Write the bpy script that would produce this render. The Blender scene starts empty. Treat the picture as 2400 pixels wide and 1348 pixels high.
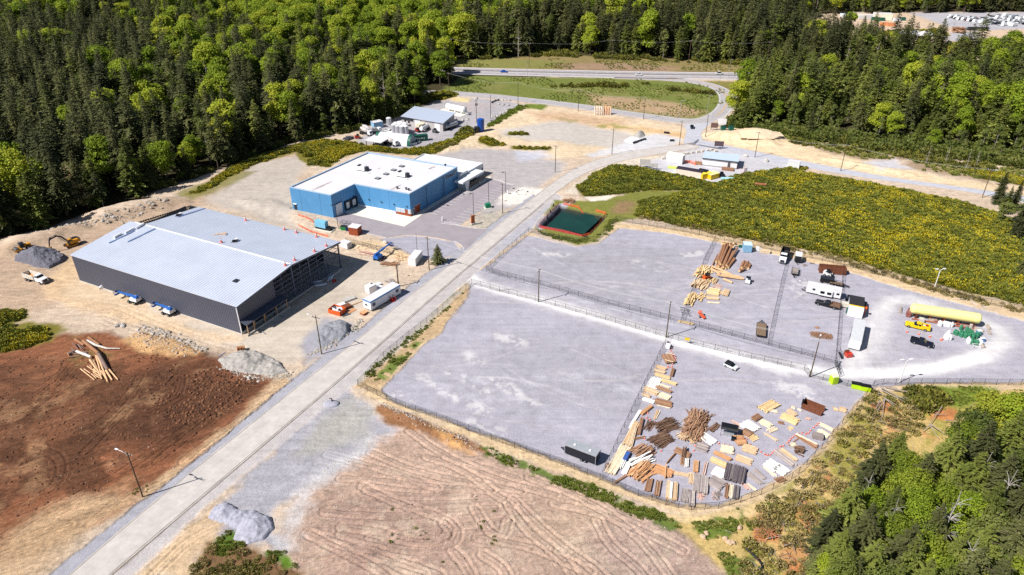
import bpy,math,random
import numpy as np
from mathutils import Vector,Matrix
RNG=random.Random(7)
R=math.radians
scene=bpy.context.scene
COL=scene.collection
CAM_H,FPX,HOR=110.0,1667.0,-286.0
TH=math.atan((674-HOR)/FPX)
CT,ST=math.cos(TH),math.sin(TH)
def G(x,y,z=0.0):
 """survey: picture point -> world x, y at height z"""
 u=(x-1200)/FPX;v=(674-y)/FPX
 t=(CAM_H-z)/(ST-v*CT)
 return Vector((u*t,(CT+v*ST)*t))
def P(x,y,z=0.0):
 g=G(x,y);return Vector((g.x,g.y,z))
def pix(X,Y,Z=0.0):
 dz=Z-CAM_H
 dep=Y*CT-dz*ST;up=Y*ST+dz*CT
 return 1200+FPX*X/dep,674-FPX*up/dep,dep
def lin(c):
 c/=255.0
 return c/12.92 if c<=0.04045 else((c+0.055)/1.055)**2.4
def C3(rgb,k=0.9):
 return tuple(lin(v)*k for v in rgb)
MATS={}
def nodes_of(name):
 m=bpy.data.materials.new(name);m.use_nodes=True
 nt=m.node_tree;b=nt.nodes['Principled BSDF']
 return m,nt,b
def M(name,rgb=(128,128,128),rough=0.6,metal=0.0,var=0.12,scale=1.5,bump=0.0,bscale=8.0,k=0.9,spec=0.4):
 if name in MATS:return MATS[name]
 m,nt,b=nodes_of(name)
 N,L=nt.nodes,nt.links
 c=C3(rgb,k)
 tc=N.new('ShaderNodeTexCoord')
 no=N.new('ShaderNodeTexNoise');no.inputs['Scale'].default_value=scale;no.inputs['Detail'].default_value=6;no.inputs['Roughness'].default_value=0.65
 L.new(tc.outputs['Object'],no.inputs['Vector'])
 mr=N.new('ShaderNodeMapRange');mr.inputs[1].default_value=0.3;mr.inputs[2].default_value=0.7
 mr.inputs[3].default_value=1-var;mr.inputs[4].default_value=1+var
 L.new(no.outputs['Fac'],mr.inputs[0])
 mx=N.new('ShaderNodeMix');mx.data_type='RGBA';mx.blend_type='MULTIPLY';mx.inputs[0].default_value=1
 mx.inputs[6].default_value=(*c,1);L.new(mr.outputs[0],mx.inputs[7])
 L.new(mx.outputs[2],b.inputs['Base Color'])
 b.inputs['Roughness'].default_value=rough;b.inputs['Metallic'].default_value=metal
 b.inputs['Specular IOR Level'].default_value=spec
 if bump:
  n2=N.new('ShaderNodeTexNoise');n2.inputs['Scale'].default_value=bscale;n2.inputs['Detail'].default_value=5
  L.new(tc.outputs['Object'],n2.inputs['Vector'])
  bp=N.new('ShaderNodeBump');bp.inputs['Strength'].default_value=min(1,bump);bp.inputs['Distance'].default_value=0.1*max(1,bump)
  L.new(n2.outputs['Fac'],bp.inputs['Height']);L.new(bp.outputs[0],b.inputs['Normal'])
 MATS[name]=m
 return m
def leafmat(name,ramp,trans=0.25,rough=0.7,nscale=0.35,white=0.0):
 """foliage: colour varies from plant to plant and from clump to clump"""
 if name in MATS:return MATS[name]
 m,nt,b=nodes_of(name);N,L=nt.nodes,nt.links
 oi=N.new('ShaderNodeObjectInfo')
 geo=N.new('ShaderNodeNewGeometry')
 tc=N.new('ShaderNodeTexCoord')
 no=N.new('ShaderNodeTexNoise');no.inputs['Scale'].default_value=nscale;no.inputs['Detail'].default_value=3
 L.new(geo.outputs['Position'],no.inputs['Vector'])
 ad=N.new('ShaderNodeMath');ad.operation='MULTIPLY_ADD';ad.inputs[1].default_value=0.55;L.new(oi.outputs['Random'],ad.inputs[0])
 ad2=N.new('ShaderNodeMath');ad2.operation='MULTIPLY_ADD';ad2.inputs[1].default_value=0.75;L.new(no.outputs['Fac'],ad2.inputs[0]);ad2.inputs[2].default_value=-0.2
 L.new(ad2.outputs[0],ad.inputs[2])
 ad3=N.new('ShaderNodeMath');ad3.operation='MULTIPLY_ADD';ad3.inputs[1].default_value=0.22;L.new(geo.outputs['Random Per Island'],ad3.inputs[0]);L.new(ad.outputs[0],ad3.inputs[2])
 cr=N.new('ShaderNodeValToRGB');e=cr.color_ramp.elements
 n=len(ramp)
 e[0].position=0.1;e[0].color=(*ramp[0],1)
 e[1].position=0.95;e[1].color=(*ramp[-1],1)
 for i,c in enumerate(ramp[1:-1]):
  q=e.new(0.1+0.85*(i+1)/(n-1));q.color=(*c,1)
 L.new(ad3.outputs[0],cr.inputs[0]);L.new(cr.outputs[0],b.inputs['Base Color'])
 b.inputs['Roughness'].default_value=rough;b.inputs['Specular IOR Level'].default_value=0.25
 if trans:
  tr=N.new('ShaderNodeBsdfTranslucent');L.new(cr.outputs[0],tr.inputs['Color'])
  ms=N.new('ShaderNodeMixShader');ms.inputs[0].default_value=trans
  L.new(b.outputs[0],ms.inputs[1]);L.new(tr.outputs[0],ms.inputs[2])
  L.new(ms.outputs[0],N['Material Output'].inputs['Surface'])
 MATS[name]=m
 return m
class MB:
 def __init__(s):
  s.v=[];s.f=[];s.m=[];s.uv=[];s.X=None;s.sm=[]
 def add(s,vs,fs,m=0,uvs=None,sm=False):
  o=len(s.v)
  if s.X is not None:vs=[s.X@Vector(q)for q in vs]
  s.v+=[tuple(q)for q in vs]
  for i,f in enumerate(fs):
   s.f.append([o+k for k in f]);s.m.append(m);s.sm.append(sm)
   s.uv.append(uvs[i]if uvs else None)
  return s
 def box(s,c,d,rz=0.0,m=0,tx=1.0,ty=1.0,tilt=None):
  """box on its base centre c, size d; tx,ty shrink the top"""
  x,y,z=d[0]/2,d[1]/2,d[2]
  q=[(-x,-y,0),(x,-y,0),(x,y,0),(-x,y,0),(-x*tx,-y*ty,z),(x*tx,-y*ty,z),(x*tx,y*ty,z),(-x*tx,y*ty,z)]
  T=Matrix.Translation(c)@Matrix.Rotation(rz,4,'Z')
  if tilt:T=T@Matrix.Rotation(tilt[0],4,'X')@Matrix.Rotation(tilt[1],4,'Y')
  return s.add([T@Vector(p)for p in q],[(3,2,1,0),(4,5,6,7),(0,1,5,4),(1,2,6,5),(2,3,7,6),(3,0,4,7)],m)
 def bar(s,a,b,w,h,m=0):
  """rectangular bar from a to b"""
  a,b=Vector(a),Vector(b);d=b-a;L=d.length
  if L<1e-6:return s
  z=Vector((0,0,1));d.normalize()
  if abs(d.z)>0.98:z=Vector((1,0,0))
  x=d.cross(z).normalized()*w/2;y=x.cross(d).normalized()*h/2
  q=[a-x-y,a+x-y,a+x+y,a-x+y,b-x-y,b+x-y,b+x+y,b-x+y]
  return s.add(q,[(0,1,2,3),(7,6,5,4),(0,4,5,1),(1,5,6,2),(2,6,7,3),(3,7,4,0)],m)
 def cyl(s,a,b,r0,r1=None,n=10,m=0,cap=True,sm=True):
  a,b=Vector(a),Vector(b);r1=r0 if r1 is None else r1
  d=(b-a).normalized();z=Vector((0,0,1))if abs(d.z)<0.95 else Vector((1,0,0))
  x=d.cross(z).normalized();y=d.cross(x)
  q=[]
  for p,r in((a,r0),(b,r1)):
   for i in range(n):
    t=2*math.pi*i/n;q.append(p+x*math.cos(t)*r+y*math.sin(t)*r)
  s.add(q,[(i,i+n,(i+1)%n+n,(i+1)%n)for i in range(n)],m,sm=sm)
  if cap:
   s.add(q[:n],[tuple(range(n))],m);s.add(q[n:],[tuple(range(n))[::-1]],m)
  return s
 def path(s,pts,r,n=6,m=0,r1=None):
  k=len(pts)-1
  r1=r if r1 is None else r1
  for i in range(k):
   s.cyl(pts[i],pts[i+1],r+(r1-r)*i/k,r+(r1-r)*(i+1)/k,n,m,cap=(i in(0,k-1)))
  return s
 def prism(s,pts,z0,z1,m=0,mt=None):
  n=len(pts);mt=m if mt is None else mt
  a=sum(pts[i][0]*pts[(i+1)%n][1]-pts[(i+1)%n][0]*pts[i][1]for i in range(n))
  if a<0:pts=pts[::-1]
  lo=[(p[0],p[1],z0)for p in pts];hi=[(p[0],p[1],z1)for p in pts]
  s.add(lo+hi,[(i,(i+1)%n,(i+1)%n+n,i+n)for i in range(n)]+[tuple(range(n))[::-1]],m)
  return s.add(hi,[tuple(range(n))],mt)
 def profile(s,pts,y0,y1,m=0,ty=1.0):
  """side outline (x,z) extruded across y; the highest points may be pulled in by ty"""
  n=len(pts);zmx=max(p[1]for p in pts);zmn=min(p[1]for p in pts);c=(y0+y1)/2
  def yy(y,z):return c+(y-c)*(1-(1-ty)*(z-zmn)/max(1e-6,zmx-zmn))
  a=sum(pts[i][0]*pts[(i+1)%n][1]-pts[(i+1)%n][0]*pts[i][1]for i in range(n))
  if a<0:pts=pts[::-1]
  A=[(p[0],yy(y0,p[1]),p[1])for p in pts];B=[(p[0],yy(y1,p[1]),p[1])for p in pts]
  return s.add(A+B,[tuple(range(n)),tuple(range(n,2*n))[::-1]]+[(i,i+n,(i+1)%n+n,(i+1)%n)for i in range(n)],m)
 def ball(s,c,r,m=0,nu=10,nv=6,z0=-1.0):
  c=Vector(c);q=[];f=[]
  r=Vector(r)if not isinstance(r,(int,float))else Vector((r,r,r))
  for j in range(nv+1):
   t=math.asin(z0)+(math.pi/2-math.asin(z0))*j/nv
   for i in range(nu):
    a=2*math.pi*i/nu
    q.append(c+Vector((r.x*math.cos(t)*math.cos(a),r.y*math.cos(t)*math.sin(a),r.z*math.sin(t))))
  for j in range(nv):
   for i in range(nu):
    f.append((j*nu+i,j*nu+(i+1)%nu,(j+1)*nu+(i+1)%nu,(j+1)*nu+i))
  return s.add(q,f,m,sm=True)
 def quad(s,a,b,c,d,m=0,uv=None):
  return s.add([a,b,c,d],[(0,1,2,3)],m,[uv]if uv else None)
 def build(s,name,mats,parent=None,loc=None,rz=None,bev=0.0):
  me=bpy.data.meshes.new(name)
  me.from_pydata(s.v,[],s.f)
  if not isinstance(mats,(list,tuple)):mats=[mats]
  for q in mats:me.materials.append(q)
  me.polygons.foreach_set('material_index',s.m)
  me.polygons.foreach_set('use_smooth',s.sm)
  if any(u for u in s.uv):
   ul=me.uv_layers.new(name='UVMap');d=[]
   for f,u in zip(s.f,s.uv):
    d+=[c for q in(u or[(0,0)]*len(f))for c in q]
   ul.data.foreach_set('uv',d)
  me.update()
  o=bpy.data.objects.new(name,me);COL.objects.link(o)
  if parent:o.parent=parent
  if loc is not None:o.location=loc
  if rz is not None:o.rotation_euler=(0,0,rz)
  if bev:
   bm=o.modifiers.new('edge','BEVEL');bm.width=bev;bm.segments=2;bm.limit_method='ANGLE';bm.angle_limit=R(40)
  return o
def tag(o,label,cat,group=None,kind=None):
 if label:o['label']=label
 if cat:o['category']=cat
 if group:o['group']=group
 if kind:o['kind']=kind
 return o
def thing(name,label,cat,loc=(0,0,0),rz=0.0,group=None):
 o=bpy.data.objects.new(name,None);COL.objects.link(o)
 o.empty_display_size=0.5
 o.location=loc if len(loc)==3 else(loc[0],loc[1],0);o.rotation_euler=(0,0,rz)
 return tag(o,label,cat,group)
def struct(o):
 o['kind']='structure';return o
def dup(root,loc,rz,label=None,group=None,sc=None):
 r=root.copy();COL.objects.link(r);r.location=loc if len(loc)==3 else(loc[0],loc[1],0);r.rotation_euler=(0,0,rz)
 if sc:r.scale=sc if isinstance(sc,(tuple,list))else(sc,sc,sc)
 if label:r['label']=label
 if group:r['group']=group
 for ch in list(root.children):
  c=ch.copy();COL.objects.link(c);c.parent=r
  for g in list(ch.children):
   d=g.copy();COL.objects.link(d);d.parent=c
 return r
def aim(a,b):
 """two picture points on the ground -> centre, heading, length"""
 a,b=G(*a),G(*b);d=b-a
 return(a+b)/2,math.atan2(d.y,d.x),d.length
def frame(a,b,z=0.0):
 """local frame on a wall: x along a->b, y to the left of it, z up"""
 a,b=Vector((a[0],a[1],0)),Vector((b[0],b[1],0));d=(b-a).normalized()
 Mx=Matrix.Identity(4)
 n=Vector((-d.y,d.x,0))
 for i in range(3):
  Mx[i][0]=d[i];Mx[i][1]=n[i];Mx[i][2]=(0,0,1)[i];Mx[i][3]=(a.x,a.y,z)[i]
 return Mx,(b-a).length
m_white=M('white_paint',(235,235,238),0.5,var=0.05)
m_black=M('black_paint',(28,29,33),0.45,var=0.2)
m_rubber=M('rubber',(24,24,26),0.85)
m_glass=M('dark_glass',(22,28,36),0.12,var=0.1,spec=0.6)
m_steel=M('grey_steel',(120,122,128),0.45,0.6)
m_dsteel=M('dark_steel',(52,56,66),0.5,0.3)
m_galv=M('galvanised',(190,193,198),0.4,0.5,var=0.08)
m_orange=M('orange_paint',(222,92,30),0.5)
m_red=M('red_paint',(190,40,32),0.5)
m_yellow=M('yellow_paint',(238,196,24),0.5)
m_cat=M('machine_yellow',(214,150,38),0.55,var=0.2)
m_blue=M('lift_blue',(36,104,190),0.5)
m_green=M('dark_green_paint',(20,92,78),0.5)
m_lime=M('lime_paint',(188,226,20),0.5)
m_rust=M('rusty_steel',(120,72,50),0.8,var=0.35,scale=2.5)
m_wood=M('timber_pole',(96,78,60),0.85,var=0.25,scale=3)
m_conc=M('concrete',(200,196,190),0.85,var=0.12,scale=0.6)
def axis(parts):
 out=[]
 for a,b,st in parts:
  n=max(1,int(round((b-a)/st)));out+=list(np.linspace(a,b,n,endpoint=False))
 return np.array(out+[parts[-1][1]])
XS=axis([(-2600,-700,90),(-700,-320,5),(-320,-120,1.1),(-118,118,0.25),(118,120,0.5),(120,320,1.1),(320,700,5),(700,2600,90)])
YS=axis([(-400,40,20),(40,78,2),(78,150,0.23),(150,260,0.42),(260,480,0.95),(480,900,3.2),(900,3500,80)])
NX,NY=len(XS),len(YS)
_T=np.random.RandomState(3).rand(256,256)
def vnoise(x,y,s=0):
 x=x+17.3*s;y=y-9.1*s
 ix=np.floor(x).astype(int);iy=np.floor(y).astype(int);fx=x-ix;fy=y-iy
 fx=fx*fx*(3-2*fx);fy=fy*fy*(3-2*fy)
 a=_T[ix%256,iy%256];b=_T[(ix+1)%256,iy%256];c=_T[ix%256,(iy+1)%256];d=_T[(ix+1)%256,(iy+1)%256]
 return(a*(1-fx)+b*fx)*(1-fy)+(c*(1-fx)+d*fx)*fy
def fbm(x,y,sc,o=4,s=0):
 r=0;amp=0.5;tot=0
 for i in range(o):
  r=r+amp*vnoise(x*sc,y*sc,s+5*i);tot+=amp;amp*=0.55;sc=sc*2.07
 return r/tot-0.5
XX,YY=np.meshgrid(XS,YS)
COLG=np.zeros((NY,NX,3));MASK=np.zeros((NY,NX,4));ZZ=np.zeros((NY,NX))
COLG[:]=C3((66,60,40));MASK[:,:,2]=0.6
TYPES={'g':(1,0,0,0),'d':(0.1,1,0,0.25),'v':(0,0.3,1,0),'s':(0.25,0.12,0,0),'r':(0.9,0.6,0,0.1),'b':(0,1,0,1),'p':(0.1,1,0,0.55)}
def region(pts,mar):
 x0,x1=pts[:,0].min()-mar,pts[:,0].max()+mar;y0,y1=pts[:,1].min()-mar,pts[:,1].max()+mar
 return slice(np.searchsorted(YS,y0),np.searchsorted(YS,y1)+1),slice(np.searchsorted(XS,x0),np.searchsorted(XS,x1)+1)
def segdist(x,y,pts,closed):
 n=len(pts);d=np.full(x.shape,1e9);ins=np.zeros(x.shape,bool)
 for i in range(n if closed else n-1):
  ax,ay=pts[i];bx,by=pts[(i+1)%n];dx,dy=bx-ax,by-ay
  t=np.clip(((x-ax)*dx+(y-ay)*dy)/(dx*dx+dy*dy+1e-9),0,1)
  d=np.minimum(d,(x-ax-t*dx)**2+(y-ay-t*dy)**2)
  if closed and ay!=by:
   ins^=((ay>y)!=(by>y))&(x<(bx-ax)*(y-ay)/(by-ay)+ax)
 d=np.sqrt(d)
 return np.where(ins,d,-d)if closed else-d
def W(pl):return np.array([tuple(G(*p))for p in pl])
ZN=[0]
def weight(pl,soft,amp,nsc,width=None):
 pts=W(pl);mar=soft+amp+2+(width or 0)
 sl=region(pts,mar);x,y=XX[sl],YY[sl]
 if x.size==0:return sl,None
 sd=segdist(x,y,pts,width is None)
 if width is not None:sd=sd+width/2
 ZN[0]+=1
 sd=sd+amp*2*fbm(x,y,nsc,4,ZN[0])
 w=np.clip(sd/(2*soft)+0.5,0,1)
 return sl,w*w*(3-2*w)
def zone(pl,rgb,t='d',soft=1.0,amp=1.5,nsc=0.25,k=1.0,width=None,patch=None):
 sl,w=weight(pl,soft,amp,nsc,width)
 if w is None:return
 w=w*k
 if patch:
  n=fbm(XX[sl],YY[sl],patch[0],4,ZN[0]+50)+0.5
  w=w*np.clip((n-patch[1])/0.12+0.5,0,1)
 w=w[...,None]
 COLG[sl]=COLG[sl]*(1-w)+np.array(C3(rgb))*w
 MASK[sl]=MASK[sl]*(1-w)+np.array(TYPES[t])*w
def mound(pl,h,soft,amp=0.5,width=None):
 sl,w=weight(pl,soft,amp,0.3,width)
 if w is not None:ZZ[sl]+=h*w
zone([(-300,1600),(-300,600),(0,560),(83,545),(227,498),(320,468),(470,415),(581,371),(701,331),(850,297),(987,254),(1080,200),(1095,180),(1800,185),(1700,300),(1884,329),(2117,360),(2400,390),(2700,430),(2700,1600)],(204,184,164),'d',2,3,0.1)
zone([(-300,800),(-300,620),(40,575),(260,510),(420,470),(500,420),(700,345),(720,420),(400,500),(200,640),(130,720)],(176,150,126),'d',4,4,0.08,0.7)
zone([(480,470),(600,385),(720,360),(700,450),(690,520),(760,560),(560,500)],(186,176,166),'g',3,3,0.1)
zone([(400,455),(480,428),(560,400),(600,402),(540,435),(450,470)],(128,124,70),'v',1.5,2,0.2,0.8)
zone([(1060,140),(1150,138),(1290,126),(1800,148),(1810,172),(1085,161)],(142,126,84),'v',3,4,0.06)
zone([(1060,138),(1200,138),(1330,145),(1280,160),(1085,161)],(128,130,70),'v',4,4,0.06,0.8)
zone([(1300,148),(1500,150),(1620,160),(1560,170),(1330,163)],(160,132,112),'d',4,5,0.08,0.8)
zone([(1085,178),(1440,184),(1610,192),(1690,208),(1706,232),(1685,264),(1620,284),(1500,272),(1400,250),(1200,228),(1040,212)],(116,124,62),'v',3,3,0.08)
zone([(1110,196),(1400,200),(1640,214),(1660,228),(1400,222),(1150,214)],(134,132,78),'v',4,5,0.06,0.7,patch=(0.07,0.5))
zone([(1380,222),(1480,228),(1600,246),(1648,262),(1600,276),(1480,262),(1390,243)],(182,152,124),'d',5,5,0.07,0.85)
zone([(1620,192),(1720,190),(1790,180),(1790,190),(1730,212),(1712,228),(1700,208)],(132,124,68),'v',3,3,0.1)
zone([(1000,350),(1100,300),(1180,258),(1260,246),(1420,268),(1600,298),(1610,335),(1400,368),(1290,372),(1180,348),(1060,365)],(220,198,168),'d',3,3,0.1)
zone([(1240,262),(1330,262),(1420,275),(1470,285),(1440,300),(1340,292),(1270,282)],(196,162,132),'d',5,6,0.08,0.8)
zone([(1170,302),(1260,288),(1330,285),(1440,305),(1520,320),(1560,345),(1440,345),(1380,338),(1240,328),(1180,318)],(190,184,180),'g',4,4,0.08,0.9)
zone([(1500,318),(1560,312),(1605,325),(1560,348),(1430,362),(1390,372),(1370,362),(1450,340)],(206,206,212),'g',2,2,0.15,0.85)
zone([(1400,290),(1500,296),(1590,312),(1600,322),(1500,306),(1400,300)],(216,178,128),'d',3,3,0.1,0.8)
zone([(1300,275),(1420,285),(1480,300),(1430,303),(1330,290)],(150,146,88),'v',3,4,0.1,0.8,patch=(0.12,0.62))
zone([(1000,365),(1090,350),(1180,348),(1290,372),(1330,384),(1270,440),(1200,490),(1100,545),(1140,470),(1150,410)],(176,170,170),'g',3,3,0.12)
zone([(1210,352),(1270,352),(1300,368),(1220,378)],(188,190,204),'g',3,3,0.15,0.8)
zone([(1170,455),(1230,440),(1290,445),(1250,478),(1195,482),(1165,475)],(232,226,218),'g',2,3,0.2,0.9)
zone([(1120,505),(1180,490),(1200,500),(1140,540),(1095,530)],(182,174,160),'d',2,2,0.2,0.8)
zone([(860,312),(905,288),(990,250),(1080,226),(1200,240),(1232,246),(1160,285),(1100,312),(1010,345),(930,350),(830,335)],(172,168,172),'g',2,2,0.15)
zone([(1060,240),(1130,236),(1160,246),(1120,262),(1050,268)],(184,172,172),'g',4,4,0.1,0.7)
zone([(1050,224),(1100,232),(1100,240),(1060,236)],(222,198,150),'d',2,2,0.2)
zone([(1145,290),(1215,247),(1236,249),(1170,288),(1140,300)],(96,116,44),'v',1,1,0.3)
zone([(1230,244),(1290,246),(1270,258),(1230,254)],(110,126,50),'v',2,2,0.2)
zone([(1490,392),(1560,364),(1640,345),(1700,350),(1790,372),(1890,388),(1860,402),(1760,446),(1640,422),(1560,402)],(196,194,200),'g',1.5,2,0.15)
zone([(1720,445),(1800,405),(1890,392),(1830,420),(1780,448)],(218,204,184),'d',2,2,0.2)
zone([(1640,318),(1720,306),(1780,312),(1830,325),(1950,360),(2100,392),(2250,422),(2420,440),(2420,462),(2230,434),(2060,412),(1930,388),(1800,358),(1690,338)],(226,202,168),'d',2,2,0.12)
zone([(1830,320),(2020,345),(2180,372),(2420,400),(2420,444),(2200,408),(2050,384),(1930,354)],(158,136,112),'v',3,4,0.1,0.9,patch=(0.08,0.42))
zone([(2020,380),(2100,376),(2130,396),(2060,402)],(196,194,200),'g',3,3,0.2)
zone([(1320,452),(1440,372),(1560,366),(1480,392),(1410,400),(1350,455)],(216,206,190),'d',1.5,1.5,0.2,0.8)
zone([(560,800),(700,720),(830,610),(920,600),(935,640),(860,710),(760,800),(690,850),(600,850)],(196,184,170),'g',2.5,3,0.15)
zone([(190,650),(300,700),(560,790),(560,815),(420,770),(240,715),(150,690)],(202,192,180),'g',2.5,3,0.12,0.8)
zone([(120,640),(170,600),(200,650),(400,745),(560,800),(440,790),(250,740),(100,700)],(222,190,150),'d',2,3,0.15,0.6)
zone([(800,560),(900,565),(980,600),(950,615),(860,600)],(222,194,156),'d',2,2,0.2,0.8)
zone([(890,560),(970,552),(1065,567),(1085,586),(1030,612),(960,596)],(164,162,174),'g',0.8,0.8,0.3)
zone([(700,800),(760,745),(830,755),(850,775),(790,822),(720,850)],(158,158,170),'g',2,2,0.25,0.9)
zone([(-200,800),(0,826),(150,776),(260,780),(330,812),(480,832),(560,866),(640,888),(590,960),(480,1050),(345,1150),(270,1205),(0,1330),(-250,1500)],(152,100,72),'b',1.5,3,0.12)
zone([(250,890),(430,840),(560,870),(615,890),(560,945),(440,1020),(330,1060),(200,1010)],(96,64,48),'b',6,7,0.07,0.95)
zone([(0,870),(200,860),(300,960),(200,1100),(0,1150),(-200,1000)],(124,86,64),'b',6,7,0.07,0.7)
zone([(-100,840),(560,850),(620,900),(330,1140),(-100,1260)],(92,62,46),'b',4,3,0.2,0.7,patch=(0.13,0.55))
zone([(-100,840),(560,850),(620,900),(330,1140),(-100,1260)],(176,136,102),'b',4,3,0.2,0.55,patch=(0.17,0.64))
zone([(-100,840),(500,850),(560,940),(330,1100),(-100,1200)],(112,78,58),'b',4,3,0.2,0.6,patch=(0.45,0.55))
zone([(-100,1340),(120,1190),(260,1160),(330,1160),(240,1235),(110,1348),(0,1420)],(208,176,140),'b',3,4,0.12,0.85)
zone([(330,1150),(480,1040),(600,935),(660,885),(690,890),(620,975),(460,1075),(345,1165)],(212,180,144),'b',1.5,2,0.2,0.9)
zone([(280,800),(330,776),(420,800),(480,830),(430,838),(330,826)],(212,172,124),'b',1.2,1.5,0.3,0.9)
zone([(170,795),(260,780),(280,830),(200,880),(150,850)],(124,112,66),'v',2,3,0.2,0.6,patch=(0.2,0.6))
zone([(560,1400),(690,1180),(740,1090),(880,985),(960,962),(1130,1050),(1300,1112),(1450,1166),(1560,1224),(1630,1270),(1700,1348),(1720,1560),(500,1600)],(190,163,146),'p',1.5,2,0.15)
zone([(820,1180),(980,1120),(1100,1180),(1060,1300),(860,1320),(760,1250)],(172,144,132),'p',6,6,0.08,0.6)
zone([(1270,1160),(1420,1180),(1500,1260),(1360,1300),(1260,1240)],(206,180,156),'p',6,6,0.08,0.6)
zone([(1440,1200),(1600,1250),(1720,1400),(1400,1400),(1400,1280)],(176,154,146),'p',5,5,0.1,0.6)
zone([(760,1080),(1560,1220),(1700,1360),(700,1360)],(164,136,124),'p',5,4,0.2,0.5,patch=(0.16,0.58))
zone([(760,1080),(1560,1220),(1700,1360),(700,1360)],(204,184,164),'p',5,4,0.2,0.5,patch=(0.2,0.6))
zone([(480,1240),(560,1120),(720,980),(800,905),(870,945),(920,1010),(810,1085),(720,1140),(650,1200),(660,1290),(540,1270)],(168,166,174),'r',1.5,2.5,0.2)
zone([(700,1150),(760,1090),(860,1030),(915,1015),(830,1090),(740,1150),(680,1290),(640,1290)],(202,200,202),'r',2,3,0.3,0.7)
zone([(740,990),(830,930),(880,960),(850,1020),(760,1060),(690,1070)],(176,172,162),'r',3,3,0.3,0.7)
zone([(880,950),(940,965),(1010,990),(1090,1030),(1150,1062),(1090,1050),(1000,1020),(900,990)],(150,108,76),'d',0.8,1.2,0.4)
zone([(1010,995),(1090,1035),(1110,1065),(1050,1050)],(206,158,104),'d',1.2,1.2,0.4,0.9)
zone([(330,1348),(400,1270),(500,1190),(560,1200),(500,1270),(430,1360)],(212,184,150),'d',1.5,2,0.3,0.9)
zone([(440,1360),(490,1275),(560,1275),(640,1300),(720,1360),(720,1560),(420,1560)],(124,96,68),'d',1,1.5,0.3)
zone([(500,1265),(550,1240),(560,1270),(520,1300)],(88,112,44),'v',0.7,1,0.5)
zone([(620,1292),(660,1292),(690,1330),(640,1320)],(92,122,40),'v',0.7,1,0.5)
YARD=[(1107,660),(1060,735),(1034,780),(990,811),(935,870),(893,915),(930,945),(1000,968),(1100,1006),(1200,1040),(1300,1076),(1406,1118),(1500,1158),(1590,1183),(1680,1184),(1780,1150),(1870,1098),(1930,1040),(2000,955),(2045,908),(2190,897),(2600,897),(2600,800),(2400,752),(2250,712),(2100,672),(1980,634),(1850,604),(1680,568),(1560,545),(1450,535),(1400,572),(1350,578),(1280,562),(1238,552),(1130,632),(1075,640)]
zone([(1080,640),(1240,540),(1290,580),(1400,585),(1440,520),(1700,548),(2000,618),(2420,725),(2700,800),(2700,910),(2050,910),(1940,1055),(1860,1130),(1720,1200),(1600,1206),(1400,1140),(1100,1030),(850,925),(860,890),(1000,765)],(214,188,152),'d',0.8,1,0.4)
zone(YARD,(171,168,180),'g',0.5,0.7,0.4)
zone([(1150,640),(1250,570),(1640,590),(1600,740),(1400,700)],(162,160,168),'g',8,8,0.05,0.7)
zone([(1000,860),(1250,780),(1540,830),(1480,950),(1200,950)],(160,158,166),'g',10,8,0.05,0.6)
lane=[(1040,640),(1085,640),(1130,668),(1180,682),(1300,714),(1450,757),(1600,803),(1800,852),(1950,876),(2080,874),(2200,862),(2300,836),(2352,800),(2340,772),(2290,748),(2200,722),(2140,703),(2090,706),(2060,735),(2050,790),(2000,858)]
zone(lane,(196,194,198),'g',2.0,0.8,0.2,0.6,width=7.5)
zone(lane[:12],(236,233,234),'s',1.3,0.5,0.3,0.9,width=4.2)
zone(lane[11:],(222,219,219),'s',1.5,0.8,0.2,0.7,width=4)
zone([(2040,740),(2090,760),(2100,830),(2060,860),(2000,868)],(198,196,201),'g',5,3,0.1,0.6)
for pl,wd in([((1095,830),(1120,850)),2],[((985,880),(1060,930),(1120,960)),1.2],[((1055,870),(1110,895),(1150,920)),1.5],[((1140,885),(1180,905),(1215,925)),1.8],[((1060,925),(1110,945),(1140,962)),1.4],[((1170,790),(1230,805)),2.2],[((1275,595),(1330,598)),1.6],[((1830,905),(1880,912),(1890,925)),3.5],[((1800,860),(1850,872)),2.5],[((1600,600),(1650,590)),2],[((1100,990),(1170,1015)),1.2],[((930,925),(955,940)),1.2],[((1180,900),(1260,950)),1.6],[((1490,615),(1560,635)),1.5],[((1860,690),(1880,660)),3]):
 zone(list(pl),(226,223,222),'s',1.2,1.2,0.5,0.5,width=wd+1.2,patch=(0.5,0.5))
for i in range(16):
 a=RNG.choice([(1150+30*i,640+9*i),(960+28*i,900-2*i)]);b=(a[0]+RNG.uniform(120,260),a[1]+RNG.uniform(30,75))
 zone([a,((a[0]+b[0])/2,(a[1]+b[1])/2-RNG.uniform(-4,10)),b],(200,199,210),'g',1.2,0.6,0.3,0.4,width=RNG.uniform(1,2.5),patch=(0.3,0.5))
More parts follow.
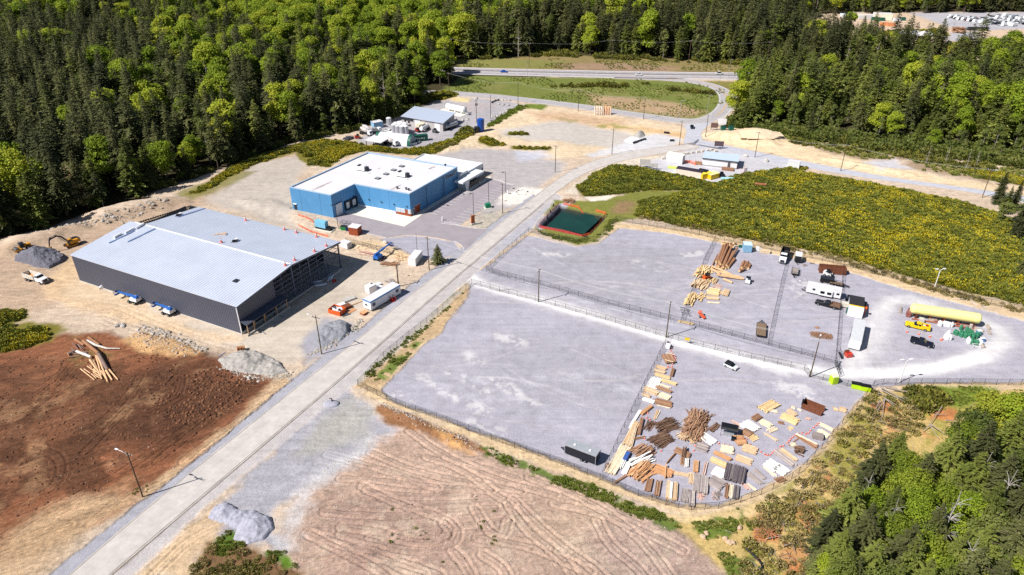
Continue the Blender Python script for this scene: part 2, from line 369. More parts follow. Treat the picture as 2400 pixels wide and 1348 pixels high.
for i in range(34):
 x0,y0=RNG.choice([(RNG.uniform(1000,1450),RNG.uniform(760,1000)),(RNG.uniform(1200,1600),RNG.uniform(600,700)),(RNG.uniform(1640,1950),RNG.uniform(640,760)),(RNG.uniform(1600,1900),RNG.uniform(850,960)),(RNG.uniform(2000,2350),RNG.uniform(680,880))]);a=RNG.uniform(-0.2,0.75);L=RNG.uniform(80,190);k=RNG.uniform(-40,40)
 for o in(0,13):
  zone([(x0-L*math.cos(a)+o,y0-L*math.sin(a)*0.8),(x0-L*0.4*math.cos(a)+o,y0-L*0.4*math.sin(a)*0.8+k*0.5),(x0+L*0.4*math.cos(a)+o,y0+L*0.4*math.sin(a)*0.8+k*0.5),(x0+L*math.cos(a)+o,y0+L*math.sin(a)*0.8)],RNG.choice([(198,195,200),(158,155,164),(192,188,192)]),'g',0.35,0.25,0.3,RNG.uniform(0.25,0.5),width=0.6)
for i in range(26):
 x0,y0=RNG.choice([(RNG.uniform(1000,1450),RNG.uniform(760,1000)),(RNG.uniform(1200,1600),RNG.uniform(600,700)),(RNG.uniform(1640,1950),RNG.uniform(640,760)),(RNG.uniform(2000,2350),RNG.uniform(680,880))]);w_,h_=RNG.uniform(20,60),RNG.uniform(8,22)
 zone([(x0-w_,y0),(x0,y0-h_),(x0+w_,y0),(x0,y0+h_)],RNG.choice([(154,151,160),(160,156,160),(186,182,188)]),'g',2.5,2,0.3,0.25)
zone([(838,905),(1000,770),(1095,672),(1100,690),(1030,775),(985,806),(930,866),(885,915)],(196,168,132),'d',0.8,1,0.4)
zone([(870,900),(905,860),(980,795),(1000,790),(960,832),(905,890)],(98,124,46),'v',0.7,1.2,0.4,0.9,patch=(0.3,0.45))
zone([(830,905),(960,800),(1095,672),(1085,672),(940,795),(810,900)],(188,182,172),'g',0.8,0.8,0.4,0.9)
zone([(1036,695),(1062,675),(1068,685),(1045,705)],(104,122,52),'v',0.6,1,0.5)
zone([(95,1360),(270,1222),(420,1110),(570,985),(690,885),(850,765),(960,670),(1060,598),(1110,556),(1250,455),(1265,465),(1125,575),(1000,672),(865,785),(760,870),(530,1048),(380,1170),(165,1360)],(166,165,174),'g',0.5,0.6,0.4)
zone([(250,1360),(440,1185),(800,882),(1000,705),(1175,556),(1300,452),(1320,462),(1190,570),(1030,720),(830,900),(480,1190),(300,1360)],(186,180,180),'g',0.7,0.8,0.4)
zone([(1180,560),(1300,470),(1330,470),(1270,505),(1245,540),(1150,610),(1120,630)],(176,174,182),'g',1,1,0.3)
zone([(1256,535),(1290,555),(1350,575),(1400,566),(1440,522),(1500,512),(1520,470),(1620,448),(1500,446),(1400,470),(1350,470),(1300,470)],(126,128,62),'v',1,1.5,0.3)
zone([(1255,525),(1310,478),(1350,470),(1320,490),(1280,535),(1262,540)],(170,170,180),'g',0.8,0.8,0.4)
zone([(1430,500),(1450,470),(1490,470),(1480,500)],(150,118,92),'d',2,2,0.3,0.8)
zone([(1368,462),(1400,456),(1445,459),(1420,470),(1385,472)],(224,212,200),'s',0.6,0.6,0.5)
BROOM=[[(1500,472),(1560,462),(1640,444),(1720,412),(1830,397),(1950,415),(2080,440),(2230,468),(2330,498),(2440,560),(2440,735),(2390,712),(2250,682),(2100,640),(1980,606),(1850,578),(1680,546),(1560,524),(1490,505)],[(1352,440),(1400,400),(1440,388),(1500,392),(1570,405),(1650,425),(1715,436),(1690,446),(1600,448),(1500,448),(1400,462),(1362,460)],[(-90,728),(60,728),(68,744),(20,762),(-90,770)],[(-90,778),(60,756),(130,754),(158,770),(120,800),(40,822),(-90,836)],[(430,458),(480,432),(520,402),(600,368),(700,338),(760,326),(800,336),(720,350),(600,386),(530,420),(470,455)],[(700,342),(760,326),(850,338),(930,350),(1000,344),(1050,332),(1100,306),(1110,318),(1070,345),(1000,366),(940,362),(860,354),(810,366),(770,392),(720,388),(690,362)],[(1130,325),(1160,330),(1190,340),(1150,345),(1120,338)],[(1812,400),(1880,390),(1900,396),(1850,404)],[(1000,220),(1050,212),(1080,222),(1040,234),(1005,236)],[(2080,72),(2200,68),(2230,84),(2160,92),(2050,84)],[(2212,102),(2280,100),(2290,130),(2215,150)],[(2230,398),(2330,402),(2420,420),(2420,440),(2300,420)],[(1200,343),(1290,346),(1290,352),(1200,350)],[(1190,312),(1240,312),(1240,318),(1190,317)]]
for b in BROOM:zone(b,(122,114,50),'v',1.2,1.5,0.3)
zone([(1610,452),(1650,446),(1720,452),(1690,464),(1630,462)],(150,146,84),'v',1,1.5,0.3)
zone([(1560,1226),(1640,1212),(1720,1196),(1800,1166),(1880,1112),(1940,1045),(2045,918),(2600,908),(2700,1700),(1700,1700),(1705,1348),(1630,1268)],(196,170,112),'v',1,1.2,0.3)
zone([(1740,1215),(1890,1110),(2045,918),(2300,950),(2100,1100),(1980,1350),(1720,1350)],(150,146,66),'v',1.5,2,0.3,0.8,patch=(0.12,0.55))
zone([(1740,1215),(1890,1110),(2045,918),(2300,950),(2100,1100),(1980,1350),(1720,1350)],(200,146,98),'d',1.5,2,0.3,0.8,patch=(0.16,0.62))
zone([(1480,1190),(1600,1206),(1720,1204),(1830,1160),(1900,1110),(1880,1150),(1780,1200),(1660,1230),(1560,1222)],(220,194,146),'d',0.8,1.2,0.3,0.9)
zone([(2190,906),(2340,906),(2330,940),(2250,955),(2195,940)],(116,132,50),'v',1.2,1.2,0.3)
for pl in([(2170,955),(2240,960),(2250,985),(2180,985)],[(1840,1320),(1890,1320),(1890,1348),(1840,1348)],[(2040,945),(2090,940),(2100,965),(2050,965)],[(1770,1240),(1830,1240),(1820,1270),(1760,1270)],[(1910,1130),(1940,1120),(1935,1150)]):
 zone(pl,(196,128,82),'d',0.8,1.5,0.5,0.9)
for pl in([(1120,1040),(1160,1055),(1250,1095),(1350,1125),(1420,1150),(1520,1190),(1600,1235),(1590,1250),(1480,1200),(1340,1145),(1230,1105),(1140,1065)],[(1620,1225),(1680,1215),(1740,1215),(1720,1260),(1650,1262)],[(1720,1195),(1800,1180),(1820,1200),(1760,1240)],[(1690,1310),(1760,1300),(1790,1360),(1700,1380)]):
 zone(pl,(90,116,42),'v',0.6,1.5,0.5,0.9,patch=(0.35,0.42))
zone([(1880,30),(2500,28),(2900,40),(2900,130),(2450,165),(2300,160),(2215,152),(2130,138),(2047,120),(1960,105),(1880,90)],(206,182,158),'d',6,8,0.03)
zone([(2130,30),(2500,28),(2900,45),(2900,70),(2400,68),(2300,72),(2240,68)],(178,176,182),'g',4,2,0.05)
zone([(2220,78),(2290,74),(2300,98),(2215,96)],(178,176,182),'g',4,2,0.05)
for pl,h,s in(([(205,505),(310,478),(400,468),(430,476),(330,500),(240,522)],2.6,4),([(20,560),(120,545),(190,528),(200,540),(90,575),(20,590)],2.2,4),([(560,470),(640,470),(760,520),(720,530),(600,490)],0.9,3),([(1650,318),(1720,306),(1820,322),(1810,340),(1720,330)],2.5,6),([(1930,372),(2050,392),(2140,410),(2040,400)],1.6,3),([(1020,345),(1100,322),(1180,318),(1140,338),(1050,356)],1.4,4),([(280,802),(330,780),(420,804),(478,832),(430,836),(340,822)],0.9,1.5),([(885,950),(950,968),(1090,1032),(1080,1048),(960,1000)],0.5,1.0),([(800,570),(880,575),(930,590),(870,590)],0.7,2)):
 mound(h=h,pl=pl,soft=s,amp=1.5)
sl,w=weight([(1312,482),(1420,506),(1373,553),(1266,530)],1.2,0.3,0.5);ZZ[sl]-=1.9*w
w=np.clip(w*1.6,0,1)[...,None];COLG[sl]=COLG[sl]*(1-w)+np.array(C3((46,48,58)))*w
b=MASK[:,:,1]
near=(YY<300)&(abs(XX)<300)
ZZ+=b*np.where(near,fbm(XX,YY,0.2,4,71)*0.35+fbm(XX,YY,1.4,3,77)*0.22,fbm(XX,YY,0.15,3,71)*0.6)
RUTS=[]
def rut(pl,gauge=1.9,w=0.3,d=0.17,pale=0.28):
 pts=W(pl)
 for _ in range(3):
  q=[pts[0]]
  for a,bb in zip(pts[:-1],pts[1:]):q+=[a*0.75+bb*0.25,a*0.25+bb*0.75]
  pts=np.array(q+[pts[-1]])
 sl=region(pts,gauge+2);x,y=XX[sl],YY[sl]
 if x.size==0:return
 dist=-segdist(x,y,pts,False)+fbm(x,y,0.8,2,len(RUTS))*0.25
 RUTS.append(1)
 for off in((gauge/2,)if gauge else(0,)):
  e=(dist-off)/w
  k=np.clip(MASK[sl][...,1]+0.15*MASK[sl][...,0],0,1)
  ZZ[sl]+=k*d*(-np.exp(-e*e)+0.75*np.exp(-((abs(e)-1.7)**2)*2.2))
  pw=(np.exp(-e*e)*pale*k)[...,None]
  COLG[sl]=COLG[sl]*(1-pw)+np.clip(COLG[sl]*1.25,0,1)*pw
pr=[[(800,1120),(900,1125),(1000,1140),(1150,1150)],[(860,1150),(980,1165),(1100,1160)],[(800,1250),(860,1265),(960,1292),(1050,1285),(1078,1255),(1060,1225),(1000,1200),(930,1180),(850,1140)],[(800,1235),(880,1240),(960,1270),(1030,1270),(1058,1245),(1040,1225)],[(700,1330),(850,1300),(960,1320),(1030,1348)],[(1060,1290),(1090,1320),(1110,1370)],[(1200,1170),(1260,1230),(1330,1290),(1400,1340),(1450,1390)],[(1190,1180),(1230,1240),(1320,1310),(1350,1360)],[(1000,1070),(1090,1100),(1160,1160),(1200,1180)],[(1240,1120),(1330,1150),(1440,1210),(1520,1280),(1570,1350)],[(960,1010),(1030,1060),(1150,1120),(1300,1160)],[(1110,1190),(1150,1250),(1180,1260),(1190,1220)],[(760,1200),(900,1210),(1040,1200),(1160,1190)],[(1120,1260),(1250,1280),(1380,1340)],[(1300,1180),(1400,1200),(1500,1240),(1600,1290)],[(870,1060),(960,1100),(1090,1130),(1220,1150)],[(720,1250),(800,1290),(900,1340),(960,1400)],[(1130,1300),(1180,1330),(1200,1390)],[(1400,1220),(1430,1280),(1500,1330),(1540,1400)]]
br=[[(0,1000),(100,960),(250,930),(400,900)],[(0,1080),(120,1040),(230,1000),(300,930),(330,880)],[(20,1250),(140,1180),(250,1130),(330,1080),(440,1000)],[(0,1200),(90,1170),(150,1120),(140,1060),(60,1050)],[(200,1060),(260,1000),(300,960)],[(400,900),(430,870),(420,930),(360,960)],[(0,920),(120,900),(240,880)],[(-20,1300),(60,1260),(160,1230)],[(120,700),(200,730),(320,770),(430,800)],[(0,690),(80,700),(160,720),(260,760)],[(230,700),(400,770),(540,815),(650,830)],[(560,850),(640,820),(700,790),(800,700),(860,640)],[(370,1080),(420,1040),(500,980),(560,930)],[(600,960),(520,1010),(430,1080)],[(150,650),(120,690),(60,720)],[(450,990),(510,950),(560,905)],[(30,1130),(160,1100),(250,1060)],[(330,1320),(420,1240),(520,1190)],[(360,1348),(450,1260),(560,1215)]]
for q in pr:rut(q)
for q in br:rut(q,d=0.15)
for i in range(26):
 if i%2:x,y=RNG.uniform(750,1550),RNG.uniform(1060,1340)
 else:x,y=RNG.uniform(0,560),RNG.uniform(850,1200)
 a=RNG.uniform(-0.5,0.35)if i%2 else RNG.uniform(-0.9,0.1);L=RNG.uniform(60,170)
 rut([(x-L*math.cos(a),y-L*math.sin(a)),(x+RNG.uniform(-8,8),y+RNG.uniform(-8,8)),(x+L*math.cos(a),y+L*math.sin(a))],1.9,0.28,RNG.uniform(0.06,0.15))
lr=[[(2095,690),(2150,685),(2250,715),(2330,745),(2380,790),(2360,840),(2280,875),(2150,890)],[(2050,870),(2020,800),(2040,740),(2080,700)],[(1990,860),(2100,850),(2250,845),(2320,810)],[(2060,860),(2130,830),(2200,850)]]
for q in lr:rut(q,1.9,0.4,0.1,0.6)
def height(x,y):
 i=min(max(np.searchsorted(XS,x)-1,0),NX-2);j=min(max(np.searchsorted(YS,y)-1,0),NY-2)
 u=(x-XS[i])/(XS[i+1]-XS[i]);v=(y-YS[j])/(YS[j+1]-YS[j])
 return float((ZZ[j,i]*(1-u)+ZZ[j,i+1]*u)*(1-v)+(ZZ[j+1,i]*(1-u)+ZZ[j+1,i+1]*u)*v)
def PH(x,y):
 g=G(x,y);return Vector((g.x,g.y,height(g.x,g.y)))
def level(pl,z=0.0,soft=0.8,width=None):
 """flatten the ground under a road, slab or building"""
 sl,w=weight(pl,soft,0,0.1,width)
 if w is not None:w=np.clip(w*1.6,0,1);ZZ[sl]=ZZ[sl]*(1-w)+z*w
m_ground,nt,bs=nodes_of('ground');N,L=nt.nodes,nt.links
ca=N.new('ShaderNodeAttribute');ca.attribute_name='Col'
ma=N.new('ShaderNodeAttribute');ma.attribute_name='Mask'
sep=N.new('ShaderNodeSeparateColor');L.new(ma.outputs['Color'],sep.inputs[0])
tc=N.new('ShaderNodeTexCoord')
def nz(scale,detail=4,rough=0.6,dist=0.0):
 n=N.new('ShaderNodeTexNoise');n.inputs['Scale'].default_value=scale;n.inputs['Detail'].default_value=detail;n.inputs['Roughness'].default_value=rough;n.inputs['Distortion'].default_value=dist
 L.new(tc.outputs['Object'],n.inputs['Vector']);return n.outputs['Fac']
def mth(op,a,b2=None,c=None,clamp=False):
 n=N.new('ShaderNodeMath');n.operation=op;n.use_clamp=clamp
 for i,q in enumerate((a,b2,c)):
  if q is None:continue
  if isinstance(q,(int,float)):n.inputs[i].default_value=q
  else:L.new(q,n.inputs[i])
 return n.outputs[0]
def rng(f,lo,hi,a,b2):
 n=N.new('ShaderNodeMapRange');n.inputs[1].default_value=lo;n.inputs[2].default_value=hi;n.inputs[3].default_value=a;n.inputs[4].default_value=b2;L.new(f,n.inputs[0]);return n.outputs[0]
vo=N.new('ShaderNodeTexVoronoi');vo.inputs['Scale'].default_value=5.0;L.new(tc.outputs['Object'],vo.inputs['Vector'])
vsep=N.new('ShaderNodeSeparateColor');L.new(vo.outputs['Color'],vsep.inputs[0])
speck=rng(vsep.outputs[0],0,1,-0.10,0.10)
fine=rng(nz(2.2,5,0.75),0.3,0.7,-0.22,0.22)
med=rng(nz(0.33,5,0.65),0.3,0.7,-0.13,0.13)
big=rng(nz(0.045,3,0.5),0.3,0.7,-0.07,0.07)
mp=N.new('ShaderNodeMapping');mp.inputs['Rotation'].default_value=(0,0,R(16));mp.inputs['Scale'].default_value=(0.05,0.75,1);L.new(tc.outputs['Object'],mp.inputs[0])
sn=N.new('ShaderNodeTexNoise');sn.inputs['Scale'].default_value=1.0;sn.inputs['Detail'].default_value=4;L.new(mp.outputs[0],sn.inputs['Vector'])
streak=rng(sn.outputs['Fac'],0.3,0.7,-0.07,0.07)
gv=mth('MULTIPLY',mth('ADD',speck,streak),sep.outputs[0])
mp2=N.new('ShaderNodeMapping');mp2.inputs['Rotation'].default_value=(0,0,R(-32));mp2.inputs['Scale'].default_value=(0.12,0.7,1);L.new(tc.outputs['Object'],mp2.inputs[0])
sn2=N.new('ShaderNodeTexNoise');sn2.inputs['Scale'].default_value=1.0;sn2.inputs['Detail'].default_value=6;sn2.inputs['Roughness'].default_value=0.7;sn2.inputs['Distortion'].default_value=0.8;L.new(mp2.outputs[0],sn2.inputs['Vector'])
dn=mth('ADD',rng(nz(0.9,6,0.8,1.2),0.3,0.7,-0.2,0.2),rng(sn2.outputs['Fac'],0.3,0.7,-0.2,0.2))
sts=[]
for ang,sc_,ds in((30,(0.05,0.85,1),1.5),(52,(0.09,1.3,1),2.2),(12,(0.16,1.9,1),1.0)):
 m3=N.new('ShaderNodeMapping');m3.vector_type='TEXTURE';m3.inputs['Rotation'].default_value=(0,0,R(ang));m3.inputs['Scale'].default_value=(1/sc_[0],1/sc_[1],1);L.new(tc.outputs['Object'],m3.inputs[0])
 n3=N.new('ShaderNodeTexNoise');n3.inputs['Scale'].default_value=1.0;n3.inputs['Detail'].default_value=7;n3.inputs['Roughness'].default_value=0.75;n3.inputs['Distortion'].default_value=ds;L.new(m3.outputs[0],n3.inputs['Vector']);sts.append(n3.outputs['Fac'])
str3=mth('ADD',mth('ADD',rng(sts[0],0.32,0.68,-0.3,0.3),rng(sts[1],0.32,0.68,-0.22,0.22)),rng(sts[2],0.32,0.68,-0.15,0.15))
dv=mth('ADD',mth('MULTIPLY',dn,sep.outputs[1]),mth('MULTIPLY',str3,ma.outputs['Alpha']))
vn=rng(nz(1.4,6,0.8),0.3,0.7,-0.38,0.38)
vv=mth('MULTIPLY',vn,sep.outputs[2])
tot=mth('ADD',mth('ADD',mth('ADD',gv,dv),vv),mth('ADD',mth('ADD',mth('MULTIPLY',fine,0.4),med),mth('ADD',big,1.0)))
mx=N.new('ShaderNodeMix');mx.data_type='RGBA';mx.blend_type='MULTIPLY';mx.inputs[0].default_value=1
L.new(ca.outputs['Color'],mx.inputs[6]);L.new(tot,mx.inputs[7])
vs=N.new('ShaderNodeTexVoronoi');vs.inputs['Scale'].default_value=0.9;L.new(tc.outputs['Object'],vs.inputs['Vector'])
st=mth('MULTIPLY',mth('LESS_THAN',vs.outputs['Distance'],0.09),mth('MULTIPLY',sep.outputs[1],0.35))
mx2=N.new('ShaderNodeMix');mx2.data_type='RGBA';L.new(st,mx2.inputs[0]);L.new(mx.outputs[2],mx2.inputs[6]);mx2.inputs[7].default_value=(0.55,0.5,0.45,1)
L.new(mx2.outputs[2],bs.inputs['Base Color'])
bs.inputs['Roughness'].default_value=0.95;bs.inputs['Specular IOR Level'].default_value=0.15
hb=mth('ADD',mth('MULTIPLY',mth('ADD',mth('ADD',sts[0],sts[1]),0.0),mth('MULTIPLY',ma.outputs['Alpha'],0.5)),mth('ADD',mth('MULTIPLY',mth('ADD',mth('MULTIPLY',nz(1.1,7,0.8,0.6),0.75),mth('MULTIPLY',sn2.outputs['Fac'],0.8)),mth('MULTIPLY',mth('ADD',sep.outputs[1],mth('MULTIPLY',sep.outputs[2],0.6)),0.4)),mth('MULTIPLY',vo.outputs['Distance'],mth('MULTIPLY',sep.outputs[0],-0.05))))
bp=N.new('ShaderNodeBump');bp.inputs['Strength'].default_value=1.0;bp.inputs['Distance'].default_value=0.75
L.new(hb,bp.inputs['Height']);L.new(bp.outputs[0],bs.inputs['Normal'])
def make_ground():
 co=np.stack([XX,YY,ZZ],-1).reshape(-1,3).astype(np.float32)
 idx=np.arange(NX*NY).reshape(NY,NX)
 f=np.stack([idx[:-1,:-1],idx[:-1,1:],idx[1:,1:],idx[1:,:-1]],-1).reshape(-1,4).astype(np.int32)
 me=bpy.data.meshes.new('ground')
 me.vertices.add(len(co));me.vertices.foreach_set('co',co.ravel())
 me.loops.add(f.size);me.loops.foreach_set('vertex_index',f.ravel())
 me.polygons.add(len(f));me.polygons.foreach_set('loop_start',np.arange(0,f.size,4,dtype=np.int32));me.polygons.foreach_set('loop_total',np.full(len(f),4,np.int32))
 me.polygons.foreach_set('use_smooth',np.ones(len(f),bool))
 for nm,arr in(('Col',COLG),('Mask',MASK)):
  at=me.color_attributes.new(nm,'FLOAT_COLOR','POINT')
  q=np.clip(arr,0,1).reshape(-1,arr.shape[2]);q=(q if q.shape[1]==4 else np.concatenate([q,np.ones((NX*NY,1))],1)).astype(np.float32);at.data.foreach_set('color',q.ravel())
 me.materials.append(m_ground);me.update(calc_edges=True);me.validate()
 o=bpy.data.objects.new('ground',me);COL.objects.link(o)
 o['label']='cleared dirt, sand and gravel ground of the industrial park'
 return struct(o)
def smooth(pts,n=2):
 pts=[Vector(p[:2])for p in pts]
 for _ in range(n):
  q=[pts[0]]
  for a,b in zip(pts[:-1],pts[1:]):q+=[a*0.75+b*0.25,a*0.25+b*0.75]
  pts=q+[pts[-1]]
 return pts
def resample(pts,n):
 d=[0]
 for a,b in zip(pts[:-1],pts[1:]):d.append(d[-1]+(b-a).length)
 out=[];k=0
 for i in range(n+1):
  s=d[-1]*i/n
  while k<len(d)-2 and d[k+1]<s:k+=1
  t=(s-d[k])/max(1e-6,d[k+1]-d[k]);out.append(pts[k].lerp(pts[k+1],t))
 return out,d[-1]
def roadmat(name,rgb,streak=0.12,dusty=(214,206,200)):
 m,nt,b=nodes_of(name);N,L=nt.nodes,nt.links
 uv=N.new('ShaderNodeUVMap');uv.uv_map='UVMap'
 mp=N.new('ShaderNodeMapping');mp.inputs['Scale'].default_value=(2.2,0.03,1);L.new(uv.outputs[0],mp.inputs[0])
 n1=N.new('ShaderNodeTexNoise');n1.inputs['Scale'].default_value=1.0;n1.inputs['Detail'].default_value=5;n1.inputs['Roughness'].default_value=0.7;L.new(mp.outputs[0],n1.inputs['Vector'])
 tc=N.new('ShaderNodeTexCoord');n2=N.new('ShaderNodeTexNoise');n2.inputs['Scale'].default_value=0.35;n2.inputs['Detail'].default_value=7;n2.inputs['Roughness'].default_value=0.75;L.new(tc.outputs['Object'],n2.inputs['Vector'])
 r1=N.new('ShaderNodeMapRange');r1.inputs[1].default_value=0.3;r1.inputs[2].default_value=0.7;r1.inputs[3].default_value=1-streak;r1.inputs[4].default_value=1+streak;L.new(n1.outputs['Fac'],r1.inputs[0])
 r2=N.new('ShaderNodeMapRange');r2.inputs[1].default_value=0.3;r2.inputs[2].default_value=0.7;r2.inputs[3].default_value=0.9;r2.inputs[4].default_value=1.1;L.new(n2.outputs['Fac'],r2.inputs[0])
 mu=N.new('ShaderNodeMath');mu.operation='MULTIPLY';L.new(r1.outputs[0],mu.inputs[0]);L.new(r2.outputs[0],mu.inputs[1])
 du=N.new('ShaderNodeMix');du.data_type='RGBA';L.new(n2.outputs['Fac'],du.inputs[0]);du.inputs[6].default_value=(*C3(rgb),1);du.inputs[7].default_value=(*C3(dusty),1)
 mx=N.new('ShaderNodeMix');mx.data_type='RGBA';mx.blend_type='MULTIPLY';mx.inputs[0].default_value=1;L.new(du.outputs[2],mx.inputs[6]);L.new(mu.outputs[0],mx.inputs[7])
 L.new(mx.outputs[2],b.inputs['Base Color']);b.inputs['Roughness'].default_value=0.9;b.inputs['Specular IOR Level'].default_value=0.2
 return m
def ribbon(name,left,right,mat,z,n=60,label=None,across=1,wob=0.0):
 A=smooth([G(*p)for p in left]if not isinstance(left[0],Vector)else left);B=smooth([G(*p)for p in right]if not isinstance(right[0],Vector)else right)
 A,la=resample(A,n);B,_=resample(B,n);mb=MB()
 for i in range(n):
  w=(A[i]-B[i]).length;w2=(A[i+1]-B[i+1]).length;v0,v1=la*i/n,la*(i+1)/n
  def e(q,o,k):d=(q-o).normalized();return q+d*wob*math.sin(k*1.7+math.sin(k*0.9)*2)
  a0,a1,b0,b1=e(A[i],B[i],i),e(A[i+1],B[i+1],i+1),e(B[i],A[i],i+40),e(B[i+1],A[i+1],i+41)
  mb.quad((b0.x,b0.y,z),(b1.x,b1.y,z),(a1.x,a1.y,z),(a0.x,a0.y,z),0,[(w,v0),(w2,v1),(0,v1),(0,v0)])
 o=mb.build(name,mat);struct(o)
 if label:o['label']=label
 for s in range(0,n,max(1,n//12)):
  e1=min(n,s+n//12+1)
  levelw([tuple(q)for q in A[s:e1+1]]+[tuple(q)for q in B[s:e1+1]][::-1])
 return o,A,B
def levelw(pts,z=0.0,soft=0.7):
 pts=np.array(pts);sl=region(pts,4);x,y=XX[sl],YY[sl]
 if x.size==0:return
 w=np.clip((segdist(x,y,pts,True)+1.2)/soft,0,1);ZZ[sl]=ZZ[sl]*(1-w)+z*w
def offs(pts,d):
 out=[]
 for i,p in enumerate(pts):
  a=pts[max(0,i-1)];b=pts[min(len(pts)-1,i+1)];t=(b-a).normalized();out.append(p+Vector((-t.y,t.x))*d)
 return out
def stripe(mb,pts,w,z,m=0):
 a=offs(pts,w/2);b=offs(pts,-w/2)
 for i in range(len(pts)-1):mb.quad((b[i].x,b[i].y,z),(b[i+1].x,b[i+1].y,z),(a[i+1].x,a[i+1].y,z),(a[i].x,a[i].y,z),m)
m_road=roadmat('dusty_asphalt',(182,175,173),0.06)
m_ashp=roadmat('old_asphalt',(160,156,160),0.08,(190,186,188))
m_east=roadmat('east_asphalt',(176,178,190),0.08,(200,200,208))
m_line=M('line_paint',(236,236,232),0.7,var=0.12,scale=0.8)
m_yline=M('yellow_line',(216,170,60),0.7)
_,MRL,MRR=ribbon('main_road',[(60,1435),(159,1348),(369,1168),(525,1042),(757,857),(858,779),(943,705),(1005,658),(1080,600),(1120,564),(1253,460),(1300,424),(1345,394),(1400,373),(1470,356),(1540,345),(1616,337)],[(160,1435),(258,1348),(443,1190),(800,887),(922,779),(1003,707),(1080,640),(1177,559),(1233,511),(1300,455),(1350,417),(1400,394),(1470,374),(1540,362),(1600,353),(1640,347)],m_road,0.03,90,'dusty two lane asphalt road running diagonally through the park',wob=0.12)
mb=MB();stripe(mb,offs(MRR,0.25),0.16,0.036);stripe(mb,offs(MRR,-0.3)[:60],0.22,0.02);stripe(mb,offs(MRL,-0.3),0.14,0.036);struct(mb.build('road_edge',M('cracked_edge',(126,116,106),0.9,var=0.5,scale=0.4)))
ribbon('east_road',[(1618,331),(1640,327),(1709,342),(1798,361),(1934,388),(2067,413),(2234,436),(2318,447),(2450,468),(2600,490)],[(1640,346.5),(1664,345),(1690,350),(1785,374),(1925,400),(2066,423),(2234,444),(2318,458),(2450,486),(2600,512)],m_east,0.026,50,'grey road leading away to the right past the broom field')
ribbon('junction_throat',[(1601,338),(1606,318),(1610,305),(1600,292)],[(1646,330),(1642,314),(1650,302),(1668,288)],m_east,0.034,14,'short paved throat joining the park road to the frontage road')
FR=[(930,212),(1000,216.5),(1070,219),(1140,224),(1210,231.5),(1280,239.5),(1350,248),(1394,254.5),(1460,265),(1520,273),(1580,281.5),(1622,285.5),(1656,282),(1679,272),(1698,255),(1706,236),(1700,217),(1676,202),(1633,192.5),(1590,187),(1520,182.5),(1440,180)]
fr=smooth([G(*p)for p in FR]);fr,_=resample(fr,110)
_,_,_=ribbon('frontage_road',offs(fr,4.6),offs(fr,-4.6),m_ashp,0.02,110,'two lane frontage road curving up onto the highway')
mb=MB();stripe(mb,offs(fr[66:100],0.25),0.22,0.028,1);stripe(mb,offs(fr[66:100],-0.25),0.22,0.028,1);stripe(mb,offs(fr[30:100],3.9),0.2,0.028,0);stripe(mb,offs(fr[30:100],-3.9),0.2,0.028,0)
struct(mb.build('frontage_road_lines',[m_line,m_yline]))
m_hwy=roadmat('highway_asphalt',(196,190,192),0.06,(210,206,206));m_lane=roadmat('highway_lane',(160,154,158),0.08,(176,170,172))
hw=smooth([G(*p)for p in[(700,152),(900,159),(1090,166.5),(1280,171),(1440,174.5),(1600,177),(1800,179),(2000,180.5),(2300,182)]]);hw,_=resample(hw,60)
ribbon('highway',offs(hw,9.5),offs(hw,-9.5),m_hwy,0.02,60,'four lane highway crossing behind the park below the forest')
ribbon('highway_lane',offs(hw,8.0),offs(hw,1.2),m_lane,0.028,60);ribbon('highway_lane',offs(hw,-1.2),offs(hw,-7.6),m_lane,0.028,60)
mb=MB()
for k in(1.4,8.0,-1.4,-7.8):stripe(mb,offs(hw,k),0.3,0.036)
for k in(4.6,-4.5):
 q=offs(hw,k)
 for i in range(0,59,1):a,b=q[i],q[i].lerp(q[i+1],0.3);stripe(mb,[a,b],0.25,0.036)
struct(mb.build('highway_lines',[m_line]))
mb=MB()
for i in range(len(hw)-1):mb.bar((*hw[i],0.4),(*hw[i+1],0.4),0.5,0.8)
tag(mb.build('median_barrier',M('barrier_concrete',(150,146,148),0.9)),'low concrete barrier running down the middle of the highway','barrier')
def sheet(name,pl,mat,z,label=None,world=False):
 pts=[Vector(p[:2])if world else G(*p)for p in pl];mb=MB();mb.prism([(p.x,p.y)for p in pts],-0.2,z)
 o=mb.build(name,mat);struct(o);levelw([tuple(p)for p in pts],0.0)
 if label:o['label']=label
 return o
m_lot=M('lot_asphalt',(158,150,156),0.9,var=0.1,scale=0.25);m_patch=M('fresh_asphalt',(120,120,132),0.9)
sheet('parking_lot',[(783,512),(800,525),(846,546),(906,558),(940,552),(969,550.5),(1020,556),(1064.6,566),(1080,575),(1090,586),(1142,537),(1110,535),(1076,529.5),(1205,434),(1183,431),(1149,419),(1104,442),(1060,440),(980,480),(900,470),(800,490)],m_lot,0.024,'grey asphalt parking lot beside the blue building')
mb=MB();mb.prism([tuple(G(*p))for p in[(1606,338),(1629,340),(1640,327.5),(1635,326.5),(1624,336)]],0,0.042)
mb.prism([tuple(G(*p))for p in[(1630,340),(1690,351),(1692,348.5),(1640,339)]],0,0.042);struct(mb.build('asphalt_patch',m_patch))
ZR=9.1
zz_=lambda X,Y:(650+X/4.8,330+Y/4.8)
bp_={k:G(*zz_(*q),ZR)for k,q in dict(D=(1485,597),C=(2025,293),B=(1017,127),A=(135,520),E=(600,612),N=(868,487)).items()}
D_,C_,B_,A_,E_,N_=(bp_[k]for k in 'DCBAEN')
UX=(C_-D_).normalized();UY=(B_-C_).normalized()
def TB(x,y):return D_+UX*x+UY*y
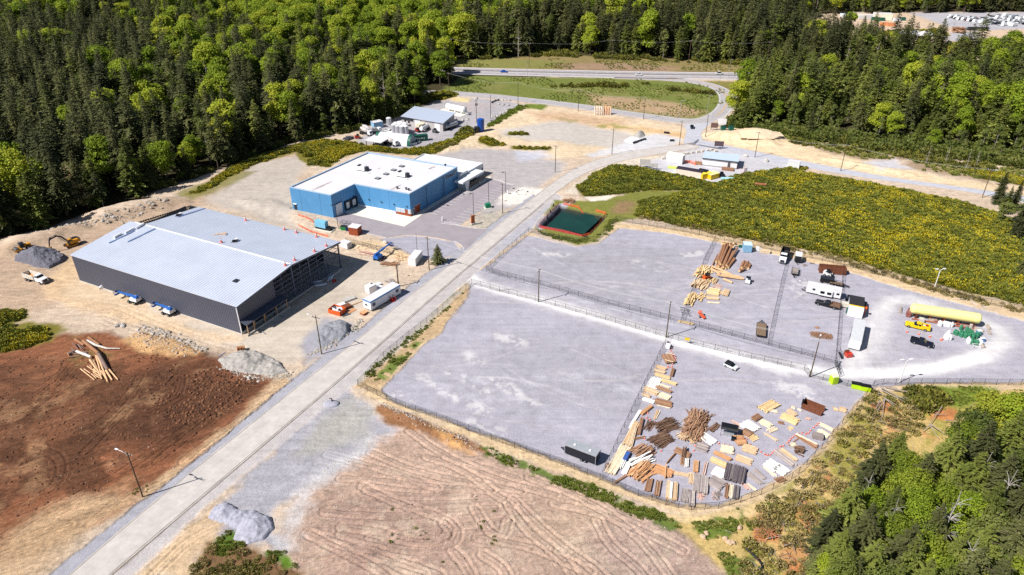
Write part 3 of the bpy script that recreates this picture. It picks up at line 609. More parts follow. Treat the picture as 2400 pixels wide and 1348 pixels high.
def inset(pts,d):
 n=len(pts);out=[]
 ar=sum(pts[i][0]*pts[(i+1)%n][1]-pts[(i+1)%n][0]*pts[i][1]for i in range(n));sg=1 if ar>0 else-1
 for i in range(n):
  a,b,c=(Vector(pts[(i+k)%n][:2])for k in(-1,0,1))
  u=(b-a).normalized();v=(c-b).normalized();nu=Vector((-u.y,u.x))*sg;nv=Vector((-v.y,v.x))*sg
  k=(nu+nv);k=k/max(0.15,k.dot(nu));out.append(b+k*d)
 return out
def ring(mb,pts,t,z0,z1,m=0,mt=None):
 n=len(pts);mt=m if mt is None else mt
 ar=sum(pts[i][0]*pts[(i+1)%n][1]-pts[(i+1)%n][0]*pts[i][1]for i in range(n))
 if ar<0:pts=pts[::-1]
 q=inset(pts,t)
 for i in range(n):
  j=(i+1)%n;a,b,c,d=pts[i],pts[j],q[j],q[i]
  mb.add([(*a[:2],z0),(*b[:2],z0),(*b[:2],z1),(*a[:2],z1),(*d[:2],z0),(*c[:2],z0),(*c[:2],z1),(*d[:2],z1)],[(0,1,2,3)],m)
  mb.add([(*a[:2],z1),(*b[:2],z1),(*c[:2],z1),(*d[:2],z1)],[(0,1,2,3)],mt)
  mb.add([(*d[:2],z0),(*c[:2],z0),(*c[:2],z1),(*d[:2],z1)],[(3,2,1,0)],m)
 return mb
m_bwall=M('blue_cladding',(88,152,204),0.5,var=0.09,scale=0.35,k=0.85)
m_wroof=M('white_membrane',(222,220,224),0.6,var=0.07,scale=0.12)
m_brick=M('brick_red_panel',(150,72,42),0.7)
m_dark=M('dark_recess',(30,34,44),0.6)
m_joint=M('panel_joint',(50,98,142),0.6)
m_apron=M('pale_concrete',(226,222,210),0.85,var=0.06,scale=0.3)
foot=[tuple(q)for q in(A_,E_,N_,D_,C_,B_)]
levelw([tuple(q)for q in foot]);
root=thing('blue_building','blue metal clad industrial building with flat white roof and white entrance annex','building',(*D_,0))
def loc(q):return(q[0]-D_.x,q[1]-D_.y)
fl=[loc(q)for q in foot]
mb=MB();ring(mb,fl,0.3,0,ZR);mb.build('wall',m_bwall,root)
mb=MB();ring(mb,inset(fl,-0.05),0.42,ZR-0.25,ZR+0.06);mb.build('coping',M('coping_metal',(170,196,222),0.4),root)
ro=MB().prism([tuple(q)for q in inset(fl,0.29)],ZR-1.2,ZR-0.45).build('roof',m_wroof,root)
def unit(name,x,y,d,m,rz=None,z=ZR-0.45,par=root):
 p=TB(x,y);mb=MB();a=math.atan2(UX.y,UX.x);c=(p.x-D_.x,p.y-D_.y,z)
 return mb,c,a
for(X,Y)in((955,330),(1410,400)):
 g=G(*zz_(X,Y),ZR-0.45);a=math.atan2(UX.y,UX.x);c=(g.x-D_.x,g.y-D_.y)
 mb=MB();Mx=Matrix.Translation((*c,ZR-0.45))@Matrix.Rotation(a-math.pi/2+0.1,4,'Z');mb.X=Mx
 mb.box((0,0,0.25),(3.6,2.2,1.5),m=0);mb.box((-1.2,0,1.752),(0.9,1.8,0.3),m=1);mb.box((0.9,0,1.752),(1.2,1.6,0.2),m=0)
 mb.box((2.3,0,0.3),(0.98,2.0,1.3),m=1,tx=0.5);mb.box((0,0,0.01),(3.8,2.4,0.23),m=1)
 mb.build('roof_unit',[m_white,m_dsteel],root)
for(X,Y)in((1400,290),(1310,333),(1225,378),(1130,427)):
 g=G(*zz_(X,Y),ZR-0.45);mb=MB();mb.X=Matrix.Translation((g.x-D_.x,g.y-D_.y,ZR-0.45))@Matrix.Rotation(math.atan2(UX.y,UX.x),4,'Z')
 mb.box((0,0,0),(1.6,2.0,0.35),m=0);mb.box((0,0,0.352),(1.4,1.8,0.12),m=1);mb.build('skylight',[m_dsteel,m_galv],root)
for(X,Y)in((1350,540),(1450,550),(1890,285),(1480,560)):
 g=G(*zz_(X,Y),ZR-0.45);mb=MB();c=Vector((g.x-D_.x,g.y-D_.y,ZR-0.45));mb.cyl(c,c+Vector((0,0,0.7)),0.3,0.3,8);mb.cyl(c+Vector((0,0,0.7)),c+Vector((0,0,0.95)),0.55,0.2,8);mb.build('roof_vent',m_dsteel,root)
m_stain=M('roof_stain',(176,166,168),0.8,var=0.4,scale=1.2)
for(X0,Y0,X1,Y1,w)in((390,560,620,455,1.3),(1280,552,1400,490,1.2),(1700,320,1780,288,1.4),(1130,315,1160,308,1.2),(1020,368,1060,360,0.9),(1450,440,1480,436,0.9)):
 a,b=G(*zz_(X0,Y0),ZR-0.45),G(*zz_(X1,Y1),ZR-0.45);d=(b-a).normalized();n=Vector((-d.y,d.x))*w/2;mb=MB()
 k=9;prev=None;rr=random.Random(X0)
 for i in range(k+1):
  t=i/k;c=a.lerp(b,t)-D_;wd=n*(math.sin(math.pi*min(1,t*0.85+0.12))**0.7)*rr.uniform(0.7,1.2)
  cur=((c+wd).to_3d()+Vector((0,0,ZR-0.446)),(c-wd).to_3d()+Vector((0,0,ZR-0.446)))
  if prev:mb.quad(prev[1],cur[1],cur[0],prev[0])
  prev=cur
 mb.build('roof_stain',m_stain,root)
def wallf(a,b):
 Mx,Ln=frame(a-D_,b-D_);return Mx,Ln
def feat(Mx,name,m,boxes,par=root):
 if len(boxes)>1 and name in('panel_joint','window','pane','brick_panel'):
  return[feat(Mx,name,m,[q],par)for q in boxes]
 if isinstance(par,list):par=par[0]
 mb=MB();mb.X=Mx
 for q in boxes:mb.box((q[0]+q[2]/2,-q[5]/2 if len(q)<7 else q[6],q[1]),(q[2],q[5],q[3]),m=q[4])
 return mb.build(name,m,par)
W1,L1=wallf(A_,E_);W2,L2=wallf(E_,N_);W3,L3=wallf(N_,D_);W4,L4=wallf(D_,C_)
feat(W1,'panel_joint',m_joint,[(L1*0.24,0.05,0.05,8.7,0,0.03),(L1*0.72,0.05,0.05,8.7,0,0.03)])
feat(W1,'door',[m_dsteel,m_white],[(0.9,0,1.2,2.3,0,0.06),(0.7,2.35,1.6,0.35,1,0.35)])
feat(W2,'loading_door',[m_white],[(L2*0.12,0.05,3.4,4.6,0,0.08)]);feat(W2,'door_header',[m_joint],[(L2*0.1,4.7,3.9,0.2,0,0.3)])
for i,x in enumerate((0.53,0.8)):
 dk=feat(W2,'dock_door',[m_dark],[(L2*x-0.6,1.0,0.55,3.2,0,0.5),(L2*x+2.15,1.0,0.55,3.2,0,0.5),(L2*x-0.05,3.65,2.2,0.55,0,0.5)])
 feat(W2,'door_panel',[m_white],[(L2*x-0.05,1.0,2.2,2.6,0,0.08)],dk);feat(W2,'bumper',[m_black],[(L2*x-0.3,0.5,2.8,0.4,0,0.3)],dk)
feat(W3,'panel_joint',m_joint,[(L3*0.26,0.05,0.05,8.7,0,0.03),(L3*0.62,0.05,0.05,8.7,0,0.03)])
for x in(0.24,0.47,0.7,0.93):feat(W3,'wall_lamp',[m_dark],[(L3*x,3.6,0.45,0.3,0,0.4)])
feat(W2,'wall_lamp',[m_dark],[(L2*0.88,4.6,0.45,0.3,0,0.4)])
feat(W3,'base_course',[m_white],[(0.5,0.02,L3*0.7,0.95,0,0.05)])
of=feat(W3,'brick_panel',[m_brick],[(L3*0.735,0.02,L3*0.262,1.0,0,0.12),(L3*0.9,1.02,L3*0.05,1.5,0,0.12)])
for x,w in((0.735,0.08),(0.822,0.075),(0.952,0.045)):
 wn=feat(W3,'window',[m_white],[(L3*x,1.022,L3*w,1.6,0,0.1)]);feat(W3,'pane',[M('pale_glass',(176,192,204),0.15)],[(L3*x+0.12,1.15,L3*w-0.24,1.32,0,0.13)],wn)
feat(W4,'brick_panel',[m_brick],[(0.05,0.02,1.0,1.0,0,0.12),(2.6,0.02,3.3,3.2,0,0.12)])
wn=feat(W4,'window',[m_white],[(0.05,1.022,0.9,1.6,0,0.1),(1.3,0.1,1.0,2.5,0,0.1)]);feat(W4,'pane',[m_glass],[(0.15,1.15,0.7,1.32,0,0.13)],wn[0]);feat(W4,'pane',[m_glass],[(1.42,0.2,0.76,2.2,0,0.13)],wn[1])
feat(W4,'window_hood',[m_white],[(2.5,3.23,3.5,0.15,0,0.25)])
feat(W4,'panel_joint',m_joint,[(L4*0.7,0.05,0.06,8.8,0,0.06),(L4*0.33,0.05,0.05,8.7,0,0.03)])
def text_mesh(txt,size,depth,off=0.0):
 cu=bpy.data.curves.new('lettering','FONT');cu.body=txt;cu.size=size;cu.extrude=depth;cu.offset=off;cu.space_character=1.12
 o=bpy.data.objects.new('lettering',cu);COL.objects.link(o);bpy.context.view_layer.update()
 me=bpy.data.meshes.new_from_object(o.evaluated_get(bpy.context.evaluated_depsgraph_get()));bpy.data.objects.remove(o);bpy.data.curves.remove(cu)
 return me
m_navy=M('navy_letter',(8,12,44),0.5)
def lettering(txt,size,wallM,x,z,y,mats,par,wide=None):
 me=text_mesh(txt,size,0.06,0.02);mw=text_mesh(txt,size,0.03,0.13)
 w=max(v.co.x for v in me.vertices);k=(wide/w)if wide else 1
 for nm,q,mt,yy in(('lettering',me,mats[0],y-0.1),('letter_edge',mw,mats[1],y-0.03)):
  q.materials.clear();q.materials.append(mt);o=bpy.data.objects.new(nm,q);COL.objects.link(o);o.parent=par
  o.matrix_local=wallM@Matrix.Translation((x,yy,z))@Matrix.Rotation(R(90),4,'X')@Matrix.Diagonal((k,1,1,1))
lettering('THALES',2.1,W4,L4*0.725,6.55,-0.02,(m_navy,M('letter_white',(226,238,250),0.5)),root,8.0)
an=[TB(L4+0.02,4),TB(L4+0.02,-0.6),TB(50.3,-1.2),TB(50.3,27.8),TB(L4-0.3-0.05,27.8)]
m_annex=M('annex_white',(226,230,236),0.55,var=0.05);ZA=5.2
al=[loc(q)for q in(an[1],an[2],an[3],TB(L4+0.05,27.8))]
mb=MB();ring(mb,al,0.3,0,ZA);mb.build('annex_wall',m_annex,root)
MB().prism([tuple(q)for q in inset(al,0.28)],ZA-1.0,ZA-0.4).build('annex_roof',m_wroof,root)
W5,L5=frame(Vector(al[0]),Vector(al[1]));W6,L6=frame(Vector(al[1]),Vector(al[2]))
wn=feat(W5,'window',[m_joint],[(L5*0.78,1.0,1.4,2.2,0,0.08),(L5*0.93,1.0,1.0,2.4,0,0.08)]);feat(W5,'pane',[m_glass],[(L5*0.78+0.12,1.12,1.16,1.95,0,0.11)],wn[0]);feat(W5,'pane',[m_glass],[(L5*0.93+0.1,1.1,0.8,2.2,0,0.11)],wn[1])
en=feat(W5,'entrance',[m_dark],[(L5*0.2,0.02,L5*0.5,3.1,0,0.06)]);feat(W5,'door',[m_glass],[(L5*0.38,0.03,1.8,2.5,0,0.1)],en)
wn=feat(W6,'window',[m_joint],[(0.5,1.0,1.8,2.2,0,0.08)]);feat(W6,'pane',[m_glass],[(0.62,1.12,1.56,1.96,0,0.12)],wn)
feat(W6,'window_hood',[m_dsteel],[(0.3,3.4,2.3,0.15,0,0.7)])
mb=MB();mb.X=W5
mb.box((4.2,-2.2,3.75),(15.5,4.3,0.75));mb.box((-2.4,-4.0,4.49),(0.01,0.01,0.01))
mb.profile([(-1.6,3.74),(1.2,3.74),(0.3,0.0),(-0.5,0.0)],-4.3,-3.7);mb.profile([(0.9,3.74),(1.3,3.74),(0.7,0.0),(0.25,0.0)],-3.68,-0.4)
mb.box((3.0,0.9,ZA+0.002),(5.5,2.6,0.85));mb.build('entrance_canopy',m_annex,root)
sheet('walkway',[TB(4.2,-0.2),TB(33,-0.2),TB(33,-4.4),TB(49,-4.6),TB(49,-6.0),TB(32,-6.0),TB(31,-2.2),TB(4.2,-2.2)],m_apron,0.14,world=True)
sheet('concrete_apron',[N_+(D_-N_).normalized()*-0.3+UX*0.2,D_+Vector((0.2,-0.4)),TB(4.1,0.0),TB(4.1,-2.4),G(983,508),G(948,531.5),G(806,498),E_+(N_-E_)*0.58],m_apron,0.06,'pale concrete loading apron in front of the blue building',world=True)
mb=MB()
e0,e1=G(1082,525),G(1203,435);dv=(e1-e0);n=16
for i in range(n+1):
 q=e0+dv*(i/n);stripe(mb,[q,q+UY*5.2],0.13,0.036)
s0=TB(5.5,-2.5)
for i in range(11):
 q=s0+UX*(2.62*i);stripe(mb,[q,q-UY*5.2],0.13,0.036)
for i in range(7):
 q=TB(27.5+i*0.55,-2.6);stripe(mb,[q,q-UY*4.6+UX*1.2],0.1,0.036)
struct(mb.build('parking_lines',[m_line]))
mb=MB()
def kerb(pl,w=0.16,h=0.13):
 pts=smooth([G(*p)for p in pl],1)
 for i in range(len(pts)-1):mb.bar((*pts[i],h/2),(*pts[i+1],h/2),w,h)
kerb([(1034,523.5),(1076,529),(1110,536),(1142,536.5)]);kerb([(1034,523.5),(1042,520.5),(1078,528)]);kerb([(1078,528),(1204,434)],0.14);kerb([(1204,433.5),(1181,428),(1180,425),(1150,419.5)]);kerb([(846,545),(876,551),(906,558)]);kerb([(1065,566),(1078,572),(1088,584)])
struct(mb.build('kerb',M('kerb_concrete',(214,212,212),0.9)))
EV,RG=9.2,11.5
wq=lambda X,Y:(X/2.995,420+Y/2.995)
PW,QW=G(*wq(1660,890),EV),G(*wq(503,530),EV)
LW=(PW-QW).length;AW=math.atan2((PW-QW).y,(PW-QW).x);DW=43.8;RY=22.0
ware=thing('metal_warehouse','large dark grey metal warehouse under construction with open steel gable and silver roof','building',(*QW,0),AW)
def wl(x,y):c,s=math.cos(AW),math.sin(AW);return Vector((QW.x+x*c-y*s,QW.y+x*s+y*c))
levelw([tuple(wl(*q))for q in((-2,-1),(LW+3,-1),(LW+3,DW+1),(-2,DW+1))])
m_clad=M('charcoal_cladding',(86,90,106),0.5,0.1,var=0.04,scale=0.2)
m_roofm=M('silver_roof_sheet',(226,233,250),0.3,0.3,var=0.06,scale=0.12)
m_roofb=m_roofm
m_frame=M('galvanised_frame',(92,104,126),0.5,0.3)
def slope(y0,z0,y1,z1,x0,x1,m,name):
 mb=MB();a=Vector((0,y0,z0));b=Vector((0,y1,z1));t=Vector((0,0,-0.18))
 mb.add([(x0,y0,z0),(x1,y0,z0),(x1,y1,z1),(x0,y1,z1),(x0,y0,z0-0.18),(x1,y0,z0-0.18),(x1,y1,z1-0.18),(x0,y1,z1-0.18)],[(0,1,2,3),(7,6,5,4),(0,4,5,1),(1,5,6,2),(2,6,7,3),(3,7,4,0)],0)
 k=int((x1-x0)/0.92)
 for i in range(k+1):
  x=x0+0.06+(x1-x0-0.12)*i/k
  mb.add([(x-0.2,y0,z0+0.004),(x+0.2,y0,z0+0.004),(x+0.2,y1,z1+0.004),(x-0.2,y1,z1+0.004),(x-0.1,y0,z0+0.07),(x+0.1,y0,z0+0.07),(x+0.1,y1,z1+0.07),(x-0.1,y1,z1+0.07)],[(4,5,6,7),(0,1,5,4),(1,2,6,5),(2,3,7,6),(3,0,4,7)],0)
 return mb.build(name,m,ware)
slope(-0.35,EV,RY-0.05,RG,-0.3,LW+0.35,m_roofm,'roof');slope(DW+0.35,EV,RY+0.05,RG,6.2,LW+0.35,m_roofb,'roof')
mb=MB();mb.box((LW/2+1,RY,RG+0.08),(LW-2,0.5,0.08));mb.build('ridge_cap',m_white,ware)
mb=MB()
for i in range(24):
 t=i/23;y=RY+(DW-RY)*t;z=RG+(EV-RG)*t;mb.bar((2.2,y,z-0.1),(6.15,y,z-0.1),0.12,0.2)
for x in(2.2,4.2):mb.bar((x,RY,RG-0.35),(x,DW,EV-0.35),0.18,0.28)
mb.build('purlin',m_black,ware)
mb=MB()
def cladbox(mb,x0,x1,y0,y1,z0,z1,rib='x'):
 mb.box(((x0+x1)/2,(y0+y1)/2,z0),(x1-x0,y1-y0,z1-z0))
 if rib=='x':
  k=int((x1-x0)/0.7)
  for i in range(k):mb.box((x0+(i+0.5)*(x1-x0)/k,y0-0.02,z0+0.01),(0.12,0.04,z1-z0-0.02))
cladbox(mb,0,LW-0.02,-0.2,0,0.25,EV-0.19)
cladbox(mb,2.0,LW-7,DW-0.2,DW,0.25,EV-0.19,'')
cladbox(mb,0,0.2,0.002,DW-0.202,0.25,EV-0.6,'')
mb.build('wall',m_clad,ware)
mb=MB();x0=LW-0.02
mb.add([(x0,0.02,4.0),(x0,14,4.0),(x0,14,EV+(RG-EV)*14/22-0.2),(x0,0.02,EV-0.19),(x0-0.2,0.02,4.0),(x0-0.2,14,4.0),(x0-0.2,14,EV+(RG-EV)*14/22-0.2),(x0-0.2,0.02,EV-0.19)],[(0,1,2,3),(7,6,5,4),(0,4,5,1),(1,5,6,2),(3,2,6,7),(0,3,7,4)])
for i in range(20):
 y=0.4+i*0.7;mb.box((x0+0.02,y,4.02),(0.04,0.12,EV+(RG-EV)*y/22-4.3))
mb.build('gable_wall',m_clad,ware)
mb=MB()
for y0,z0,y1,z1 in((-0.35,EV,RY,RG),(RY,RG,DW+0.35,EV)):
 mb.add([(LW+0.36,y0,z0-0.55),(LW+0.36,y1,z1-0.55),(LW+0.36,y1,z1+0.05),(LW+0.36,y0,z0+0.05),(LW+0.44,y0,z0-0.55),(LW+0.44,y1,z1-0.55),(LW+0.44,y1,z1+0.05),(LW+0.44,y0,z0+0.05)],[(3,2,1,0),(4,5,6,7),(0,1,5,4),(1,2,6,5),(2,3,7,6),(3,0,4,7)])
mb.build('rake_trim',m_clad,ware)
def roofz(y):return EV+(RG-EV)*(1-abs(y-RY)/RY)-0.3
for y,w in((14.1,0.3),(17.6,0.16),(RY,0.4),(25.5,0.16),(29.3,0.35),(33,0.16),(36.4,0.35),(43.5,0.35)):
 mb=MB();mb.box((LW-0.3,y,0.02),(w,w,roofz(y)-0.1));mb.build('column',m_frame,ware)
for z in(1.4,2.9,4.4,5.9,7.4,8.8):
 mb=MB();yb=36.4 if z>3 else 36.4;mb.bar((LW-0.12,14.2,z),(LW-0.12,yb,z),0.14,0.18);mb.build('girt',m_frame,ware)
for z in(4.6,6.6,8.4):
 mb=MB();mb.bar((LW-0.12,36.6,z),(LW-0.12,43.4,z),0.14,0.18);mb.bar((LW-0.1,43.62,z),(LW-7,43.62,z),0.14,0.18);mb.build('girt',m_frame,ware)
mb=MB();mb.bar((LW-0.5,RY+0.2,8.5),(LW-0.5,29.2,5.0),0.08,0.08);mb.bar((LW-0.45,RY+0.2,5.0),(LW-0.45,29.2,8.5),0.08,0.08);mb.build('brace',m_frame,ware)
for x in(LW*0.15,LW*0.36,LW*0.57,LW*0.78):
 mb=MB()
 for y in(0.5,22,43.2):mb.box((x,y,0.02),(0.3,0.3,roofz(y)-0.3))
 mb.bar((x,0.5,EV-0.6),(x,22,RG-0.6),0.25,0.5);mb.bar((x,22,RG-0.6),(x,43.2,EV-0.6),0.25,0.5);mb.build('portal_frame',m_frame,ware)
mb=MB();mb.box((LW/2,DW/2,0.0),(LW-1.2,DW-1,0.12));mb.build('floor_slab',M('slab_concrete',(150,150,152),0.9),ware)
mb=MB();mb.box((LW/2,-0.14,0),(LW+0.1,0.36,0.24));mb.box((LW+0.02,9,0),(0.3,18,0.75));mb.box((LW+0.02,29.5,0),(0.26,22.4,0.4));mb.box((LW+1.0,38.5,0),(0.3,8,0.5));mb.build('foundation',m_conc,ware)
mb=MB();mb.add([(LW,-0.1,4.35),(LW,16.2,4.35),(LW+2.3,16.2,3.55),(LW+2.3,-0.1,3.55),(LW,-0.1,4.15),(LW,16.2,4.15),(LW+2.3,16.2,3.35),(LW+2.3,-0.1,3.35)],[(3,2,1,0),(4,5,6,7),(0,1,5,4),(1,2,6,5),(2,3,7,6),(3,0,4,7)])
for i in range(26):mb.bar((LW+0.02,0.2+i*0.62,4.38),(LW+2.28,0.2+i*0.62,3.6),0.1,0.06)
mb.build('canopy',m_clad,ware)
for y in(0.3,2.7,4.0,6.8,8.2,11.6,12.6,15.8):
 mb=MB();mb.box((LW+2.0 if y not in(4.0,8.2,12.6)else LW+0.9,y,0.3),(0.22,0.22,3.2));mb.build('post',M('bare_timber',(176,146,112),0.8),ware)
mb=MB();mb.box((LW+2.1,8.2,0.02),(0.25,17,0.55));mb.build('low_wall',m_conc,ware)
mb=MB()
mb.box((LW-0.08,-0.17,0.4),(0.26,0.22,8.2))
mb.build('corner_trim',m_white,ware)
mb=MB();mb.box((LW*0.87,9,EV+(RG-EV)*9/22+0.02),(1.5,1.5,0.3));mb.build('skylight',m_dsteel,ware)
def on_roof(X,Y,zoff=0.0):
 """survey a point on the warehouse roof plane"""
 g=G(*wq(X,Y),10.5)
 for _ in range(4):
  d=g-QW;y=-d.x*math.sin(AW)+d.y*math.cos(AW);z=EV+(RG-EV)*(1-abs(y-RY)/RY);g=G(*wq(X,Y),z)
 return Vector((g.x,g.y,z+0.2+zoff))
SLOPE=math.atan((RG-EV)/RY)
for i,(X,Y,L)in enumerate(((830,405,2.6),(915,370,3.4),(985,338,3.0))):
 p=on_roof(X,Y,0.35);t=Vector((math.cos(AW),math.sin(AW),0));mb=MB();mb.cyl(p-t*0.1-Vector((-math.sin(AW),math.cos(AW),SLOPE))*L/2,p+Vector((-math.sin(AW),math.cos(AW),SLOPE))*L/2,0.38,0.38,10)
 tag(mb.build('insulation_roll',m_white),('white insulation roll lowest on the left end of the silver roof','white insulation roll in the middle of three on the silver roof','white insulation roll nearest the ridge on the silver roof')[i],'insulation roll','insulation rolls on the warehouse roof')
m_cone=M('cone_orange',(240,104,60),0.6);m_pcone=M('cone_pink',(236,130,120),0.6)
def cone_mesh(h,m):
 mb=MB();mb.cyl((0,0,0.05),(0,0,h),0.16*h/0.7,0.03,8,0,cap=True);mb.box((0,0,0),(0.4*h/0.7,0.4*h/0.7,0.05));mb.cyl((0,0,h*0.5),(0,0,h*0.72),0.115*h/0.7,0.075*h/0.7,8,1,cap=False);o=mb.build('traffic_cone',[m,m_white]);COL.objects.unlink(o);return o.data
me_cone=cone_mesh(0.75,m_cone);me_rcone=cone_mesh(1.5,m_pcone)
for X,Y in((1725,292),(1997,357),(2080,378),(2222,408),(2290,472),(2207,510),(2068,572),(2003,608),(1553,446)):
 o=bpy.data.objects.new('safety_cone',me_rcone);COL.objects.link(o);o.location=on_roof(X,Y);tag(o,'pink safety marker standing near the edge of the silver warehouse roof','cone','markers on the warehouse roof')
for X,Y,nm,lb in((1255,258,'material_bundle','dark and white bundle on the far slope of the silver roof'),(1650,440,'tool_pile','small dark tool heap on the middle of the silver roof')):
 p=on_roof(X,Y);mb=MB();mb.box(p,(1.6,0.9,0.4),0.4,0);mb.box(p+Vector((0.3,0.9,0)),(0.9,0.8,0.55),1.0,1);mb.bar(p+Vector((-1,-0.8,0.1)),p+Vector((0.9,-0.6,0.1)),0.15,0.15,0);tag(mb.build(nm,[m_black,m_white]),lb,'materials')
p=on_roof(1550,392);mb=MB();rr=random.Random(5)
for i in range(7):a=rr.uniform(0,6.28);c=p+Vector((rr.uniform(-1.5,1.5),rr.uniform(-0.8,0.8),0.08+0.03*i));mb.bar(c-Vector((math.cos(a),math.sin(a),0)),c+Vector((math.cos(a),math.sin(a),0)),0.2,0.06)
tag(mb.build('plank_pile',M('fresh_plank',(226,186,140),0.8)),'scattered pale planks on the middle of the silver roof','planks')
for X0,Y0,X1,Y1 in((765,452,945,366),(897,444,1090,350),(1248,268,1440,208)):
 a,b=on_roof(X0,Y0),on_roof(X1,Y1);mb=MB();mb.bar(a,b,0.5,0.1);o=mb.build('roof_strip',M('bluish_flashing',(120,146,190),0.5,0.3));o.parent=ware;o.matrix_parent_inverse=Matrix.LocRotScale(ware.location,ware.rotation_euler,None).inverted()
m_rim=M('wheel_rim',(168,170,174),0.4,0.5)
def wheel(par,x,y,r=0.4,w=0.28,rim=True):
 mb=MB();mb.cyl((x,y-w/2,r),(x,y+w/2,r),r,r,12);t=mb.build('wheel',m_rubber,par)
 if rim:
  s=1 if y>0 else-1;mb=MB();mb.cyl((x,y+s*(w/2-0.05),r),(x,y+s*(w/2+0.015),r),r*0.58,r*0.5,10);mb.build('rim',m_rim,t)
def paint(rgb,nm):return M('paint_'+nm,rgb,0.3,0.1,var=0.05,spec=0.5)
def pickup(name,label,loc,rz,pm,back='bed',L=5.8,W=2.0,roofm=None,cat='pickup truck',group=None):
 t=thing(name,label,cat,loc,rz,group);h=L/2
 mb=MB();mb.profile([(-h,0.5),(-h,0.95),(h-0.06,0.95),(h,0.85),(h,0.48),(h-0.5,0.4),(-h+0.5,0.4)],-W/2,W/2)
 mb.profile([(0.9,0.952),(0.9,1.2),(h-0.25,1.1),(h-0.06,0.952)],-W/2+0.04,W/2-0.04,0,0.9)
 mb.profile([(-0.95,0.952),(-0.95,1.22),(1.0,1.22),(1.05,0.952)],-W/2+0.01,W/2-0.01,0,0.97)
 cab=-0.95
 if back=='bed':ring(mb,[(-h+0.02,-W/2+0.02),(cab-0.02,-W/2+0.02),(cab-0.02,W/2-0.02),(-h+0.02,W/2-0.02)],0.12,0.95,1.3)
 mb.build('body',pm,t,bev=0.05)
 if back=='bed':MB().box((-(h-cab)/2-0.0+0.0,0,0.955),(h+cab-0.3,W-0.3,0.05)).build('bed_liner',m_black,t)
 if back=='flat':
  mb=MB();mb.box((-h/2-0.6,0,1.0),(h-0.5,W+0.25,0.16));ring(mb,[(-h-0.3,-W/2-0.1),(cab-0.15,-W/2-0.1),(cab-0.15,W/2+0.1),(-h-0.3,W/2+0.1)],0.08,1.162,1.6)
  mb.build('stake_bed',M('weathered_deck',(120,92,74),0.85,var=0.25,scale=3),t)
 if back=='utility':
  mb=MB();mb.box((-h/2-0.45,W/2-0.22,0.955),(h-1.0,0.42,0.55));mb.box((-h/2-0.45,-W/2+0.22,0.955),(h-1.0,0.42,0.55));mb.box((-h+0.1,0,0.955),(0.12,1.1,0.5));mb.build('tool_box',pm,t,bev=0.03)
  mb=MB();mb.box((-1.9,0,0.955),(1.5,0.9,0.3),0,0);mb.box((-1.5,0.2,1.26),(0.6,0.4,0.25),0.3,1);mb.box((-2.2,-0.2,1.26),(0.5,0.5,0.3),0.2,2);mb.build('load',[m_steel,m_white,m_red],t)
 x0=-h+0.1 if back=='canopy' else cab+0.05
 mb=MB();mb.profile([(x0,1.222),(x0+0.12,1.72),(0.35,1.72),(1.0,1.222)],-W/2+0.05,W/2-0.05,0,0.8);mb.build('windows',m_glass,t)
 mb=MB();mb.profile([(x0+0.08,1.725),(x0+0.14,1.8),(0.28,1.8),(0.42,1.725)],-W/2+0.18,W/2-0.18,0,0.94)
 for y in(-1,1):
  for x in(x0+0.06,-0.05):mb.bar((x,y*(W/2-0.04),1.2),(x+0.06,y*(W/2-0.235),1.74),0.1,0.04)
 mb.build('cab_roof',roofm or pm,t)
 for x in(h-1.0,-h+1.15):
  for y in(-W/2+0.1,W/2-0.1):wheel(t,x,y,0.42)
 for y in(-0.7,0.7):MB().box((h-0.02,y,0.72),(0.08,0.42,0.18)).build('headlight',m_white,t)
 MB().box((h+0.03,0,0.42),(0.1,W-0.1,0.2)).build('bumper',m_steel if back!='x' else m_black,t)
 return t
def car(name,label,loc,rz,pm,L=4.3,W=1.78,H=1.48,hatch=False,group=None,roofm=None):
 t=thing(name,label,'car',loc,rz,group);h=L/2
 mb=MB();mb.profile([(-h,0.45),(-h+0.03,0.85),(-h*0.55,0.92),(h*0.45,0.92),(h-0.12,0.75),(h,0.6),(h,0.35),(-h+0.15,0.3)],-W/2,W/2);mb.build('body',pm,t,bev=0.07)
 r=-h+0.12 if hatch else-h*0.6
 mb=MB();mb.profile([(r,0.92),(r+0.3,H-0.06),(0.25,H-0.06),(h*0.5,0.92)],-W/2+0.04,W/2-0.04,0,0.8);mb.build('windows',m_glass,t)
 mb=MB();mb.profile([(r+0.22,H-0.055),(r+0.4,H+0.02),(0.1,H+0.02),(0.32,H-0.055)],-W/2+0.17,W/2-0.17,0,0.94);mb.build('roof',roofm or pm,t)
 for x in(h*0.62,-h*0.6):
  for y in(-W/2+0.08,W/2-0.08):wheel(t,x,y,0.32,0.2)
 for y in(-0.6,0.6):MB().box((h-0.06,y,0.58),(0.08,0.3,0.14)).build('headlight',m_white,t)
 return t
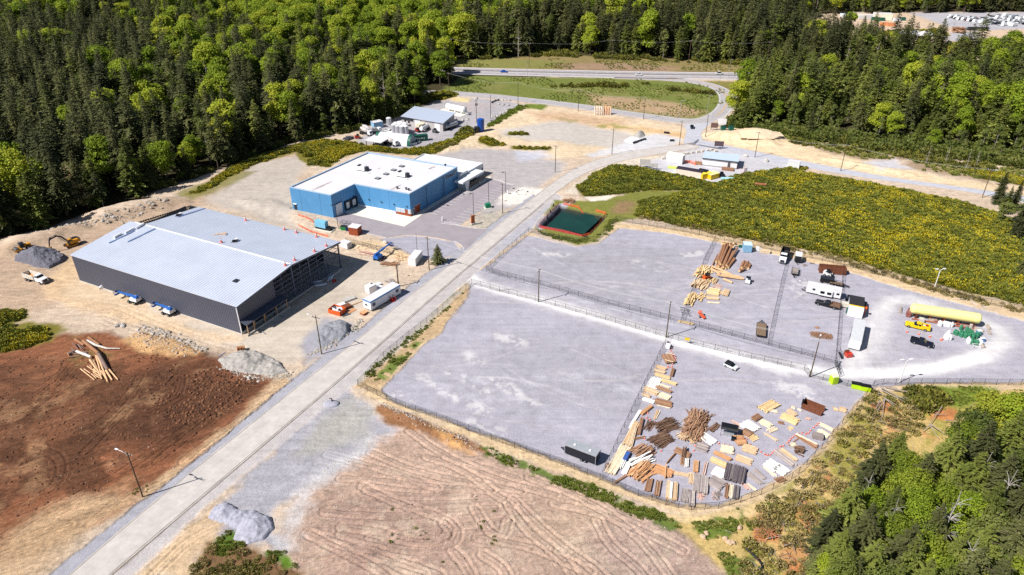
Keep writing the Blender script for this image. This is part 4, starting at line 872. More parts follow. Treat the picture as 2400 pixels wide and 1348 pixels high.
def dump_truck(name,label,loc,rz,boxm,inm,raised=False):
 t=thing(name,label,'dump truck',loc,rz)
 MB().box((-0.3,0,0.7),(8.0,1.0,0.3)).build('chassis',m_black,t)
 mb=MB();mb.profile([(0.9,0.9),(0.9,2.1),(2.6,2.1),(2.9,1.95),(4.2,1.75),(4.25,0.75),(3.8,0.6),(1.0,0.7)],-1.1,1.1);mb.build('cab',m_white,t,bev=0.06)
 mb=MB();mb.profile([(1.05,2.1),(1.1,2.72),(2.2,2.72),(2.62,2.1)],-1.05,1.05,0,0.88);mb.build('windows',m_glass,t)
 mb=MB();mb.profile([(1.0,2.725),(1.05,2.85),(2.15,2.85),(2.32,2.725)],-0.98,0.98,0,0.95);mb.build('cab_roof',m_white,t)
 MB().box((4.26,0,0.85),(0.06,1.3,0.75)).build('grille',m_dsteel,t)
 mb=MB();ring(mb,[(-4.4,-1.25),(0.7,-1.25),(0.7,1.25),(-4.4,1.25)],0.12,1.15,2.6,0);mb.box((-1.85,0,1.02),(5.0,2.4,0.15));mb.box((0.9,0,2.45),(0.9,2.3,0.08),m=0)
 for i in range(6):mb.box((-4.0+i*0.85,-1.28,1.15),(0.12,0.06,1.4));mb.box((-4.0+i*0.85,1.28,1.15),(0.12,0.06,1.4))
 mb.build('dump_box',boxm,t);MB().box((-1.85,0,1.2),(4.85,2.2,0.06)).build('box_floor',inm,t)
 for x in(3.0,-1.9,-3.2):
  for y in(-1.05,1.05):wheel(t,x,y,0.52,0.34 if x>0 else 0.5)
 for y in(-0.85,0.85):MB().box((4.24,y,0.95),(0.08,0.35,0.25)).build('headlight',M('headlight_glass',(220,222,226),0.2),t)
 MB().box((4.32,0,0.5),(0.14,2.2,0.28)).build('bumper',m_steel,t)
 return t
def flat_trailer(name,label,loc,rz,L=6.0,W=2.3,group=None,rail=False,deckm=None):
 t=thing(name,label,'trailer',loc,rz,group)
 mb=MB()
 for i in range(9):mb.box((0,-W/2+W/9*(i+0.5),0.75),(L,W/9-0.025,0.08))
 mb.build('deck',deckm or M('trailer_deck',(134,112,92),0.85,var=0.3,scale=2.5),t)
 mb=MB();mb.box((0,W/2+0.05,0.6),(L+0.1,0.1,0.26));mb.box((0,-W/2-0.05,0.6),(L+0.1,0.1,0.26));mb.box((L/2+0.06,0,0.6),(0.1,W,0.26));mb.box((-L/2-0.06,0,0.6),(0.1,W,0.26))
 mb.bar((L/2+0.1,W/2-0.3,0.66),(L/2+1.9,0,0.62),0.14,0.16);mb.bar((L/2+0.1,-W/2+0.3,0.66),(L/2+1.9,0,0.62),0.14,0.16);mb.box((L/2+0.9,0,0.56),(0.12,1.0,0.12))
 if rail:
  for y in(-W/2-0.05,W/2+0.05):
   mb.bar((-L/2,y,1.35),(L/2,y,1.35),0.07,0.07)
   for i in range(5):mb.bar((-L/2+L*i/4,y,0.8),(-L/2+L*i/4,y,1.35),0.06,0.06)
  mb.bar((L/2,-W/2,1.35),(L/2,W/2,1.35),0.07,0.07)
 mb.cyl((L/2+1.8,0,0),(L/2+1.8,0,0.9),0.06,0.06,6)
 mb.build('frame',m_black,t)
 for x in(-0.7,0.3):
  for y in(-W/2+0.1,W/2-0.1):wheel(t,x-0.4,y,0.36,0.24)
 return t
def box_trailer(name,label,loc,rz,L,W,H,wallm,roofm,z0=0.55,cat='trailer',tongue=True,group=None,axle=2,vents=2):
 t=thing(name,label,cat,loc,rz,group)
 mb=MB();mb.profile([(-L/2,z0),(-L/2,z0+H-0.1),(L/2-0.1,z0+H-0.1),(L/2+0.12,z0+H*0.6),(L/2+0.12,z0)],-W/2,W/2);mb.build('body',wallm,t,bev=0.05)
 mb=MB();mb.box((0,0,z0+H-0.095),(L+0.06,W+0.06,0.1));mb.bar((-L/2-0.0,W/2+0.02,z0),(-L/2,W/2+0.02,z0+H),0.08,0.08);mb.bar((L/2,W/2+0.02,z0),(L/2,W/2+0.02,z0+H*0.9),0.06,0.08);mb.bar((-L/2,-W/2-0.02,z0),(-L/2,-W/2-0.02,z0+H),0.08,0.08);mb.bar((L/2,-W/2-0.02,z0),(L/2,-W/2-0.02,z0+H*0.9),0.06,0.08);mb.build('roof',roofm,t)
 for i in range(vents):MB().box((-L*0.25+i*L*0.5,0.1,z0+H+0.006),(0.45,0.45,0.14)).build('roof_vent',m_white,t)
 k=int(L/0.6);mb=MB()
 for i in range(1,k):
  x=-L/2+L*i/k
  for y in(-W/2-0.008,W/2+0.008):mb.box((x,y,z0+0.1),(0.03,0.016,H-0.3))
 mb.build('wall_seam',m_dsteel,t)
 if tongue:
  mb=MB();mb.bar((L/2,W/2-0.5,z0-0.05),(L/2+1.5,0,z0),0.12,0.14);mb.bar((L/2,-W/2+0.5,z0-0.05),(L/2+1.5,0,z0),0.12,0.14);mb.box((0,0,z0-0.2),(L-0.1,W-0.5,0.19));mb.build('hitch',m_black,t)
 for i in range(axle):
  for y in(-W/2+0.02,W/2-0.02):wheel(t,-L*0.05-i*0.9,y,0.36,0.24)
 return t
def container(name,label,loc,rz,L=6.06,W=2.44,H=2.6,m=None,roofm=None,cat='container',ribs=True,z0=0.12,group=None):
 t=thing(name,label,cat,loc,rz,group);mb=MB();mb.box((0,0,z0),(L,W,H))
 if ribs:
  k=int(L/0.45)
  for i in range(k):
   x=-L/2+L*(i+0.5)/k
   for y in(-W/2-0.02,W/2+0.02):mb.box((x,y,z0+0.15),(0.16,0.04,H-0.3))
 mb.build('body',m or m_white,t)
 MB().box((0,0,z0+H+0.003),(L+0.08,W+0.08,0.07)).build('roof',roofm or m or m_white,t)
 mb=MB()
 for y in(-W*0.3,-W*0.1,W*0.1,W*0.3):mb.bar((L/2+0.04,y,z0+0.1),(L/2+0.04,y,z0+H-0.1),0.05,0.05)
 mb.build('door_bars',m_steel,t)
 mb=MB()
 for x in(-L/2+0.3,L/2-0.3):mb.box((x,0,0),(0.25,W-0.1,z0-0.002))
 mb.build('skid',m_dsteel,t)
 return t
def boom_lift(name,label,loc,rz,up=0.1,L=9,white=True):
 t=thing(name,label,'boom lift',loc,rz)
 MB().box((0,0,0.5),(2.6,1.6,0.5)).build('chassis',m_dsteel,t)
 for x in(-1.2,1.2):
  for y in(-1.05,1.05):wheel(t,x,y,0.5,0.4)
 mb=MB();mb.box((-0.6,0,1.02),(2.9,2.1,0.95),m=0,tx=0.9,ty=0.9);mb.box((-1.2,0,1.975),(1.5,1.4,0.2),m=1);mb.build('turret',[m_white if white else m_blue,m_blue],t,bev=0.05)
 e=Vector((-0.6+L*math.cos(up),0.2,2.1+L*math.sin(up)))
 mb=MB();mb.bar((-1.4,0.2,2.35),Vector((-1.4,0.2,2.35)).lerp(e,0.62),0.5,0.55);mb.bar(Vector((-1.4,0.2,2.35)).lerp(e,0.6),e,0.34,0.38);mb.box((-1.6,0.2,1.9),(0.7,0.7,0.9));mb.build('boom',m_blue,t)
 mb=MB();c=e+Vector((0.7,0,-1.0));mb.box(c,(0.8,1.9,0.12));
 for z in(0.55,1.1):
  for a,b in(((-.4,-.95),(.4,-.95)),((.4,-.95),(.4,.95)),((.4,.95),(-.4,.95)),((-.4,.95),(-.4,-.95))):mb.bar(c+Vector((*a,z)),c+Vector((*b,z)),0.06,0.06)
 for x,y in((-.4,-.95),(.4,-.95),(.4,.95),(-.4,.95),(.4,0),(-.4,0)):mb.bar(c+Vector((x,y,0)),c+Vector((x,y,1.1)),0.06,0.06)
 mb.box(c+Vector((0.35,0,0.6)),(0.2,0.7,0.5));mb.bar(e,c+Vector((-0.4,0,0.5)),0.3,0.3);mb.build('basket',M('basket_blue',(26,66,130),0.5),t)
 return t
def track(par,y,L=4.2):
 mb=MB();mb.profile([(-L/2,0.35),(-L/2+0.2,0.05),(L/2-0.2,0.05),(L/2,0.35),(L/2,0.6),(L/2-0.2,0.9),(-L/2+0.2,0.9),(-L/2,0.6)],y-0.28,y+0.28,0)
 mb.profile([(-L/2+0.5,0.25),(L/2-0.5,0.25),(L/2-0.5,0.7),(-L/2+0.5,0.7)],y-0.3,y+0.3,1)
 for i in range(12):mb.box((-L/2+0.35+i*(L-0.7)/11,y,0.895),(0.14,0.56,0.05))
 return mb.build('track',[M('track_steel',(92,74,60),0.8,0.2),m_cat],par)
def excavator(label,loc,rz,house=0.0):
 t=thing('excavator',label,'excavator',loc,rz)
 for y in(-1.15,1.15):track(t,y)
 MB().box((0,0,0.55),(2.2,1.7,0.5)).build('undercarriage',m_cat,t)
 mb=MB();mb.X=Matrix.Rotation(house,4,'Z');mb.box((-1.0,0,1.1),(3.6,2.6,1.1),m=0,tx=0.96,ty=0.96);mb.box((-2.5,0,1.15),(0.8,2.5,1.2),m=1,tx=0.8);mb.box((-1.2,-0.5,2.205),(1.6,1.2,0.3),m=1);mb.build('house',[m_cat,m_dsteel],t,bev=0.06)
 mb=MB();mb.X=Matrix.Rotation(house,4,'Z');mb.box((0.55,0.8,1.15),(1.5,0.95,1.7),m=0,tx=0.86,ty=0.9);mb.box((0.55,0.8,2.855),(1.35,0.9,0.08),m=1);mb.build('cab',[m_glass,m_cat],t)
 mb=MB();mb.X=Matrix.Rotation(house,4,'Z');mb.path([(0.6,-0.1,1.8),(2.2,-0.1,4.2),(3.6,-0.1,5.1),(6.0,-0.1,4.6)],0.3,6,0,0.24);mb.bar((1.4,-0.1,1.9),(3.0,-0.1,4.3),0.16,0.16,1);mb.bar((3.4,-0.1,5.5),(5.7,-0.1,5.3),0.14,0.14,1);mb.build('boom',[m_dsteel,m_steel],t)
 mb=MB();mb.X=Matrix.Rotation(house,4,'Z');mb.path([(5.6,-0.1,5.3),(6.1,-0.1,4.4),(6.7,-0.1,2.2)],0.28,6,0,0.18);mb.build('stick',m_dsteel,t)
 mb=MB();mb.X=Matrix.Rotation(house,4,'Z');mb.profile([(6.2,2.3),(7.1,2.3),(7.6,1.4),(7.3,0.7),(6.6,0.5),(6.3,1.2)],-0.75,0.55);mb.build('bucket',M('worn_bucket',(196,160,110),0.7),t)
 return t
def compactor(label,loc,rz):
 t=thing('soil_compactor',label,'roller',loc,rz)
 mb=MB();mb.cyl((1.7,-1.05,0.78),(1.7,1.05,0.78),0.78,0.78,18);mb.build('drum',m_steel,t)
 mb=MB();mb.box((1.7,1.2,0.6),(2.2,0.2,0.45));mb.box((1.7,-1.2,0.6),(2.2,0.2,0.45));mb.box((0.5,0,0.6),(0.3,2.5,0.5));mb.build('drum_frame',m_cat,t)
 for y in(-0.85,0.85):wheel(t,-1.6,y,0.75,0.5)
 mb=MB();mb.box((-1.7,0,1.0),(2.3,1.5,0.9),tx=0.85,ty=0.85);mb.build('engine_hood',m_cat,t,bev=0.08)
 mb=MB();mb.box((-0.1,0,1.0),(1.3,1.5,1.6),m=0,tx=0.9,ty=0.9);mb.box((-0.1,0,2.605),(1.5,1.6,0.1),m=1);mb.build('cab',[m_glass,m_dsteel],t)
 return t
def skid_steer(name,label,loc,rz,bodym,cat='skid steer',group=None):
 t=thing(name,label,cat,loc,rz,group)
 mb=MB();mb.box((-0.3,0,0.35),(2.3,1.2,0.8));mb.box((-1.2,0,1.152),(0.6,1.2,0.35));mb.build('body',bodym,t,bev=0.05)
 mb=MB();mb.box((0.0,0,1.152),(1.2,1.1,0.95),m=0,tx=0.85);mb.box((0,0,2.105),(1.1,1.1,0.07),m=1);mb.build('cab',[m_glass,m_black],t)
 for x in(-0.85,0.45):
  for y in(-0.75,0.75):wheel(t,x,y,0.38,0.28)
 mb=MB()
 for y in(-0.75,0.75):mb.path([(-1.3,y,1.5),(0.9,y,1.1),(1.3,y,0.4)],0.08,6)
 mb.build('lift_arm',bodym,t);mb=MB();mb.profile([(1.2,0.1),(2.0,0.1),(1.4,0.25),(1.3,0.75),(1.2,0.75)],-0.9,0.9);mb.build('bucket',m_dsteel,t)
 return t
def mixer_truck(label,loc,rz,group):
 t=thing('mixer_truck',label,'mixer truck',loc,rz,group)
 MB().box((0,0,0.7),(8,1.0,0.35)).build('chassis',m_dsteel,t)
 mb=MB();mb.box((3.2,0,0.7),(1.8,2.2,2.0),tx=0.85,ty=0.92);mb.build('cab',m_white,t,bev=0.06);MB().box((3.6,0,1.7),(1.12,2.06,0.6),tx=0.8).build('windows',m_glass,t)
 mb=MB();mb.cyl((2.0,0,2.0),(1.0,0,2.2),0.5,1.05,14);mb.cyl((1.0,0,2.2),(-1.4,0,2.6),1.05,1.15,14);mb.cyl((-1.4,0,2.6),(-3.2,0,3.1),1.15,0.5,14);mb.build('drum',M('drum_grey',(196,190,190),0.6,var=0.15),t)
 mb=MB();mb.bar((-3.4,0,2.6),(-4.2,0,1.6),0.6,0.1);mb.bar((-3.3,0.5,0.9),(-3.3,0.5,3.4),0.1,0.1);mb.bar((-3.3,-0.5,0.9),(-3.3,-0.5,3.4),0.1,0.1);mb.build('chute',m_steel,t)
 for x in(2.9,-1.6,-2.8):
  for y in(-1,1):wheel(t,x,y,0.5,0.4,False)
 return t
def tanker(label,loc,rz,L=9.0,m=None,legs=True,name='tank_trailer',cat='tank trailer'):
 t=thing(name,label,cat,loc,rz)
 mb=MB();mb.cyl((-L/2,0,1.9),(L/2,0,1.9),1.1,1.1,18);mb.cyl((L/2,0,1.9),(L/2+0.3,0,1.9),1.1,0.7,18);mb.cyl((-L/2,0,1.9),(-L/2-0.3,0,1.9),1.1,0.7,18);mb.build('tank',m or m_galv,t)
 mb=MB();mb.box((0,0,0.7),(L,1.0,0.25));mb.box((L*0.3,0,0.0),(0.2,1.6,0.68));mb.box((0,0,3.0),(L*0.6,0.5,0.06));mb.build('frame',m_dsteel,t)
 for x in(-L*0.32,-L*0.45):
  for y in(-0.95,0.95):wheel(t,x,y,0.5,0.4,False)
 return t
m_wire=M('wire',(206,206,206),0.5)
POLES=[]
def pole(px,py,label,H=12.0,arm=True,lamp=0,armdir=None,m=None,transf=False,group='utility poles',r=0.17):
 b=PH(px,py);t=thing('utility_pole',label,'utility pole',b,0,group)
 MB().cyl((0,0,-0.3),(0,0,H),r,r*0.66,9).build('shaft',m or m_wood,t)
 d=armdir if armdir is not None else Vector((0.77,-0.64))
 if arm:
  mb=MB();a=Vector((d.x,d.y,0))*1.2
  mb.bar(Vector((0,0,H-0.6))-a,Vector((0,0,H-0.6))+a,0.12,0.14,0)
  for k in(-1,-0.4,0.4,1):mb.cyl(Vector((0,0,H-0.53))+a*k,Vector((0,0,H-0.2))+a*k,0.06,0.05,6,1)
  mb.build('crossarm',[m_wood,m_white],t)
 if lamp:
  mb=MB();e=Vector((d.x,d.y,0))*lamp;mb.path([(0,0,H-1.0 if arm else H-0.2),e*0.5+Vector((0,0,H-0.3)),e+Vector((0,0,H-0.1))],0.06,6);lo=mb.build('lamp_arm',m_galv,t)
  MB().box(e*1.15+Vector((0,0,H-0.2)),(0.7,0.32,0.16),math.atan2(d.y,d.x)).build('lamp_head',m_white,lo)
 if transf:
  mb=MB()
  for a in(0,2.1,4.2):c=Vector((math.cos(a)*0.5,math.sin(a)*0.5,H-3));mb.cyl(c,c+Vector((0,0,1.1)),0.28,0.28,9)
  mb.build('transformer',m_steel,t)
 POLES.append((t,H));return t
def wires(pa,pb,label,n=3,sag=1.2,r=0.022,ha=-0.25):
 (ta,Ha),(tb,Hb)=pa,pb;mb=MB();d=Vector((0.77,-0.64,0))*1.1
 for k in np.linspace(-1,1,n):
  a=ta.location+Vector((0,0,Ha+ha))+d*k;b=tb.location+Vector((0,0,Hb+ha))+d*k;pts=[]
  for i in range(13):t=i/12;p=a.lerp(b,t);p.z-=sag*4*t*(1-t);pts.append(p)
  mb.path(pts,r,3)
 return tag(mb.build('power_line',m_wire),label,'power line','overhead lines')
def lamp_post(px,py,label,H=8.5,m=None,head=1,d=(-0.6,-0.4),r=0.1,group='parking lot lamp posts',base=True):
 t=thing('lamp_post',label,'lamp post',PH(px,py),0,group);d=Vector(d).normalized()
 MB().cyl((0,0,0),(0,0,H),r,r*0.75,8).build('shaft',m or m_dsteel,t)
 if base:MB().cyl((0,0,0),(0,0,0.6),0.32,0.3,10).build('plinth',m_conc,t)
 for s in([1]if head==1 else[1,-1]):
  e=Vector((d.x,d.y,0))*s;mb=MB();mb.bar((0,0,H-0.1),e*0.9+Vector((0,0,H+(0.5 if head==2 else 0))),0.09,0.09);mb.box(e*1.2+Vector((0,0,H-0.1+(0.45 if head==2 else 0))),(0.9,0.45,0.16),math.atan2(e.y,e.x));mb.build('lamp_head',m or m_dsteel,t)
 return t
def fencemat(name,rgb,wire=0.34):
 m,nt,b=nodes_of(name);N,L=nt.nodes,nt.links
 b.inputs['Base Color'].default_value=(*C3(rgb),1);b.inputs['Roughness'].default_value=0.6
 uv=N.new('ShaderNodeUVMap');uv.uv_map='UVMap';sp=N.new('ShaderNodeSeparateXYZ');L.new(uv.outputs[0],sp.inputs[0])
 o=[]
 for sgn in(1,-1):
  a=N.new('ShaderNodeMath');a.operation='MULTIPLY_ADD';a.inputs[1].default_value=sgn;L.new(sp.outputs[1],a.inputs[0]);L.new(sp.outputs[0],a.inputs[2])
  s=N.new('ShaderNodeMath');s.operation='MULTIPLY';s.inputs[1].default_value=9.0;L.new(a.outputs[0],s.inputs[0])
  f=N.new('ShaderNodeMath');f.operation='FRACT';L.new(s.outputs[0],f.inputs[0])
  c=N.new('ShaderNodeMath');c.operation='LESS_THAN';c.inputs[1].default_value=wire/2;L.new(f.outputs[0],c.inputs[0]);o.append(c.outputs[0])
 mxx=N.new('ShaderNodeMath');mxx.operation='MAXIMUM';L.new(o[0],mxx.inputs[0]);L.new(o[1],mxx.inputs[1])
 tr=N.new('ShaderNodeBsdfTransparent');ms=N.new('ShaderNodeMixShader');L.new(mxx.outputs[0],ms.inputs[0]);L.new(tr.outputs[0],ms.inputs[1]);L.new(b.outputs[0],ms.inputs[2])
 L.new(ms.outputs[0],N['Material Output'].inputs['Surface'])
 return m
m_chain=fencemat('chain_link',(44,46,52),0.24);m_post=M('fence_post',(36,38,44),0.5)
m_onet=fencemat('orange_netting',(240,110,60),0.75);m_rnet=fencemat('red_netting',(240,96,96),0.75)
def fence(pl,label,H=1.85,step=3.05,mesh=None,pm=None,name='chain_link_fence',rail=True,closed=False,cat='fence',pr=0.045):
 pts=[PH(*p)for p in pl]
 if closed:pts.append(pts[0])
 root=thing(name,label,cat,pts[0]);o=pts[0];mbp=MB();mbr=MB();run=0.0
 for a,b in zip(pts[:-1],pts[1:]):
  d=b-a;Ln=d.length;k=max(1,round(Ln/step))
  for i in range(k):
   p,q=a+d*(i/k)-o,a+d*((i+1)/k)-o;up=Vector((0,0,H))
   u0,u1=run+Ln*i/k,run+Ln*(i+1)/k
   mbp.quad(p+Vector((0,0,0.05)),q+Vector((0,0,0.05)),q+up,p+up,0,[(u0,0),(u1,0),(u1,H),(u0,H)])
   if rail:mbr.cyl(p+up,q+up,0.028,0.028,5,cap=False)
   MB().cyl(p-Vector((0,0,0.2)),p+up*1.03,pr,pr,6).build('post',pm or m_post,root)
  run+=Ln
 mbp.build('mesh_panel',mesh or m_chain,root)
 if rail:mbr.build('top_rail',pm or m_post,root)
 return root
def heap(name,label,pl,h,mat,cat='gravel pile',seed=1,rough=0.25,peaks=None,st=0.5,group=None,sharp=1.0):
 """loose material piled on the ground inside a surveyed outline"""
 pts=W(pl);x0,y0=pts.min(0)-1;x1,y1=pts.max(0)+1;c=pts.mean(0)
 xs=np.arange(x0,x1,st);ys=np.arange(y0,y1,st);X,Y=np.meshgrid(xs,ys)
 sd=segdist(X,Y,pts,True)+fbm(X,Y,0.25,3,seed)*1.6
 mx=sd.max();t=np.clip(sd/mx,-0.2,1);pk=np.ones_like(t)
 if peaks:
  pk=np.zeros_like(t)
  for(px,py,k,rad)in peaks:g=G(px,py);pk=np.maximum(pk,k*np.clip(1-np.hypot(X-g.x,Y-g.y)/rad,0,1))
  pk=np.clip(pk,0.02,1)
 Z=h*(np.sign(t)*np.abs(t)**sharp if not peaks else np.minimum(pk,np.clip(t*3,-0.1,1)))+(fbm(X,Y,0.5,4,seed+3)*2*rough+fbm(X,Y,1.5,4,seed+9)*rough*1.6)*np.clip(t*4,0,1)
 Z=np.where(sd<-0.1,-0.4,Z);hz=height(c[0],c[1])
 ny,nx=X.shape;idx=np.arange(nx*ny).reshape(ny,nx)
 keep=(sd[:-1,:-1]>-st*2)|(sd[1:,1:]>-st*2)
 f=np.stack([idx[:-1,:-1],idx[:-1,1:],idx[1:,1:],idx[1:,:-1]],-1)[keep]
 mb=MB();used=np.unique(f);mp=-np.ones(nx*ny,int);mp[used]=np.arange(len(used));co=np.stack([X-c[0],Y-c[1],Z+0.01],-1).reshape(-1,3)[used]
 mb.add([tuple(v)for v in co],[tuple(int(i)for i in mp[q])for q in f],0,sm=True)
 return tag(mb.build(name,mat,loc=(c[0],c[1],hz)),label,cat,group)
m_bark=M('brown_bark',(158,114,84),0.9,var=0.35,scale=2.2,bump=0.5,bscale=6)
m_peel=M('peeled_log',(220,178,138),0.8,var=0.25,scale=2.0)
m_logend=M('log_end',(226,190,142),0.8)
def log(a,b,r0,r1,m,label,group,name='log',bend=0.0,n=9,cat='log'):
 a,b=Vector(a),Vector(b);mid=(a+b)/2;mb=MB();d=(b-a);s=Vector((-d.y,d.x,0)).normalized()*bend
 p=[a-mid,(a+d*0.35+s*0.8)-mid,(a+d*0.7+s)-mid,b-mid]
 for i in range(3):
  ra=r0+(r1-r0)*i/3;rb=r0+(r1-r0)*(i+1)/3;mb.cyl(p[i],p[i+1],ra,rb,n,0,cap=False)
 for q,rr_,sgn in((p[0],r0,-1),(p[3],r1,1)):mb.cyl(q,q+d.normalized()*0.02*sgn,rr_,rr_*0.96,n,1)
 return tag(mb.build(name,[m,m_logend],loc=mid),label,cat,group)
WOODS={'pale':[(244,226,196),(236,212,178),(248,234,210)],'tan':[(226,194,156),(212,178,140),(234,208,174)],'orange':[(214,162,116),(200,146,104),(226,178,134)],'brown':[(166,126,98),(146,108,84),(186,148,118)],'dark':[(118,90,72),(98,74,60),(142,112,92)],'grey':[(176,164,160),(152,140,138),(198,186,180)],'char':[(112,102,106),(90,82,88),(136,126,126)],'white':[(248,246,242),(250,248,246),(240,236,230)],'pink':[(220,184,170),(204,164,148),(232,204,190)],'gold':[(238,206,152),(228,192,138),(244,218,172)]}
for k,v in WOODS.items():
 for i,c in enumerate(v):M('wood_%s_%d'%(k,i),c,0.8,var=0.18,scale=1.6)
def wood(k):return[MATS['wood_%s_%d'%(k,i)]for i in range(3)]
TIMBER_GROUP='timber stacks in the fenced yards'
def lumber(pa,pb,wid,lay,kind,label,pw=0.24,th=0.12,jit=0.25,gap=0.03,bear=True,name='lumber_stack',z0=0.0,seed=None,cat='lumber stack'):
 """a stack of sawn boards lying from pa to pb"""
 c,a,Ln=aim(pa,pb);rr=random.Random(seed if seed is not None else int(pa[0]*31+pa[1]*7));mb=MB();ms=wood(kind)
 n=max(1,int(wid/pw));zb=z0+(0.12 if bear else 0.0)
 if bear:
  for x in(-Ln*0.32,Ln*0.32):mb.box((x,0,z0),(0.12,wid*0.95,0.115),m=1)
 for k in range(lay):
  for i in range(n):
   if k==lay-1 and lay>1 and rr.random()<0.15:continue
   l=Ln*rr.uniform(0.9,1.0);x=rr.uniform(-jit,jit)
   mb.box((x,-wid/2+wid*(i+0.5)/n,zb+k*(th+0.012)),(l,pw-gap,th),rz=rr.uniform(-0.012,0.012),m=rr.choice((0,0,1,2)))
 o=mb.build(name,ms,loc=(c.x,c.y,height(c.x,c.y)),rz=a);return tag(o,label,cat,TIMBER_GROUP)
def sticks(pa,pb,wid,n,kind,label,h=1.0,mess=0.18,r=0.1,lmin=0.45,seed=1,lmax=0.95,name='timber_pile',fan=0.0,rnd=False):
 """a loose pile of boards or poles roughly lying from pa to pb"""
 c,a,Ln=aim(pa,pb);rr=random.Random(seed+int(pa[0]));mb=MB();ms=wood(kind)
 for i in range(n):
  y=rr.uniform(-wid/2,wid/2);l=Ln*rr.uniform(lmin,lmax);x=rr.uniform(-(Ln-l)/2,(Ln-l)/2);an=rr.gauss(0,mess)+fan*y/max(0.1,wid/2)
  zt=h*(1-(2*y/wid)**2)*(i/n)**0.7*(1-0.5*abs(2*x/Ln))+r;d=Vector((math.cos(an),math.sin(an),rr.gauss(0,0.04)))*l/2;p=Vector((x,y,zt))
  if d.z>0 and p.z-abs(d.z)<r:p.z=abs(d.z)+r
  if p.z-abs(d.z)<r*0.5:p.z=abs(d.z)+r*0.5
  if rnd:mb.cyl(p-d,p+d,r*rr.uniform(0.8,1.3),r*0.7,6,rr.choice((0,1,2)))
  else:mb.bar(p-d,p+d,r*rr.uniform(1.6,2.6),r*rr.uniform(0.6,1.1),rr.choice((0,1,2)))
 o=mb.build(name,ms,loc=(c.x,c.y,height(c.x,c.y)),rz=a);return tag(o,label,'timber pile',TIMBER_GROUP)
def boulder(px,py,r,label,m=None,seed=0,group=None,name='boulder'):
 b=PH(px,py);rr=random.Random(seed+int(px*7+py));mb=MB();mb.ball((0,0,r*0.3),(r,r*rr.uniform(0.6,0.9),r*rr.uniform(0.5,0.8)),nu=8,nv=6)
 mb.v=[tuple(c*rr.uniform(0.82,1.15)for c in q)for q in mb.v];mb.sm=[False]*len(mb.sm)
 return tag(mb.build(name,m or M('pale_rock',(190,184,180),0.9,var=0.2),loc=b,rz=rr.uniform(0,6)),label,'boulder',group)
def at(a,b):c,r,l=aim(a,b);return(c.x,c.y,height(c.x,c.y)),r
blk=paint((24,26,34),'black');nvy=paint((20,26,46),'midnight');wht=paint((236,238,240),'white');yel=paint((240,206,20),'yellow');blu=paint((30,96,200),'blue');gry=paint((120,124,130),'grey');red=paint((176,34,36),'red');slv=paint((190,194,200),'silver')
p,r=at((62,652),(112,666));dump_truck('dump_truck','white dump truck with orange lined empty box on bare dirt left of the warehouse',p,r,M('truck_box_cream',(226,220,210),0.6,var=0.15),M('ore_orange',(214,140,60),0.8))
p,r=at((196,566),(140,586));excavator('yellow excavator reaching its bucket onto the dark rock pile',p,r,0.0)
p,r=at((72,582),(36,594));compactor('yellow soil roller with dark cab behind the dark rock pile',p,r)
m_rock=M('blue_grey_rock',(112,112,124),0.9,var=0.5,scale=2.2,bump=2.5,bscale=2.2)
heap('rock_pile','dark broken rock pile beside the yellow excavator',[(34,612),(52,596),(76,586),(104,590),(140,598),(156,604),(150,614),(116,632),(84,626)],5.0,m_rock,'rock pile',5,0.5,peaks=[(88,610,1.0,10.5),(112,609,0.75,8)],st=0.28)
p,r=at((334,714),(300,704));boom_lift('boom_lift','blue and white boom lift by the long dark wall, farther from the road',p,r,0.05,6.5)
p,r=at((410,741),(382,731));boom_lift('boom_lift','smaller blue and white boom lift by the long dark wall, nearer the road',p,r,0.08,5.0)
mb=MB();b=PH(240,676);mb.box((0,0,0),(1.6,0.9,0.7));mb.box((0.2,0,0.705),(0.9,0.7,0.4));tag(mb.build('wrapped_pallet',m_white,loc=b,rz=0.5),'small white wrapped bundle at the foot of the long dark wall','bundle')
for i,(x,y,s)in enumerate(((275,766,0.8),(281,763,0.7),(288,765,0.9),(290,761,0.6))):boulder(x,y,s,'pale boulder in a small cluster on the sand below the dark wall',seed=i,group='boulder cluster below the dark wall')
def rubble(name,label,path,n,r0,r1,spread,m,seed):
 rr=random.Random(seed);pts=[PH(*q)for q in path];mb=MB()
 for i in range(n):
  t=rr.random()*(len(pts)-1);k=int(t);c=pts[k].lerp(pts[k+1],t-k)+Vector((rr.gauss(0,spread),rr.gauss(0,spread),0));c.z=height(c.x,c.y)+0.05;r=r0+(r1-r0)*rr.random()**2.5
  o=len(mb.v);mb.ball(c,(r,r*rr.uniform(0.6,1),r*rr.uniform(0.5,0.8)),m=rr.choice((0,0,1)),nu=6,nv=3,z0=-0.5);mb.v[o:]=[tuple(c[k2]+(q[k2]-c[k2])*rr.uniform(0.75,1.25)for k2 in range(3))for q in mb.v[o:]]
 mb.sm=[False]*len(mb.sm);o=mb.build(name,[m,M('pale_rock',(190,184,180),0.9,var=0.2)]);return tag(o,label,'rubble',None,'stuff')
m_stone=M('tan_stone',(176,164,150),0.9,var=0.25)
rubble('rubble','broken stones strewn along the edge of the sand bank',[(330,768),(380,780),(430,800),(480,822)],170,0.2,0.75,0.7,m_stone,1)
rubble('rubble','pale stones round the foot of the gravel piles by the road',[(520,850),(560,876),(600,886),(650,884),(682,882)],220,0.15,0.5,0.8,m_stone,2)
rubble('rubble','stones along the bank behind the gravel heap and street pole',[(722,832),(770,815),(810,785),(830,765),(850,750)],200,0.15,0.5,0.6,m_stone,3)
rubble('rubble','dark rocks along the shaded berm at the edge of the left forest',[(110,545),(180,530),(250,520),(330,500),(390,480)],220,0.2,0.9,1.6,m_stone,4)
